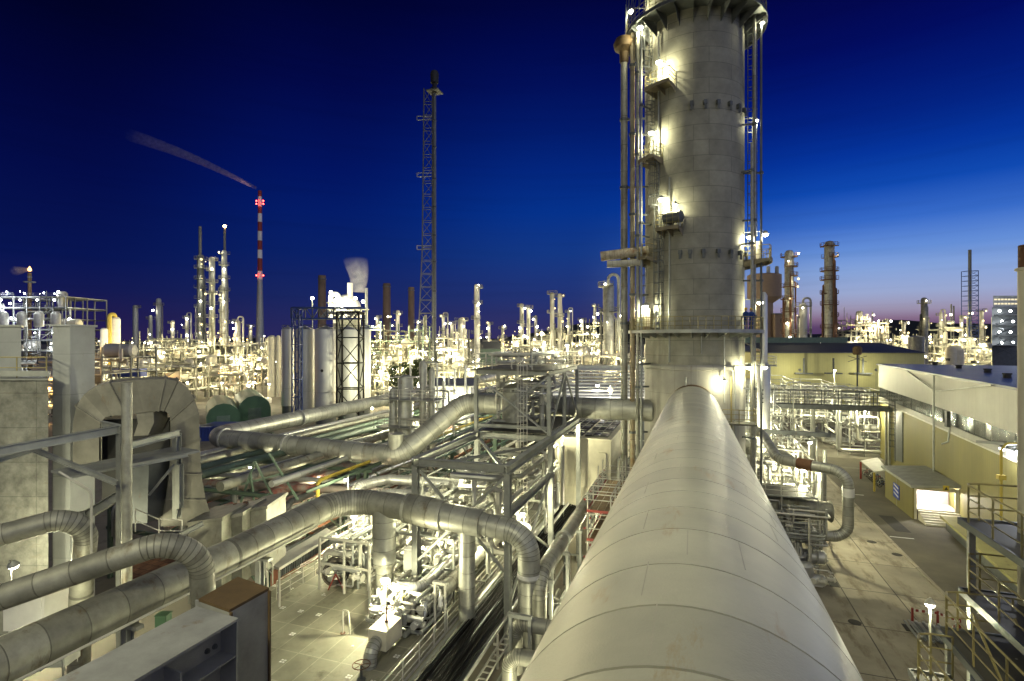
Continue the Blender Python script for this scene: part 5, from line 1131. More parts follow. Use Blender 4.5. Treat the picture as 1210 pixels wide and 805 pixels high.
g.one(lambda g: g.ladder(V((a.x, a.y, 0)), b.z, a.z-.8, WN, .7, cage=True, r=.05)); g.build('cage_ladder', m_steeld, hb)
g = MB(); g.prism([wd_(1057.5, 473, .12), wd_(1067.5, 474, .12), wd_(1067.5, 546, .12), wd_(1057.5, 543, .12)], -WN*.2); g.build('louvre', m_steeld, hb)
g = MB(); a, b = wd_(1110.5, 443, .6), wd_(1110.5, 598, .6); g.tube([a, V((a.x, a.y, 0))], .12, 8); g.build('flue', m_steel, hb)
for q0, q1 in (((1073, 437), (1110, 461)), ((1110.5, 462), (1182, 455))):
    g = MB(); g.bar(wd_(*q0, .3), wd_(*q1, .62), .14); g.build('stay', m_steel, hb)
g = MB(); g.tube([wd_(1127, 490, .3), wd_(1127, 522, .5), wd_(1124.5, 525, .9)], .09, 7, .2); g.build('exhaust', m_steel, hb); g = MB(); c = wd_(1127, 495, .5); g.box(c.x-.25, c.x+.1, c.y-.3, c.y+.3, c.z-.9, c.z+.9); g.build('silencer', m_steeld, hb)
g = MB(); a = WALL(1172, 524, 1.2); b = WALL(1240, 530, 1.2); g.prism([a, b, b-WN*1.2, a-WN*1.2], (0, 0, .25)); g.build('door_canopy', m_steeld, hb)
# entrance porch
po = thing('entrance_porch', 'small yellow porch with sloping grey roof and glaring doorway at the foot of the hall', 'porch', (25.6, 75, 0))
px0, px1, py0, py1 = 23.4, 27.85, 71.2, 80.3
g = MB(); g.box(px0, px0+.15, py0, py1, 0, 3.6); g.build('side_wall', m_yclad2, po)
g = MB(); g.box(px0+.15, px1, py1-.15, py1, 0, 3.7); g.build('rear_wall', m_yclad2, po)
g = MB(); g.box(px0+.15, px0+.4, py0, py0+.15, 0, 3.6); g.box(px1-.5, px1+.3, py0, py0+.15, 0, 3.6); g.box(px0+.4, px1-.5, py0, py0+.15, 3.3, 3.7); g.build('front_wall', m_cream, po)
g = MB(); g.prism([(px0-.35, py0-.6, 3.62), (px1, py0-.6, 3.95), (px1, py1+.3, 3.95), (px0-.35, py1+.3, 3.62)], (0, 0, .28)); g.build('roof', m_steel, po)
g = MB(); g.box(px0+.16, px1, py0+3.0, py0+3.1, 1.15, 3.6); g.build('inner_wall', M('pinkish_lobby_wall', (.75, .6, .6), .6, 0, .1), po)
g = MB(); g.box(px0+.16, px1, py0+.16, py0+3, 1.05, 1.15); g.build('lobby_floor', m_cream, po)
g = MB()
for k in range(6): g.box(px0+.5, px1+.25, py0-.35-k*.36, py0-.02-k*.36, 0.02, 1.05-.17*k)
g.each('step', m_cream, po)
for y in (py0+3.4,): g = MB(); g.box(px0-.02, px0, y+1.5, y+1.56, .05, 3.5); g.build('joint', m_steel, po)
g = MB(); c = PX(1059, 579, px0-.04); g.box(px0-.06, px0-.01, c.y-1.0, c.y+1.0, c.z-.95, c.z+.75); sg = g.build('blue_sign', M('sign_blue', (.02, .06, .42), .4, 0, .05), po)
for k in range(3): g = MB(); z = c.z+.4-k*.5; g.prism([(px0-.075, c.y-.75, z-.12), (px0-.075, c.y+.75, z+.14), (px0-.075, c.y+.75, z+.3), (px0-.075, c.y-.75, z+.04)], (.012, 0, 0)); g.build('white_bar', m_white, sg)
g = MB(); g.box(26.0, 26.55, py0-.65, py0-.6, 3.6, 4.15); sy = g.build('warning_sign', m_yel, po); g = MB(); g.prism([(26.1, py0-.66, 3.68), (26.45, py0-.66, 3.68), (26.275, py0-.66, 4.02)], (0, -.01, 0)); g.build('triangle', m_rubber, sy)
tb = lamp((25.6, 72.6, 3.35), 'bright tube lamp inside the doorway of the yellow porch', 420, .2, None, (1, .96, .88), m_bulb)
# raised bank along the wall
bk = thing('loading_bank', 'low yellow-topped loading bank along the foot of the yellow wall', 'loading bank', (26, 50, 0))
g = MB(); g.prism([(25.0, 68.5, 1.15), (27.75, 68.5, 1.15), (25.0, 32, 1.15), (22.1, 32, 1.15)][0:2]+[(24.7, 32, 1.15), (22.0, 32, 1.15)], (0, 0, .25)); g.build('top', M('yellow_bank_top', (.4, .37, .15), .7, 0, .2, .4, 0, stain=(.2, .18, .1), samt=.3), bk)
g = MB(); g.prism([(25.4, 68.3, 0), (27.5, 68.3, 0), (24.6, 32.2, 0), (22.4, 32.2, 0)], (0, 0, 1.14)); g.build('base', m_steeld, bk)
g = MB(); g.box(22.9, 22.98, 34.5, 36.5, .2, 1.0); g.build('lit_opening', EM('lit_opening_glow', (1, .95, .85), 2.2, True), bk)
# bike shelter and bikes
bs = thing('bike_shelter', 'pale sloping bike shelter roof on red and yellow posts by the porch', 'bike shelter', (23.5, 86, 0))
q = [PZ(1017, 545, 2.5), PZ(1037, 541, 2.9), PZ(1050, 556, 2.9), PZ(1033, 558, 2.5)]
g = MB(); g.prism(q, (0, 0, .12)); g.build('roof', m_steelw, bs)
for p_, mt in ((q[0], m_red), (q[3], m_yel), (q[1], m_steel), (q[2], m_steel)):
    g = MB(); g.box(p_.x-.1, p_.x+.1, p_.y-.1, p_.y+.1, 0, p_.z-.01); g.build('post', mt, bs)
def bike(label, loc, rz, frame_mat):
    t = thing('bicycle', label, 'bicycle', loc, 'parked bicycles'); x, y, z = loc; d = V((cos(rz), sin(rz), 0)); s = V((-sin(rz), cos(rz), 0)); o = V(loc)
    for k in (-.52, .52):
        c = o+d*k+UP*.34; g = MB(); g.pipe([c+d*(.32*cos(i*pi/6))+UP*(.32*sin(i*pi/6)) for i in range(13)], .03, 5, 0)
        for i in range(4): g.bar(c-d*(.3*cos(i*pi/4))-UP*(.3*sin(i*pi/4)), c+d*(.3*cos(i*pi/4))+UP*(.3*sin(i*pi/4)), .008)
        g.build('wheel', m_rubber, t)
    g = MB(); A_, B_2, C_, D_ = o+d*-.52+UP*.34, o+UP*.32+d*-.08, o+d*-.18+UP*.85, o+d*.4+UP*.85
    for a, b in ((A_, B_2), (B_2, C_), (A_, C_), (C_, D_), (B_2, D_), (D_, o+d*.52+UP*.34), (D_, D_+UP*.15)): g.bar(a, b, .045)
    g.build('frame', frame_mat, t)
    g = MB(); g.bar(D_+UP*.17-s*.27, D_+UP*.17+s*.27, .03); g.build('handlebar', m_steel, t)
    g = MB(); g.cbox(tuple(C_+UP*.1), .25, .14, .06, rz); g.build('saddle', m_rubber, t); return t
for k in range(8):
    c = PZ(1026+k*2.6, 561+k*2.1, 0); bike(f'{["red", "dark", "silver", "blue"][k % 4]} bicycle parked by the shelter, {ORD[k]} from its red post', (c.x, c.y, .01), .25, (m_red, m_steeld, m_clad3, m_steelb)[k % 4])
lamp(tuple(WALL(1200, 531, .9)), 'wall lamp under the canopy of the yellow wall at the right edge', 150, .2, [WALL(1200, 524, 0), WALL(1200, 525, .85)], COOL, aim=(-.3, 0, -1))
# ------------------------------------------------------------------ stepped stair platforms, right foreground
sp = thing('stair_tower', 'stepped steel stair platforms with dull yellow handrails at the right edge', 'stair', (8, 16, 0))
plat = [(7.7, 9.6, 12.5, 19.7, 14.6), (7.6, 9.5, 11, 19.4, 12.6), (6.75, 11, 9, 18.6, 11.7), (5.75, 6.7, 9, 17.6, 10.85)]
for (x0, x1, y0, y1, z) in plat:
    g = MB(); g.box(x0, x1, y0, y1, z-.06, z); g.build('landing', m_grate, sp)
    g = MB(); g.box(x0-.06, x0-.003, y0, y1+.06, z-.16, z+.04); g.build('edge_channel', m_steeld, sp)
    g = MB(); g.box(x0, x1, y1+.003, y1+.06, z-.16, z+.04); g.build('edge_channel', m_steeld, sp)
    g = MB(); g.rail([(x0+.03, y0, z), (x0+.03, y1-.4, z), (x0+.15, y1-.1, z), (x0+.45, y1, z), (x1, y1, z)], 1.1, 1.5, .028, 2, n=8); g.build('handrail', m_yeld, sp)
    for y in (y0+.6, y1-.3):
        g = MB(); g.box(x0+.06, x0+.22, y-.08, y+.08, 0, z-.07); g.build('column', m_steel, sp)
for (x, y0, z0, y1, z1) in ((9.4, 18.5, 14.55, 14.6, 12.6), (8.6, 17.4, 12.55, 15.4, 11.7)):
    for dx in (0, .9): g = MB(); g.bar((x+dx, y0, z0), (x+dx, y1, z1), .05, .28); g.build('stringer', m_steel, sp)
    g = MB(); n = int((z0-z1)/.2)
    for i in range(n): tt = (i+.5)/n; g.box(x+.03, x+.87, y0+(y1-y0)*tt-.12, y0+(y1-y0)*tt+.12, z0+(z1-z0)*tt, z0+(z1-z0)*tt+.04)
    g.each('tread', m_grate, sp)
for (x, y0, z0, y1, z1) in ((7.1, 17.5, 11.6, 12.5, 8.2), (7.9, 12.5, 8.2, 17.5, 4), (7.1, 17.5, 4, 12.5, 0.1)):
    for dx in (0, .9): g = MB(); g.bar((x+dx, y0, z0), (x+dx, y1, z1), .05, .28); g.build('stringer', m_steel, sp); g = MB(); g.bar((x+dx, y0, z0+1.1), (x+dx, y1, z1+1.1), .05); g.build('stair_rail', m_yeld, sp)
    g = MB(); n = int((z0-z1)/.21)
    for i in range(n): tt = (i+.5)/n; g.box(x+.03, x+.87, y0+(y1-y0)*tt-.12, y0+(y1-y0)*tt+.12, z0+(z1-z0)*tt, z0+(z1-z0)*tt+.04)
    g.each('tread', m_grate, sp)
c = P(1099, 714, 16.6); lamp(tuple(c), 'round-hooded lamp on a yellow post above the lowest stair platform', 130, .12, [c+UP*.22-UP*2.3, c+UP*.22], WARM, aim=(0, -.15, -1), mat=m_steelw)
c = P(1183, 531, 19.5); g = MB(); g.tube([c+V((0, 0, -2.6)), c, c+UP*.22+RT*.2, c+UP*.22+RT*.7], .045, 8, .15); g.cbox(tuple(c-UP*1.0), .22, .2, .16); solo('lamp_bracket', g, m_yel, 'yellow bent lamp bracket with junction box above the top stair platform', 'bracket', loc=tuple(c))
c = P(1206, 533, 19.8); lamp(tuple(c), 'floodlight on the yellow bent bracket above the top stair platform', 90, .12, [c+UP*.18-RT*.3, c+UP*.18], COOL)
# tall pale post at the right edge
t = thing('edge_stack', 'pale round stack with a dark rusty cap at the right edge of the picture', 'stack', tuple(P(1214, 600, 15)))
c = P(1213.5, 319, 15); g = MB(); g.lathe((c.x, c.y, 0), [(.2, 0), (.2, c.z-.02), (.26, c.z), (.26, c.z+.06), (.2, c.z+.08)], 20); g.build('shaft', m_cream, t); g = MB(); g.lathe((c.x, c.y, c.z+.08), [(.19, 0), (.19, .62), (.17, .63)], 20); g.build('cap', m_rust, t)
# barrier and stuff on the ground by the stair
bt = thing('tape_barrier', 'red and white striped barrier round a small work area below the stair', 'barrier', tuple(PZ(1095, 745, 0)))
q = [PZ(1078, 738, 0), PZ(1108, 742, 0), PZ(1134, 752, 0), PZ(1118, 768, 0)]
for i in range(3):
    a, b = q[i], q[i+1]; n = 8
    for k in range(n):
        g = MB(); g.bar(a.lerp(b, k/n)+UP*1.05, a.lerp(b, (k+1)/n)+UP*1.05, .03, .16); g.build('tape_stripe', m_red if k % 2 else m_white, bt)
for p_ in q: g = MB(); g.box(p_.x-.06, p_.x+.06, p_.y-.06, p_.y+.06, 0, 1.2); g.build('post', m_red, bt)
for k in range(2):
    c = PZ(1096+k*9, 752+k*3, 0); g = MB()
    for j in range(10): g.box(c.x-1+j*.22, c.x-.86+j*.22, c.y-1.2, c.y+1.2, .3+.1*(j % 2), .38+.1*(j % 2))
    solo('material_pile', g, (m_steel, m_steeld, m_steelb)[k], ['grey profiles', 'dark sheets', 'blue boards'][k]+' stacked inside the striped barrier', 'building material', loc=(c.x, c.y, 0))

m_iron = M('cast_iron', (.05, .045, .035), .7, .3, .3, 4, .1)
for k, (px, py, lab) in enumerate(((1030, 640, 'added round iron manhole cover at the seam of slabs and asphalt'), (1010, 735, 'added round iron manhole cover in the pale slabs, nearest'), (1060, 655, 'added round iron manhole cover in the asphalt beside the dark patch'))):  # made-up manhole covers, added by guess as paving detail
    c = PZ(px, py, .012); g = MB(); g.lathe(c, [(.42, 0), (.42, .012), (.36, .016), (.01, .016)], 24); solo('added_manhole_cover', g, m_iron, lab, 'manhole cover', 'added manhole covers', loc=tuple(c))
for k, (px, py) in enumerate(((985, 690), (1075, 742))):  # two drain grates, also added by guess to the slabs
    c = PZ(px, py, .012); t = thing('added_drain_grate', ['added rectangular drain grate in the slabs near the exchangers', 'added rectangular drain grate in the slabs near the striped barrier'][k], 'drain', tuple(c), 'added drain grates'); g = MB(); g.box(c.x-.35, c.x+.35, c.y-.5, c.y+.5, c.z, c.z+.01); g.build('pit', m_rubber, t); g = MB()
    for i in range(7): g.box(c.x-.35+i*.105, c.x-.29+i*.105, c.y-.5, c.y+.5, c.z+.011, c.z+.03)
    g.build('grate', m_iron, t)

for px, lab in ((945, 'added fill lamp washing the left half of the yellow hall wall'), (1035, 'added fill lamp washing the right half of the yellow hall wall')):
    p = P(px, 437, 143); lamp(tuple(p), lab, 650, .3, [V((p.x, p.y, 0)), p+UP*.5], WARM, aim=(0, .6, -.3), gap=1, group='added fill lamps before the yellow hall')  # pair of lamps added to brighten the hall wall
# ------------------------------------------------------------------ far plant: columns, stacks, process blocks
def bulb(parent, p, r=.35, mat=None, watt=0, color=WARM, gap=1.2):
    g = MB(); g.sphere(p, r, 8, 5); g.build('lamp_globe', mat or m_bulb, parent)
    if watt: light(V(p)-FW*gap*r*1.6-UP*r*.4, watt, color, r*.5, parent)
FWARM = (1, .87, .48)
def column(label, px, yt, d, wpx, seed=0, plats=4, lamps=5, ybot=None, cap='dome', goose=False, mat=None, watt=500, side=0, group='distillation columns in the distance', bm=None, pipes=2, name='distillation_column', cat='column', steel=None, col=(1, .9, .58)):
    rg = random.Random(seed+int(px)); top = P(px, yt, d); r = wpx/633*d/2; x, y, h = top.x, top.y, top.z; steel = steel or m_far
    t = thing(name, label, cat, (x, y, 0), group)
    g = MB(); g.lathe((x, y, 0), [(r*1.15, 0), (r*1.15, h*.3), (r, h*.36), (r, h-r*.8), (r*.7, h-r*.2), (.01, h)], 16, segtone=3); g.build('shell', mat or m_farv, t)
    R = r*1.0+1.3
    for k in range(plats):
        z = h*(.36+.6*(k+rg.uniform(-.15, .15))/max(1, plats-1)) if plats > 1 else h*.9
        z = min(z, h-r*.9); a0 = rg.uniform(0, 6); span = rg.uniform(3, 5.5); n = 8
        pts = [V((x+R*cos(a0+span*i/n), y+R*sin(a0+span*i/n), z)) for i in range(n+1)]; inn = [V((x+r*.98*cos(a0+span*i/n), y+r*.98*sin(a0+span*i/n), z)) for i in range(n+1)]
        g = MB()
        for i in range(n): g.prism([inn[i], pts[i], pts[i+1], inn[i+1]], (0, 0, .25))
        g.build('platform', steel, t); g = MB(); g.rail([p+UP*.25 for p in pts], 1.15, 2, .07, 1, n=4); g.build('railing', steel, t)
    for k in range(pipes):
        a = rg.uniform(0, 6.28); q = V((x+cos(a)*(r+.5), y+sin(a)*(r+.5), 0)); g = MB(); g.pipe([q, q+UP*(h*rg.uniform(.5, .97)), V((x, y, h*.6)) if 0 else q+UP*(h*rg.uniform(.5, .97))+V((-cos(a)*r, -sin(a)*r, .01))], .12+.1*r, 6, .6, m=3); g.build('riser', steel, t)
    if goose:
        s = RT*(r+1.3); g = MB(); g.pipe([top-UP*r*.6, top+UP*r*1.4, top+UP*r*1.4+s, top+s-UP*h*.55, top+s*.6-UP*h*.58], max(.35, r*.28), 10, r*.9, m=5); g.build('overhead_line', mat or m_farv, t)
    for k in range(lamps):
        z = h*min(.985, .3+.68*(k+rg.uniform(-.35, .35))/max(1, lamps-1)); sd = rg.choice((-1, 1)) if not side else side
        p = V((x, y, z))+RT*(sd*rg.uniform(.4, 1.0)*(r+.6))-FW*(r+rg.uniform(.6, 1.4))
        bulb(t, p, (d*.0014+.05)*rg.uniform(.5, 1.35), bm or (m_bulby if rg.random() < .5 else m_bulb), watt*.34*rg.uniform(.4, 1.6), col, .9)
    return t
def stack(label, px, yt, d, wpx, mat=None, tip=None, taper=.85, name='chimney', group=None, bands_=None, cat='chimney'):
    top = P(px, yt, d); r = wpx/633*d/2; h = top.z; t = thing(name, label, cat, (top.x, top.y, 0), group)
    if bands_:
        zs = [h]+[P(px, y, d).z for y in bands_[0]]; 
        for i in range(len(zs)-1):
            f = lambda z: r*(taper+(1/taper-taper)*0+ (1-taper)*(1-z/h))
            g = MB(); g.lathe((top.x, top.y, zs[i+1]), [(f(zs[i+1]), 0), (f(zs[i]), zs[i]-zs[i+1])], 24); g.build('red_band' if i % 2 == 0 else 'white_band', m_red if i % 2 == 0 else m_white, t)
        g = MB(); g.lathe((top.x, top.y, 0), [(r*1.5, 0), (r*1.25, zs[-1]*.4), (f(zs[-1]), zs[-1])], 24); g.build('shaft', mat or m_chimn, t)
    else:
        g = MB(); g.lathe((top.x, top.y, 0), [(r/taper, 0), (r, h-.1), (r*.8, h), (r*.75, h-.4)], 20); g.build('shaft', mat or m_chimn, t)
        g = MB(); g.lathe((top.x, top.y, h*.955), [(r*1.0, 0), (r*1.16, .1), (r*1.16, .7), (r*1.0, .8)], 20); g.build('rim', m_steeld, t)
    return t
def plant(label, px0, px1, yt, d, depth=24, seed=0, lamps=12, lit=5, watt=1300, col=FWARM, bm=None, z0=0, vess=6, pipes=16, lev=4.2, dens=.75, group='lit process blocks in the distance', steel=None, yb=None, cat='process block', name='process_block', profile=None, bulbr=None, tanks=0, bay=4.8, pan=.16):
    rg = random.Random(seed*31+int(px0)); a = P(px0, yt, d); b = P(px1, yt, d); wdt = (b-a).length; h = a.z-z0; t = thing(name, label, cat, tuple(V((*((a+b)/2).xy, z0))), group); steel = steel or m_far
    nx = max(2, int(round(wdt/bay))); ny = 2; nz = max(1, int(round(h/lev)))
    def pt(i, j, z): q = a.lerp(b, i/nx)+FW*(depth*j/ny); return V((q.x, q.y, z))
    hts = [max(.35, min(1, (profile(i/nx) if profile else rg.uniform(.72, 1)))) for i in range(nx+1)]
    cols, beams, decks, rails = MB(), MB(), MB(), MB()
    for i in range(nx+1):
        for j in range(ny+1): p = pt(i, j, z0); cols.bar(p, p+UP*(h*hts[i]), .35)
    for k in range(1, nz+1):
        z = z0+h*k/nz
        for i in range(nx):
            if min(hts[i], hts[i+1])*h < z-z0-.6: continue
            for j in (0, ny):
                if rg.random() < .9: beams.bar(pt(i, j, z-.2), pt(i+1, j, z-.2), .3, .4)
            if rg.random() < dens:
                decks.prism([pt(i, 0, z), pt(i+1, 0, z), pt(i+1, ny, z), pt(i, ny, z)], (0, 0, .15))
                if rg.random() < .7: rails.rail([pt(i, 0, z+.15), pt(i+1, 0, z+.15)], 1.15, 2.2, .06, 1, n=4)
            if rg.random() < .22: beams.bar(pt(i, 0, z-h/nz), pt(i+1, 0, z-.3), .2)
    cols.each('column', steel, t, 90); beams.each('beam', steel, t, 99); decks.each('floor', m_steel, t, 60)
    if rails.f: rails.each('railing', steel, t, 40)
    pn = MB()
    for k in range(int(nx*nz*pan)):
        i = rg.randrange(nx); kz = rg.randrange(nz); jj = rg.choice((0.02, .5, .98, 1)); u1 = rg.uniform(.4, 1); zz0 = z0+h*kz/nz; 
        if zz0+h/nz*.8 > z0+h*min(hts[i], hts[i+1]): continue
        p, q = pt(i, jj*ny, zz0), pt(i, jj*ny, zz0).lerp(pt(i+1, jj*ny, zz0), u1); pn.prism([p, q, q+UP*(h/nz*rg.uniform(.4, .9)), p+UP*(h/nz*rg.uniform(.4, .9))], FW*.2)
    if pn.f: pn.each('wall_panel', rg.choice((m_cream, m_farv, m_steelw)), t, 40)
    for k in range(vess):
        i = rg.uniform(0.02, .98); jz = rg.randrange(nz); zz = z0+h*jz/nz*max(.2, hts[int(i*nx)]); r = rg.uniform(.7, 1.9); Ld = rg.uniform(2.5, 7); p = pt(i*nx, rg.uniform(-.15, 1.2), zz)
        g = MB(); vert = rg.random() < .6
        if vert: g.lathe(p, [(r, 0), (r, Ld), (r*.7, Ld+r*.4), (.01, Ld+r*.55)], 14, segtone=1)
        else: g.lathe(p+UP*(r+.3), [(.01, -Ld/2-r*.4), (r*.7, -Ld/2-r*.3), (r, -Ld/2), (r, Ld/2), (r*.7, Ld/2+r*.3), (.01, Ld/2+r*.4)], 14, RT if rg.random() < .7 else FW, segtone=1)
        g.build('vessel', rg.choice((m_farv, m_farv, m_clad3, m_cream)), t)
    g = MB()
    for k in range(pipes*3):
        u0, u1 = rg.uniform(0, nx), rg.uniform(0, nx); z = z0+h*rg.uniform(.08, .85); jj = rg.uniform(-.3, 1.6); r = rg.choice((.1, .14, .2, .3, .45)); p = pt(u0, jj, z)
        if rg.random() < .5: u1 = min(nx, max(0, u0+rg.uniform(-1.5, 1.5)))
        q = pt(u1, jj, z); path = [p, q]
        if rg.random() < .7: path.append(q+UP*rg.uniform(-.4, .3)*h)
        if rg.random() < .4: path.insert(0, p+UP*rg.uniform(-.3, .3)*h)
        path = [V((c.x, c.y, max(z0+.2, c.z))) for c in path]
        if all((path[n+1]-path[n]).length > .3 for n in range(len(path)-1)): g.pipe(path, r, 6, r*3, m=2)
    g.each('pipe', rg.choice((m_farv, m_far)), t, 70)
    for k in range(tanks):
        g = MB(); p = pt(rg.uniform(.1, nx-.1), -.6, z0); r = rg.uniform(2, 3.2); g.lathe(p, [(r, 0), (r, h*.5), (r*.5, h*.56), (.01, h*.58)], 18); g.build('tank', m_cream, t)
    br = bulbr*.7 if bulbr else d*.0012+.07
    for k in range(lamps):
        i = rg.uniform(0, 1)*nx; zz = z0+h*hts[int(min(nx, i))]*rg.choice((.25, .45, .6, .75, .9, 1.02)); p = pt(i, rg.uniform(-.16, .02) if k % 3 else rg.uniform(.2, .9), zz+1.0)
        orange = rg.random() < .07
        bulb(t, p, br*rg.uniform(.4, 1.35), m_bulbo if orange else (bm or (m_bulby if rg.random() < .6 else m_bulb)), watt*1.15*rg.uniform(.3, 1.7) if k < lit*2.4 else 0, SOD if orange else col, 1.3)
    return t
# --- left horizon
plant('round lit plant with white-roofed reactors at the left edge of the skyline', -30, 78, 350, 200, 20, 1, 34, 10, 1500, COOL, m_bulbc, vess=16, steel=m_steeld, profile=lambda u: 1)
st = stack('brown flare stack with a small flame above the plant at the left edge', 35, 322, 215, 3.6, m_brown, name='flare_stack')
c = P(35, 320, 215); g = MB(); g.lathe(c, [(.4, 0), (.7, .5), (.4, 1.3), (.01, 2)], 10); g.build('flame', EM('flame_glow', (1, .5, .15), 6), st); g = MB(); q = P(35, 334, 215); g.lathe(q, [(.6, 0), (2, .2), (2, .6), (.6, .7)], 14); g.build('platform', m_steeld, st)
for px in (4, 26, 46, 66):
    c = P(px, 366, 194); t_ = solo('reactor_dome', MB().lathe((c.x, c.y, c.z-3), [(1.5, -3), (1.5, 1.4), (1.1, 2.1), (.5, 2.5), (.01, 2.6)], 16), m_clad, ['leftmost', 'second', 'third', 'rightmost'][(4, 26, 46, 66).index(px)]+' of the domed reactors on the round plant at the left edge', 'reactor', loc=tuple(c)); bulb(t_, c-FW*3+UP*3.4+RT*2, .35, m_bulbc, 420, COOL, .8)
plant('dim frame of vessels between clad house and panelled block', 20, 120, 405, 130, 20, 2, 14, 5, 700, SOD, m_bulbo, vess=6, steel=m_steeld)
t = thing('white_vessel', 'white upright vessel with a yellow pipe arched over its left side', 'vessel', tuple(V((*P(136, 400, 220).xy, 0))))
g = MB(); c = P(136, 374, 220); g.lathe((c.x, c.y, 0), [(1.9, 0), (1.9, c.z-1), (1.3, c.z-.2), (.01, c.z)], 16); g.build('shell', m_white, t); g = MB(); a = P(129.5, 440, 217); b = P(129.5, 371, 217); g.pipe([a, b, P(136, 371, 219), P(136, 378, 220)], .75, 10, 1.6, m=5); g.build('yellow_line', m_yel, t)
c = P(123, 389, 215); g = MB(); g.lathe((c.x, c.y, 0), [(1.3, 0), (1.3, c.z), (.8, c.z+.5), (.01, c.z+.6)], 14); solo('white_silo', g, m_white, 'short white silo left of the vessel with the yellow pipe', 'silo', loc=(c.x, c.y, 0))
for px, yt, w_, lab in ((160, 360, 5.5, 'dark slim column right of the white vessel, leftmost of three'), (178, 372, 4, 'shortest of the three dark slim columns right of the white vessel'), (187.5, 352, 5.5, 'slim column with one lamp, rightmost of three beside the lit ducts')):
    column(lab, px, yt, 300, w_, 3, 2, 2 if px > 180 else 0, mat=m_steel, watt=700)
plant('low lit pipe bridges and frames behind the arched duct', 110, 170, 402, 210, 26, 3, 18, 6, 1300, vess=6)
plant('low lit frames with silver ducts left of the three glowing columns', 165, 232, 388, 230, 26, 4, 20, 7, 1500, vess=10)
plant('low front row of lit pipe racks left of the three glowing columns', 120, 232, 420, 175, 14, 5, 18, 7, 900, vess=6, pipes=20)
for k, (px, c0) in enumerate(((140, 0), (152, 0), (165, 0))):
    c = P(px, 440, 168); g = MB(); g.cbox((c.x, c.y, c.z), 2.6, 3, 2.4, YAW); g.cbox((c.x, c.y, c.z+1.25), 2.7, 3.1, .1, YAW); solo('blue_container', g, m_blue, f'{["left", "middle", "right"][k]} of three small bright blue containers among the lit racks', 'container', 'small blue containers', loc=(c.x, c.y, c.z))
# --- glowing column trio
column('dark-topped tall column with many platforms, left of the glowing trio', 237, 300, 255, 7.5, 11, 9, 9, watt=1900, pipes=6, mat=m_steeld, steel=m_steeld, side=1)
stack('dark spire above the left glowing column', 236.5, 267, 258, 3.2, m_steeld, name='vent_stack', taper=.7)
column('shortest column of the glowing trio, in the middle', 250.5, 303, 250, 6.5, 12, 8, 8, watt=1900, pipes=5, mat=m_steel)
column('tall column with a red beacon flare tip, right of the glowing trio', 265, 295, 252, 6, 13, 8, 8, watt=1900, pipes=5, mat=m_steel)
st = stack('dark flare tip above the right glowing column', 265.5, 268, 254, 2.6, m_steeld, name='vent_stack', taper=.8)
bulb(st, P(265.5, 267, 253), .75, EM('beacon_orange', (1, .42, .15), 30))
column('shorter lit column with a gooseneck pipe right of the glowing trio', 281, 378, 245, 6, 14, 4, 6, goose=True, watt=1100)
plant('bright process frame around the feet of the glowing trio', 228, 292, 396, 242, 22, 6, 26, 9, 1500, vess=8, pipes=20)
plant('low bright frames between the glowing trio and the tanks', 285, 322, 404, 236, 18, 7, 18, 6, 1500, vess=6)
plant('lit front frames below the glowing trio', 232, 300, 426, 190, 12, 8, 18, 6, 1000, vess=6, pipes=20)
ch = stack('tall red and white banded chimney trailing a long smoke plume', 307.2, 225, 600, 6.8, m_steel, taper=.62, bands_=((232, 244, 252, 262, 273, 284, 295, 305, 320, 330), 0))
for y in (237, 240.5, 325):
    for dx in (-4, 4): bulb(ch, P(307+dx, y, 596), .75, m_bulbr)
plant('small lit plant at the foot of the red and white chimney', 308, 322, 398, 420, 20, 9, 12, 3, 3000, vess=3)
for px, w_, lab in ((321, 9, 'left of two cream tanks left of the silos'), (329, 5, 'right, narrower cream tank beside the silos')):
    c = P(px, 398, 190); r = w_/633*190/2; g = MB(); g.lathe((c.x, c.y, 0), [(r, 0), (r, c.z), (r*.6, c.z+.5), (.01, c.z+.7)], 18); solo('cream_tank', g, m_cream, lab, 'tank', 'cream tanks beside the silos', loc=(c.x, c.y, 0))
# --- green barrel huts, blue containers, bags
def hut(label, px, d, ln, w_, hgt):
    c = PZ(px, 402+633*20/d, 0); t = thing('barrel_hut', label, 'hut', tuple(c), 'green barrel-roofed huts'); ax = V((-.75, .66, 0)).normalized(); s = V((ax.y, -ax.x, 0))
    prof = [s*(-w_/2), s*(w_/2), s*(w_/2)+UP*hgt*.55, s*(w_*.42)+UP*hgt*.78, s*(w_*.22)+UP*hgt*.95, UP*hgt, s*(-w_*.22)+UP*hgt*.95, s*(-w_*.42)+UP*hgt*.78, s*(-w_/2)+UP*hgt*.55]
    g = MB(); g.prism([c+p for p in prof], ax*ln); g.build('shell', m_green, t)
    g = MB(); f = c-ax*.06; g.prism([f+s*(-w_*.2), f+s*(w_*.2), f+s*(w_*.2)+UP*hgt*.55, f+s*(-w_*.2)+UP*hgt*.55], ax*.05); g.build('door', m_steelg, t)
    g = MB(); g.prism([f+s*(.27*w_), f+s*(.36*w_), f+s*(.36*w_)+UP*hgt*.5, f+s*(.27*w_)+UP*hgt*.5][:2]+[f+s*(.36*w_)+UP*1.0, f+s*(.27*w_)+UP*1.0], ax*.05); g.build('notice', m_white, t)
hut('larger green barrel-roofed hut, right of the pair below the glowing trio', 301, 130, 22, 7.2, 6.6); hut('smaller green barrel-roofed hut, left of the pair and nearer', 264, 119, 22, 6.6, 6.0)
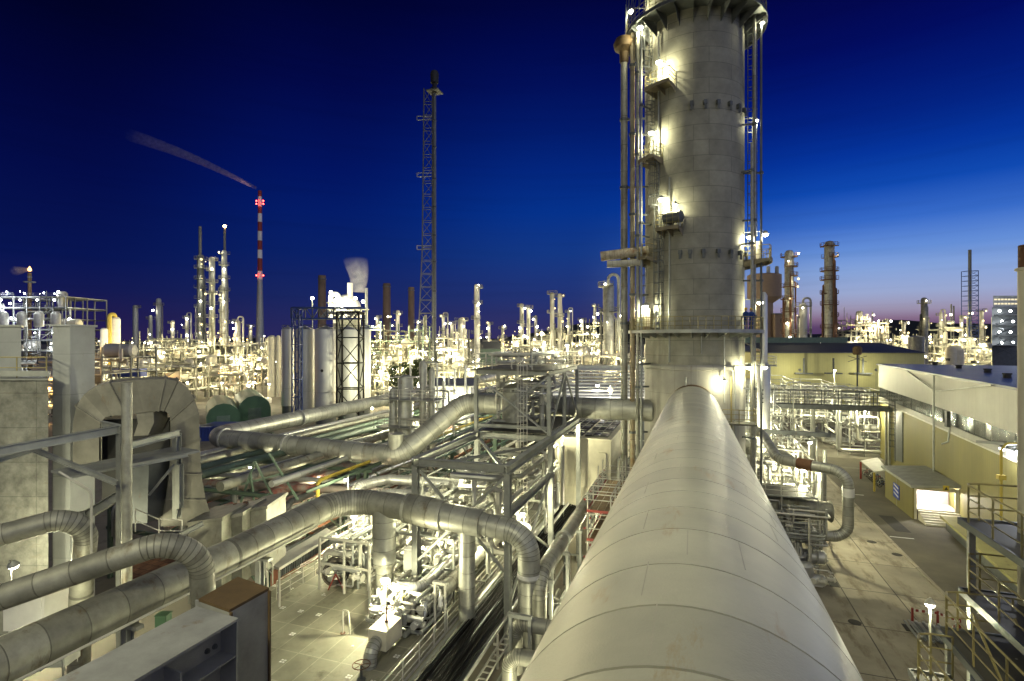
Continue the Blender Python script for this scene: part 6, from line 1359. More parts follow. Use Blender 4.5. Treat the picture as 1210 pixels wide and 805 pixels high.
for k, (px, y, d, lx) in enumerate(((238, 508, 108, 5), (252, 507, 109, 5), (274, 503, 112, 9))):
    c = P(px, y, d); g = MB(); g.cbox((c.x, c.y, 1.4+0), lx, 3, 2.8, YAW); t = solo('shipping_container', g, m_blue, ['leftmost blue container behind the silver duct elbow', 'middle blue container with pale door bars', 'long dark blue container beneath the green huts'][k], 'container', 'blue containers by the green huts', loc=(c.x, c.y, 0))
    g = MB(); 
    for i in range(8): q = V((c.x, c.y, 0))+RT*(-lx/2+lx*(i+.5)/8)-FW*1.53; g.bar(q+UP*.2, q+UP*2.6, .12)
    g.each('rib', m_blue, t)
for k in range(16):
    c = P(285+k*2.3-(k % 2)*1.5, 458-(k % 2)*2.2-k*.25, 172); g = MB(); g.lathe((c.x, c.y, .0), [(.75, 0), (.85, .4), (.85, 1.3), (.5, 1.7), (.01, 1.75)], 10); solo('bulk_bag', g, m_white, 'white bulk bag standing in the rows behind the green huts', 'bulk bag', 'white bulk bags in rows', loc=(c.x, c.y, 0))
for k, (px, y, d) in enumerate(((262, 452, 165), (300, 450, 168), (318, 455, 160))): c = PZ(px, 402+633*20/d, 0)+UP*7; lamp(tuple(c), ['yard lamp behind the smaller green hut', 'yard lamp over the white bulk bags', 'yard lamp between the bags and the silos'][k], 900, .35, [V((c.x, c.y, 0)), c+UP*.4], WARM, group='yard lamps by the huts', gap=1)
# --- silo group
m_silo = M('silo_aluminium', (.58, .58, .55), .45, .3, .14, .1, .06, stain=(.35, .34, .32), samt=.2, sscale=.1, sstretch=(1, 1, .1))
for k, (px, wpx, d) in enumerate(((340, 14, 140), (360.5, 22, 133), (385, 25.5, 130), (411, 24, 134), (430, 16, 136))):
    c = P(px, 389, d); r = wpx/633*d/2; t = thing('silo', ORD[k]+' from the left of the tall silver silos'+(' behind the blue frame' if k < 2 else (' with a small dark port' if k == 2 else ' beside the dark steel frame')), 'silo', (c.x, c.y, 0), 'tall silver silos')
    g = MB(); g.lathe((c.x, c.y, 0), [(r, 3), (r, c.z-.3), (r*.98, c.z), (.01, c.z+1)], 28); g.build('shell', m_silo, t); g = MB(); g.lathe((c.x, c.y, 0), [(r*.9, 0), (r*.9, 2.99)], 20); g.build('skirt', m_steeld, t)
    g = MB(); g.lathe((c.x, c.y, 7.5), [(r, 0), (r+.05, .02), (r+.05, .12), (r, .14)], 28); g.build('hoop', m_steel, t)
    if k == 2: g = MB(); g.disc(P(385, 437, d)-FW*(r+.02), FW, .35, .1); g.build('port', m_rubber, t)
    g = MB(); g.rail([V((c.x+r*.9*cos(i*pi/4), c.y+r*.9*sin(i*pi/4), c.z)) for i in range(8)], 1.1, 2, .05, 1, n=4, closed=True); g.build('roof_railing', m_steeld, t)
def lattice(name, label, pxs, y0, y1, d, depth, mat, cat='steel frame', w_=.3, top=None, nlev=6, xb=True):
    a = P(pxs[0], y0, d); b = P(pxs[1], y0, d); t = thing(name, label, cat, tuple(V((*((a+b)/2).xy, 0)))); zb = P(pxs[0], y1, d).z; zb = max(0, zb); zt = a.z
    cs = [V((a.x, a.y, 0)), V((b.x, b.y, 0)), V((b.x, b.y, 0))+FW*depth, V((a.x, a.y, 0))+FW*depth]
    g = MB()
    for q in cs: g.bar(q+UP*zb, q+UP*zt, w_)
    g.each('leg', mat, t); g = MB(); bs_ = MB()
    for k in range(nlev+1):
        z = zb+(zt-zb)*k/nlev
        for i in range(4):
            if k: g.bar(cs[i]+UP*z, cs[(i+1) % 4]+UP*z, w_*.8)
            if xb and k < nlev: z2 = zb+(zt-zb)*(k+1)/nlev; p, q = (cs[i], cs[(i+1) % 4]) if k % 2 else (cs[(i+1) % 4], cs[i]); bs_.bar(p+UP*z, q+UP*z2, w_*.55)
    g.each('beam', mat, t); bs_.each('brace', mat, t); return t
lattice('blue_lattice_tower', 'slender blue steel tower at the left of the silo group', (345, 353), 365, 490, 124, 2.0, m_steelb, nlev=6, w_=.22)
lattice('dark_stair_frame', 'black steel frame with crossed braces in front of the silos', (398, 424), 368, 490, 124, 4, m_black, w_=.34, nlev=4)
tg = thing('conveyor_bridge', 'blue and black truss bridge carrying conveyors along the silo tops', 'truss bridge', tuple(P(385, 380, 127)))
a, b = P(344, 376, 127), P(428, 376, 127); g = MB()
for dz in (0, 2.6):
    for f in (0, 3): g.bar(a+FW*f+UP*dz, b+FW*f+UP*dz, .35)
g.each('chord', m_steelb, tg); g = MB()
for i in range(10):
    p, q = a.lerp(b, i/10), a.lerp(b, (i+1)/10)
    g.bar(p, p+UP*2.6, .2); g.bar(*((p, q+UP*2.6) if i % 2 else (p+UP*2.6, q)), .18)
g.each('web_bar', m_steeld, tg); g = MB(); g.prism([a-UP*.2, b-UP*.2, b-UP*.2+FW*3, a-UP*.2+FW*3], (0, 0, .1)); g.build('deck', m_steeld, tg)
g = MB()
for i in range(3): c = a.lerp(b, .38+.2*i)+FW*1.5; g.pipe([c, c+UP*1.6+RT*1.5, c+UP*1.2+RT*4], .35, 8, .5)
g.each('chute', m_steelw, tg)
# --- bright white dome plant above the silos
dm = thing('dome_plant', 'glaring white dome with ducts and short stacks rising behind the silo tops', 'process block', tuple(V((*P(412, 360, 175).xy, 0))))
c = P(410, 362, 175); g = MB(); g.lathe((c.x, c.y, c.z-2), [(4.6, -2), (4.6, 1), (4.2, 3), (3.2, 4.6), (1.6, 5.7), (.01, 6.1)], 24); g.build('dome', m_white, dm)
g = MB(); g.lathe((c.x, c.y, 0), [(4.3, 0), (4.3, c.z-4)], 20); g.build('tower', m_far, dm)
for px, yt, r in ((413.5, 334, .9), (433, 340, .45)): q = P(px, yt, 174); g = MB(); g.lathe((q.x, q.y, c.z-6), [(r, 0), (r, q.z-c.z+6), (r*.8, q.z-c.z+6.01)], 14); g.build('short_stack', m_white if r > .5 else m_steel, dm)
for px, y, r in ((391, 347, 1.5), (396, 352, 1.2)): q = P(px, y, 172); g = MB(); g.pipe([q-UP*8, q, q+RT*2.4, q+RT*2.4-UP*4], r*.55, 10, 1.2, m=4); g.build('duct_bend', m_white, dm)
g = MB(); 
for px0, px1, y in ((385, 436, 366), (386, 405, 358)): g.prism([P(px0, y, 171), P(px1, y, 171), P(px1, y, 181), P(px0, y, 181)], (0, 0, .3))
g.each('platform', m_far, dm)
for px, y in ((391, 345), (396, 355), (420, 352), (429, 356), (404, 361), (369, 352)): bulb(dm, P(px, y, 169), .5, m_bulb, 1500, WARM, 1.2)
g = MB(); q = P(369, 353, 169.5); g.bar(V((q.x, q.y, 20)), q, .2); g.build('lamp_post', m_steel, dm)
stack('rusty round chimney left of the white dome', 380.5, 325, 330, 8.5, name='chimney', group='rusty round chimneys'); stack('wider rusty chimney left of the flare mast', 457, 334.5, 330, 8.5, group='rusty round chimneys'); stack('slimmer brown chimney between the wider one and the flare mast', 486, 339, 330, 7, group='rusty round chimneys')
# --- blazing block left of the flare mast
plant('blazing process block with green frames between silos and flare mast', 433, 500, 376, 190, 30, 21, 34, 13, 2200, vess=14, pipes=30, steel=m_steelg, profile=lambda u: .85+.15*sin(u*9))
plant('blazing front frames below the flare mast', 436, 505, 408, 165, 14, 22, 26, 9, 1700, vess=8, pipes=22)
plant('bright frames right of the flare mast', 512, 548, 386, 200, 24, 23, 24, 8, 1900, vess=8, pipes=20)
plant('low bright pipe racks behind the steel cage', 505, 600, 420, 150, 14, 24, 30, 9, 1400, vess=10, pipes=26)
for k, (px, y, lab) in enumerate(((497, 455, 'blinding lamp behind the left end of the return duct'), (528, 478, 'blinding lamp behind the diagonal silver duct'), (538, 470, 'second blinding lamp behind the diagonal silver duct, beside the cage'))):
    p = P(px, y, 74+k); lamp(tuple(p), lab, 1700, .42, [V((p.x, p.y+.5, 0)), p+UP*.6], WARM, group='blinding lamps behind the duct', aim=(.1, -.7, -.5), gap=1)
ph = thing('glare_block', 'white block added to catch lamp glare behind the diagonal silver duct', 'building', tuple(V((*P(530, 470, 82).xy, 0))))  # white building added as a bright surface for the lamp glare
a, b = P(508, 457, 82), P(556, 457, 82); g = MB(); g.prism([V((a.x, a.y, 0)), V((b.x, b.y, 0)), b, a], FW*8); g.build('wall', m_white, ph)
g = MB(); g.prism([a-FW*.4-RT*.4+UP*.01, b-FW*.4+RT*.4+UP*.01, b+FW*8.4+RT*.4+UP*.6, a+FW*8.4-RT*.4+UP*.6], (0, 0, .2)); g.build('roof', m_steel, ph)
for k in range(3): q = a.lerp(b, .2+.3*k)-FW*.05; g = MB(); g.prism([q-UP*3.2, q+RT*1.1-UP*3.2, q+RT*1.1-UP*1.6, q-UP*1.6], FW*.04); g.build('window', m_steeld, ph)
g = MB()
for k in range(4): q = a.lerp(b, .1+.26*k)-FW*.5; g.tube([V((q.x, q.y, 0)), V((q.x, q.y, q.z+1.5+k*.6))], .18, 8)
g.each('riser', m_clad3, ph)
def fm():
    t = thing('flare_mast', 'very tall lattice flare mast with a riser pipe and burner tip', 'flare mast', tuple(V((*P(505, 440, 165).xy, 0)))); d = 165; zb = 0; zt = P(505, 104, d).z
    ax, bx_ = P(487, 455, d), P(512, 455, d)
    def corner(i, z):
        f = z/zt; cl = 491+8*min(1, f/.5)+2*max(0, f-.5)/.5; cr = 511; q = [(cl, 0), (cr, 0), (cr, 4-2*f), (cl, 4-2*f)][i]; p = P(q[0], 402, d+q[1]); return V((p.x, p.y, z))
    L_, H_, B_3 = MB(), MB(), MB(); n = 24
    for i in range(4): L_.tube([corner(i, zt*k/n) for k in range(n+1)], .22, 6)
    for k in range(n):
        z0, z1 = zt*k/n, zt*(k+1)/n
        for i in range(4):
            if k: H_.bar(corner(i, z0), corner((i+1) % 4, z0), .17)
            p, q = (i, (i+1) % 4) if k % 2 else ((i+1) % 4, i); B_3.bar(corner(p, z0), corner(q, z1), .15)
    L_.each('leg', m_steeld, t); H_.each('beam', m_steeld, t); B_3.each('brace', m_steeld, t)
    p = P(513.5, 402, d-.8); g = MB(); g.pipe([V((p.x, p.y, 0)), V((p.x, p.y, zt-1))], .5, 14, seam=9, e=.1, sw=.25); g.build('riser', m_steeld, t)
    c = P(513.5, 100, d-.8); g = MB(); g.lathe(V((p.x, p.y, zt-2)), [(.6, 0), (1.3, 1.0), (1.3, 1.5), (.7, 2), (.75, 3), (1.2, 3.2), (1.3, 6.0), (1.0, 6.8), (.9, 6.7)], 18); g.build('burner_tip', m_rubber, t)
    for y in (137, 204, 290): 
        q = P(508, y, d); g = MB(); g.pipe([q-RT*4, q+RT*1, q+RT*1-UP*1.0, q-RT*4-UP*1.2, q-RT*4], .13, 6, .3); g.build('maintenance_loop', m_steel, t)
    g = MB(); g.prism([V((p.x-2, p.y-2, zt-1.6)), V((p.x+2, p.y-2, zt-1.6)), V((p.x+2, p.y+2, zt-1.6)), V((p.x-2, p.y+2, zt-1.6))], (0, 0, .3)); g.build('top_platform', m_steeld, t)
fm()
# --- centre skyline
column('squat lit column with a starry lamp left of the tall plain one', 545.5, 375, 230, 9, 31, 4, 6, watt=1300); q = P(549, 368, 226); bulb(bpy.data.objects['distillation_column'], q, .01) if 0 else None
column('tall plain bright column right of the flare mast', 563.5, 335, 225, 6.5, 32, 5, 6, watt=1300, side=1)
plant('low lit roofs and racks in the centre of the skyline', 548, 618, 402, 260, 24, 32, 22, 7, 2000, vess=6, steel=m_steeld)
dkr = thing('dark_gable_shed', 'dark gabled shed roof amid the lit racks in the skyline centre', 'shed', tuple(V((*P(580, 420, 240).xy, 0)))); a, b = P(563, 412, 240), P(592, 412, 240); g = MB(); g.prism([a, b, b+UP*.2-RT*1+UP*3+FW*8, a+RT*2+UP*3+FW*8], (0, 0, .2)); g.build('roof', m_roofd, dkr); g = MB(); g.prism([V((a.x, a.y, 0)), V((b.x, b.y, 0)), b, a], FW*14); g.build('wall', m_steelg, dkr)
column('left member of the shorter twin columns', 616.5, 358, 250, 4.6, 33, 4, 4, watt=1000, steel=m_far); column('right member of the shorter twin columns', 624.5, 362, 250, 4.6, 34, 4, 4, watt=1000)
column('left member of the taller twin columns near the tower', 652.5, 345, 235, 5.2, 35, 4, 4, watt=1100); column('right member of the taller twin columns near the tower', 661.5, 346, 235, 5.2, 36, 4, 4, watt=1100)
plant('lit frame around the feet of the twin columns', 606, 676, 388, 240, 20, 33, 26, 8, 1900, vess=8)
p = P(640, 394, 200); lamp(tuple(p), 'dazzling floodlight between the twin column pairs', 4500, .6, [V((p.x, p.y+1, 0)), p+UP*1.5], (1, .97, .9), aim=(0, -1, -.2), gap=1.2)
plant('many-windowed lit frame building left of the gooseneck column', 676, 714, 374, 230, 24, 34, 34, 9, 1700, vess=6, lev=4)
column('stout column with a gooseneck overhead pipe left of the tower', 719, 333, 150, 13, 37, 4, 4, goose=True, watt=700, mat=m_clad, side=-1)
plant('lit pipe racks at the foot of the gooseneck column', 690, 764, 406, 145, 16, 35, 24, 8, 900, vess=8)
plant('carpet of lit racks in front of the twin columns', 596, 700, 418, 165, 16, 36, 30, 9, 1200, vess=10, pipes=24)
p = P(721, 461, 78); lamp(tuple(p), 'dazzling square floodlight behind the horizontal duct left of the tower', 1500, .32, [V((p.x, p.y+.6, 0)), p+UP*.7], (1, .98, .92), aim=(-.3, -1, -.3), gap=1)
p = P(757, 428, 62); lamp(tuple(p), 'lamp behind the risers at the left flank of the tower foot', 500, .2, [V((p.x, p.y+.4, 0)), p+UP*.4], WARM)
# --- right skyline
wt = thing('water_tower', 'brown concrete water tower with drum-shaped tank right of the tower', 'water tower', tuple(V((*P(903, 400, 210).xy, 0)))); c = P(903, 402, 210)
g = MB(); z0_, z1_ = P(903, 352, 210).z, P(903, 325, 210).z; g.lathe((c.x, c.y, 0), [(3.2, 0), (3.2, z0_-2), (6, z0_), (6.2, z0_+.3), (6.2, z1_), (5.6, z1_+.3), (.01, z1_+.5)], 28); g.build('shell', M('brown_render', (.3, .22, .16), .8, 0, .2, .1, 0, stain=(.2, .15, .1), samt=.2, sscale=.1), wt)
for px in (908, 918): q = P(px, 315, 209); g = MB(); g.lathe((q.x, q.y, z1_), [(.7, 0), (.7, q.z-z1_), (.4, q.z-z1_+.3)], 10); g.build('vent', m_steel, wt); bulb(wt, P(px-2, 326, 205), .35, m_bulb, 500)
blk = thing('stair_block', 'plain brown concrete block beside the water tower', 'building', tuple(V((*P(922, 390, 205).xy, 0)))); a, b = P(916, 371, 205), P(930, 371, 205); g = MB(); g.prism([V((a.x, a.y, 0)), V((b.x, b.y, 0)), b, a], FW*6); g.build('wall', M('brown_concrete', (.27, .2, .15), .8, 0, .2, .1), blk); g = MB(); g.prism([a-RT*.3-FW*.3, b+RT*.3-FW*.3, b+RT*.3+FW*6.3, a-RT*.3+FW*6.3], (0, 0, .4)); g.build('roof_edge', m_steeld, blk)
column('rust-stained lit column with lamps, left of the two tall right-hand columns', 932.5, 295, 190, 10, 41, 9, 9, watt=900, mat=m_clad2, pipes=6, steel=m_rust)
column('short pale column with a gooseneck pipe between the tall right-hand columns', 949, 358, 185, 9, 42, 3, 3, goose=True, watt=500, side=-1)
column('tall unlit grey column with rusty ladders against the sunset', 980, 284, 195, 11, 43, 9, 2, watt=400, pipes=7, mat=m_clad2, steel=m_rust)
plant('pyramid-shaped glittering plant on the sunset skyline', 1000, 1062, 370, 300, 26, 41, 60, 16, 4500, vess=6, steel=m_steeld, profile=lambda u: 1-abs(u-.38)*1.0, bay=2.6, lev=3.2, dens=.95, pipes=30, pan=.8)
st = stack('thin vent on top of the glittering pyramid plant', 1031, 368, 310, 1.2, m_steeld, name='vent_stack')
plant('low lit racks right of the pyramid plant', 1055, 1100, 390, 260, 18, 42, 18, 6, 1800, vess=5)
column('grey column with a bracket top in front of the sunset, right of the pyramid plant', 1092, 351, 230, 6.5, 44, 3, 3, watt=700, mat=m_clad2, pipes=4)
c = P(1083, 398, 215); g = MB(); g.lathe((c.x, c.y, 0), [(2.7, 0), (2.7, c.z), (1.5, c.z+.5), (.01, c.z+.6)], 18); solo('grey_tank', g, m_clad, 'grey tank beside the bracket-topped column', 'tank', loc=(c.x, c.y, 0))
plant('glittering plant with tanks around the lattice-braced chimney', 1104, 1172, 374, 250, 26, 43, 46, 12, 2000, vess=12, pipes=24, tanks=3, profile=lambda u: .75+.25*sin(u*14), bay=3.6, lev=3.6, pan=.4)
for px, yt in ((1124, 359), (1127, 361)): stack('left of two thin paired stacks' if px < 1126 else 'right of two thin paired stacks', px, yt, 280, 1.5, m_steeld, name='vent_stack')
def lc():
    d = 270; c = P(1146, 402, d); zt = P(1146, 295, d).z; zl = P(1146, 320, d).z; t = thing('braced_chimney', 'dark slim chimney inside a square lattice tower against the sunset', 'chimney', (c.x, c.y, 0))
    g = MB(); g.lathe((c.x, c.y, 0), [(.75, 0), (.7, zt), (.55, zt+.1)], 14); g.build('flue', m_steeld, t)
    hw = 2.3; cs = [c+RT*(i*hw)+FW*(j*hw) for i, j in ((-1, -1), (1, -1), (1, 1), (-1, 1))]; L_, B_3 = MB(), MB(); n = 22
    for q in cs: L_.bar(V((q.x, q.y, 0)), V((q.x, q.y, zl)), .25)
    for k in range(n):
        z0, z1 = zl*k/n, zl*(k+1)/n
        for i in range(4):
            p, q = cs[i], cs[(i+1) % 4]; B_3.bar(V((p.x, p.y, z1)), V((q.x, q.y, z1)), .18)
            if i < 2: B_3.bar(V((p.x, p.y, z0)), V((q.x, q.y, z1)), .14)
    L_.each('leg', m_steelb, t); B_3.each('brace', m_steelb, t)
lc()
ob = thing('lit_block', 'grey tower block with two lit window rows and a glowing outside stair', 'building', tuple(V((*P(1188, 402, 180).xy, 0)))); d = 180
a, b = P(1172, 363, d), P(1222, 363, d); g = MB(); g.prism([V((a.x, a.y, 0)), V((b.x, b.y, 0)), b, a], ray(1172, 402)*12); g.build('lower_block', m_steeld, ob)
a2, b2 = P(1173.5, 349, d+1), P(1204, 349, d+1); g = MB(); g.prism([V((a2.x, a2.y, a.z+.01)), V((b2.x, b2.y, a.z+.01)), b2, a2], ray(1173, 402)*10); g.build('upper_block', m_steel, ob)
m_win = EM('lit_window', (1, .86, .55), 1.1)
for y in (353.5, 358.5):
    for k in range(7): p0, p1 = P(1175+k*4, y-.9, d+.9), P(1178+k*4, y+.9, d+.9); g = MB(); g.prism([V((p0.x, p0.y, p1.z)), V((p1.x, p1.y, p1.z)), V((p1.x, p1.y, p0.z)), p0], FW*.05); g.build('lit_pane', m_win, ob)
for k in range(4):
    z = P(1185, 372+k*12, d-3); g = MB(); g.prism([P(1176, 372+k*12, d), P(1202, 372+k*12, d), P(1202, 372+k*12, d-4), P(1176, 372+k*12, d-4)], (0, 0, .25)); g.build('stair_landing', m_steel, ob)
    g = MB(); g.bar(P(1178, 383+k*12, d-3.6), P(1200, 373+k*12, d-3.6), .3); g.bar(P(1178, 373+k*12, d-3.8), P(1200, 383+k*12, d-3.8), .18); g.each('stair_flight', m_steeld, ob)
    for px in (1181, 1194): bulb(ob, P(px+(k % 2)*3, 367+k*12.5, d-2), .4, m_bulbc, 350, COOL, 1)
for k, (px, yt, d, w_, lab) in enumerate(((446, 372, 260, 4, 'slim lit column standing behind the left edge of the blazing block'), (470, 366, 255, 4.5, 'slim lit column between the wider rusty chimney and the slimmer brown one'), (494, 378, 250, 3.5, 'slim short column just left of the flare mast'), (524, 372, 270, 4, 'slim lit column first right of the flare mast'), (534, 381, 240, 4.5, 'stubby lit column second right of the flare mast'), (578, 380, 290, 3.5, 'slim column behind the dark gabled shed'), (594, 384, 260, 3.5, 'slim column between the gabled shed and the shorter twins'), (633, 372, 290, 3.5, 'slim column between the two twin pairs'), (672, 366, 300, 3.5, 'slim column just right of the taller twins'), (688, 376, 260, 4, 'stubby lit column in front of the many-windowed frame'), (703, 360, 280, 4, 'slim lit column left of the stout gooseneck column'), (735, 372, 240, 4, 'slim lit column between gooseneck column and tower'), (204, 378, 280, 4.5, 'stubby lit column left of the glowing trio'), (221, 372, 290, 4, 'slim lit column close to the left of the glowing trio'), (296, 384, 300, 4, 'slim lit column between the glowing trio and the banded chimney'), (1012, 378, 330, 3, 'slim column in the left part of the pyramid plant'), (1048, 376, 320, 3, 'slim column in the right part of the pyramid plant'), (1068, 380, 280, 3.5, 'slim lit column right of the pyramid plant'), (1112, 368, 270, 3.5, 'slim lit column left of the paired thin stacks'), (1136, 372, 265, 3.5, 'slim lit column left of the braced chimney'), (1160, 366, 270, 4, 'slim lit column right of the braced chimney'))):
    column(lab, px, yt, d, w_, 60+k, 4, 6, watt=1100, goose=(k % 5 == 3))
# far glimmer on the horizon all around: low distant works
for k, (p0, p1, y, d, n, lab) in enumerate(((100, 230, 399, 520, 26, 'far low works glimmering behind the slim dark columns'), (270, 340, 402, 560, 14, 'far low works glimmering behind the cream tanks'), (540, 612, 396, 520, 22, 'far low works glimmering behind the plain bright column'), (660, 765, 398, 480, 22, 'far low works glimmering behind the gooseneck column'), (430, 560, 402, 420, 30, 'far works glimmering behind the flare mast'), (930, 1210, 397, 430, 40, 'far works glimmering below the sunset hills'))):
    plant(lab, p0, p1, y, d, 30, 60+k, n, 3, 3500, vess=3, pipes=8, dens=.2, lev=8, group='far glimmering works')
# --- plumes
def plume(name, label, path, r0, r1, dens, col, emis=0.0):
    g = MB(); n = len(path); secs = []
    for i, p in enumerate(path):
        tdir = path[min(i+1, n-1)]-path[max(i-1, 0)]; secs.append((p, tdir, r0+(r1-r0)*i/(n-1)))
    g.rings(secs, 16)
    m = bpy.data.materials.new(name+'_vapour'); nt, N, L = NT(m); o = N.new('ShaderNodeOutputMaterial'); v = N.new('ShaderNodeVolumePrincipled'); L.new(v.outputs[0], o.inputs['Volume']); v.inputs['Color'].default_value = (*col, 1); v.inputs['Anisotropy'].default_value = .2
    tc = N.new('ShaderNodeTexCoord'); nz = N.new('ShaderNodeTexNoise'); nz.inputs['Scale'].default_value = 2.2/max(r1, .1); nz.inputs['Detail'].default_value = 4; L.new(tc.outputs['Object'], nz.inputs['Vector'])
    mr = N.new('ShaderNodeMapRange'); mr.inputs[1].default_value = .25; mr.inputs[2].default_value = .8; mr.inputs[4].default_value = dens; L.new(nz.outputs[0], mr.inputs[0])
    ln = N.new('ShaderNodeVectorMath'); ln.operation = 'DISTANCE'; ln.inputs[1].default_value = (0, 0, 0); L.new(tc.outputs['Object'], ln.inputs[0]); fd = N.new('ShaderNodeMapRange'); fd.inputs[2].default_value = (path[-1]-path[0]).length; fd.inputs[3].default_value = 1; fd.inputs[4].default_value = 0; L.new(ln.outputs['Value'], fd.inputs[0])
    mu = N.new('ShaderNodeMath'); mu.operation = 'MULTIPLY'; L.new(mr.outputs[0], mu.inputs[0]); L.new(fd.outputs[0], mu.inputs[1]); L.new(mu.outputs[0], v.inputs['Density'])
    o2 = g.build(name, m, None, None, tuple(path[0])); tag(o2, label, 'smoke', None, 'stuff'); return o2
D6 = 600
light(P(306, 229, 596), 26000, (1, .6, .52), .6, ch, 50, P(250, 205, 600)); light(P(306, 229, 604), 26000, (1, .6, .52), .6, ch, 50, P(250, 205, 600))  # pink spots added at the chimney top to light the plume
plume('smoke_plume', 'long thin pinkish smoke plume drifting left from the banded chimney', [P(303+(150-303)*t_, 222+(158-222)*t_-14*sin(t_*3.14)*.3, D6) for t_ in [i/14 for i in range(15)]], 1.8, 7.5, .26, (.95, .8, .82))
plume('steam_cloud', 'small white steam cloud above the dome plant', [P(423+3*t_*sin(t_*5), 345-42*t_, 174) for t_ in [i/8 for i in range(9)]], 2.2, 4.2, .35, (.95, .95, 1))
plume('flare_smoke', 'faint reddish smoke drifting left from the small flare stack', [P(33-18*t_, 318+2*t_, 215) for t_ in [i/6 for i in range(7)]], .7, 2.2, 1.0, (.9, .7, .6))
# --- bushes by the flare mast
def bush(label, px, py, d, h, w_, seed):
    rg = random.Random(seed); c = P(px, py, d); t = thing('shrub', label, 'shrub', (c.x, c.y, 0), 'green shrubs by the flare mast'); z0 = 0
    g = MB(); hh = c.z+h
    for k in range(5): g.tube([(c.x, c.y, 0), (c.x+rg.uniform(-w_*.15, w_*.15), c.y, hh*.5), (c.x+rg.uniform(-w_*.4, w_*.4), c.y+rg.uniform(-w_*.3, w_*.3), hh*.85)], .12, 5)
    g.build('stem', m_rust, t); g = MB(); cl = [(rg.gauss(0, .3)*w_, rg.gauss(0, .28)*w_, hh*(.55+.4*rg.random())) for _ in range(26)]
    for _ in range(2600):
        a = rg.choice(cl); p = V((c.x+a[0]+rg.gauss(0, .45), c.y+a[1]+rg.gauss(0, .45), max(.3, a[2]+rg.gauss(0, .5)))); u = V((rg.gauss(0, 1), rg.gauss(0, 1), rg.gauss(0, 1))).normalized()*rg.uniform(.16, .3); v_ = u.cross(V((rg.gauss(0, 1), rg.gauss(0, 1), rg.gauss(0, 1)))).normalized()*.14
        g.poly([p-u, p+v_, p+u, p-v_])
    g.build('foliage', m_leaf, t)
m_leaf = M('leaves', (.09, .13, .03), .6, 0, .3, .5, .5)
bush('rounded green shrub left of the flare mast foot, larger', 481, 448, 118, 4.2, 4.6, 1); bush('smaller green shrub right beside the flare mast foot', 497, 444, 120, 4.0, 3.2, 2)
for k, (px, y, d, lab) in enumerate(((466, 452, 125, 'floodlight glaring on the yard left of the shrubs'), (450, 455, 128, 'second yard floodlight beside the silos'))): p = P(px, y-16, d); lamp(tuple(p), lab, 2600, .5, [V((p.x, p.y+.6, 0)), p+UP*.8], WARM, aim=(.1, -.5, -.8), group='yard floodlights by the shrubs', gap=1)
# ------------------------------------------------------------------ tower lamps
def tlamp(a, out, z, label, watt, r=.22, col=WARM, aim=None):
    p = TP(a, out, z); w = TP(a, 0, z+.3); lamp(tuple(p), label, watt*.62, r, [w, TP(a, out, z+.3)], col, aim=aim or (0, 0, -1), group='lamps on the concrete tower')
tlamp(-32, .95, 42.9, 'uppermost glaring lamp on the tower, above the highest small stage', 420)
tlamp(-42, .85, 37.4, 'second glaring lamp down the tower, beside the ladder', 420)
tlamp(-30, .9, 31.6, 'lamp on a bent arm above the drum stage', 240)
tlamp(-16, 1.0, 30.9, 'small round lamp beside the drum', 90, .16)
tlamp(-50, .9, 22.9, 'glaring lamp over the pale switch box on the lower gallery', 420)
tlamp(-64, .9, 22.6, 'second lamp at the left end of the lower gallery', 260)
tlamp(72, .5, 28.6, 'lamp shining on the shaft at the right stage', 220)
tlamp(84, 1.6, 28.9, 'outer lamp on the right stage railing', 200)
tlamp(86, 1.2, 23.2, 'lamp above the two workers on the gallery', 300)
tlamp(60, .8, 17.8, 'lamp glaring on the tower skirt at the right, above the duct mouth', 420)
tlamp(74, 1.6, 17.8, 'outer lamp beside the tower skirt on the right', 320)
tlamp(28, .8, 16.8, 'small spot lamp right above the duct mouth', 160, .14)
tlamp(85, .9, 38.6, 'tiny distant-looking lamp high on the right flank of the tower', 90, .16)
tlamp(-52, 1.3, 46.6, 'lamp under the upper gallery on the left', 260); tlamp(-70, 1.4, 49, 'lamp on top of the upper gallery at the left', 300); tlamp(78, 1.4, 46.4, 'lamp under the upper gallery on the right', 90, .15)
g = MB(); g.tube([TP(38, .5, 12.8), TP(38, .5, 16.4), TP(34, .9, 17.2)], .06, 8, .3); solo('lamp_standard', g, m_yeld, 'thin yellow lamp standard right of the duct mouth', 'lamp post', loc=tuple(TP(38, .5, 12.8)))
bx_ = thing('mouth_platform', 'small railed service platform right of the duct mouth on the tower', 'platform', tuple(TP(42, .8, 13.4)))
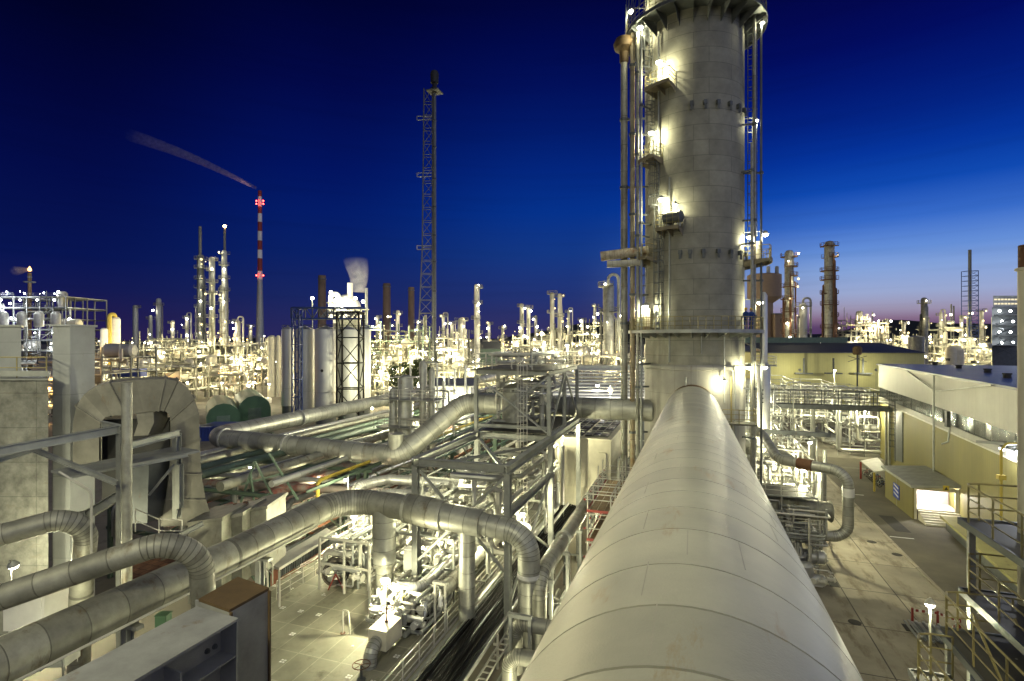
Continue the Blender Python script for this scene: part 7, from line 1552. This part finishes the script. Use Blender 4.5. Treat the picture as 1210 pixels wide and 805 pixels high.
g = MB(); p = TP(42, .9, 13.4); g.cbox((p.x, p.y, 13.4), 2.6, 1.8, .1); g.build('deck', m_grate, bx_); g = MB(); g.rail([(p.x-1.2, p.y-.85, 13.45), (p.x+1.2, p.y-.85, 13.45), (p.x+1.2, p.y+.8, 13.45)], 1.1, 1.2, .03, 2); g.build('railing', m_yeld, bx_)
# ------------------------------------------------------------------ fill floodlights added out of view to light foreground and tower
def mast(label, x, y, h, watt, tgt, r=.3, col=WARM, spot=110):
    t = thing('fill_light_mast', label, 'floodlight', (x, y, 0), 'added fill-light masts behind the viewpoint'); d = (V(tgt)-V((x, y, h))).normalized()
    g = MB(); g.lathe((x, y, 0), [(.2, 0), (.12, h-.2), (.12, h)], 12); g.build('pole', m_steel, t); p = V((x, y, h))+d*.5
    g = MB(); g.lathe(p, [(.1, -.4), (.3, -.2), (.36, .0)], 14, d); g.build('head', m_steeld, t); g = MB(); g.lathe(p, [(.34, -.03), (.34, .0), (.01, .01)], 14, d); g.build('glass', m_bulb, t)
    light(p+d*.25, watt, col, r, t, spot, tgt)
mast('added fill-light mast left of the great duct', -7, -9, 31, 14000, (-16, 24, 5), spot=85); mast('added fill-light mast right of the great duct', 9, -8, 31, 10000, (11, 31, 0), spot=55); mast('added fill-light mast over the left pipe yard', -28, -6, 30, 5000, (-24, 26, 10)); mast('added fill-light mast beside the left yard towards the pipe rack', -39, 8, 27, 5000, (-40, 52, 8), spot=80)
if HAZE:
    g = MB(); g.box(-900, 900, -120, 900, -1.0, 240)
    me = bpy.data.meshes.new('haze'); me.from_pydata(g.v, [], g.f); hz = bpy.data.objects.new('haze', me); COL.objects.link(hz); hz['kind'] = 'stuff'
    m = bpy.data.materials.new('haze'); nt, N, L = NT(m); o_ = N.new('ShaderNodeOutputMaterial'); v_ = N.new('ShaderNodeVolumePrincipled'); L.new(v_.outputs[0], o_.inputs['Volume']); v_.inputs['Color'].default_value = (.93, .94, .95, 1); v_.inputs['Density'].default_value = HAZE; v_.inputs['Anisotropy'].default_value = .9; me.materials.append(m)
mast('added fill-light mast facing the concrete tower', -17, -5, 31, 8500, (0, 48, 32), spot=48)  # added out of view to light the tower evenly
for o in bpy.data.objects:
    if '_loc' in o: del o['_loc']
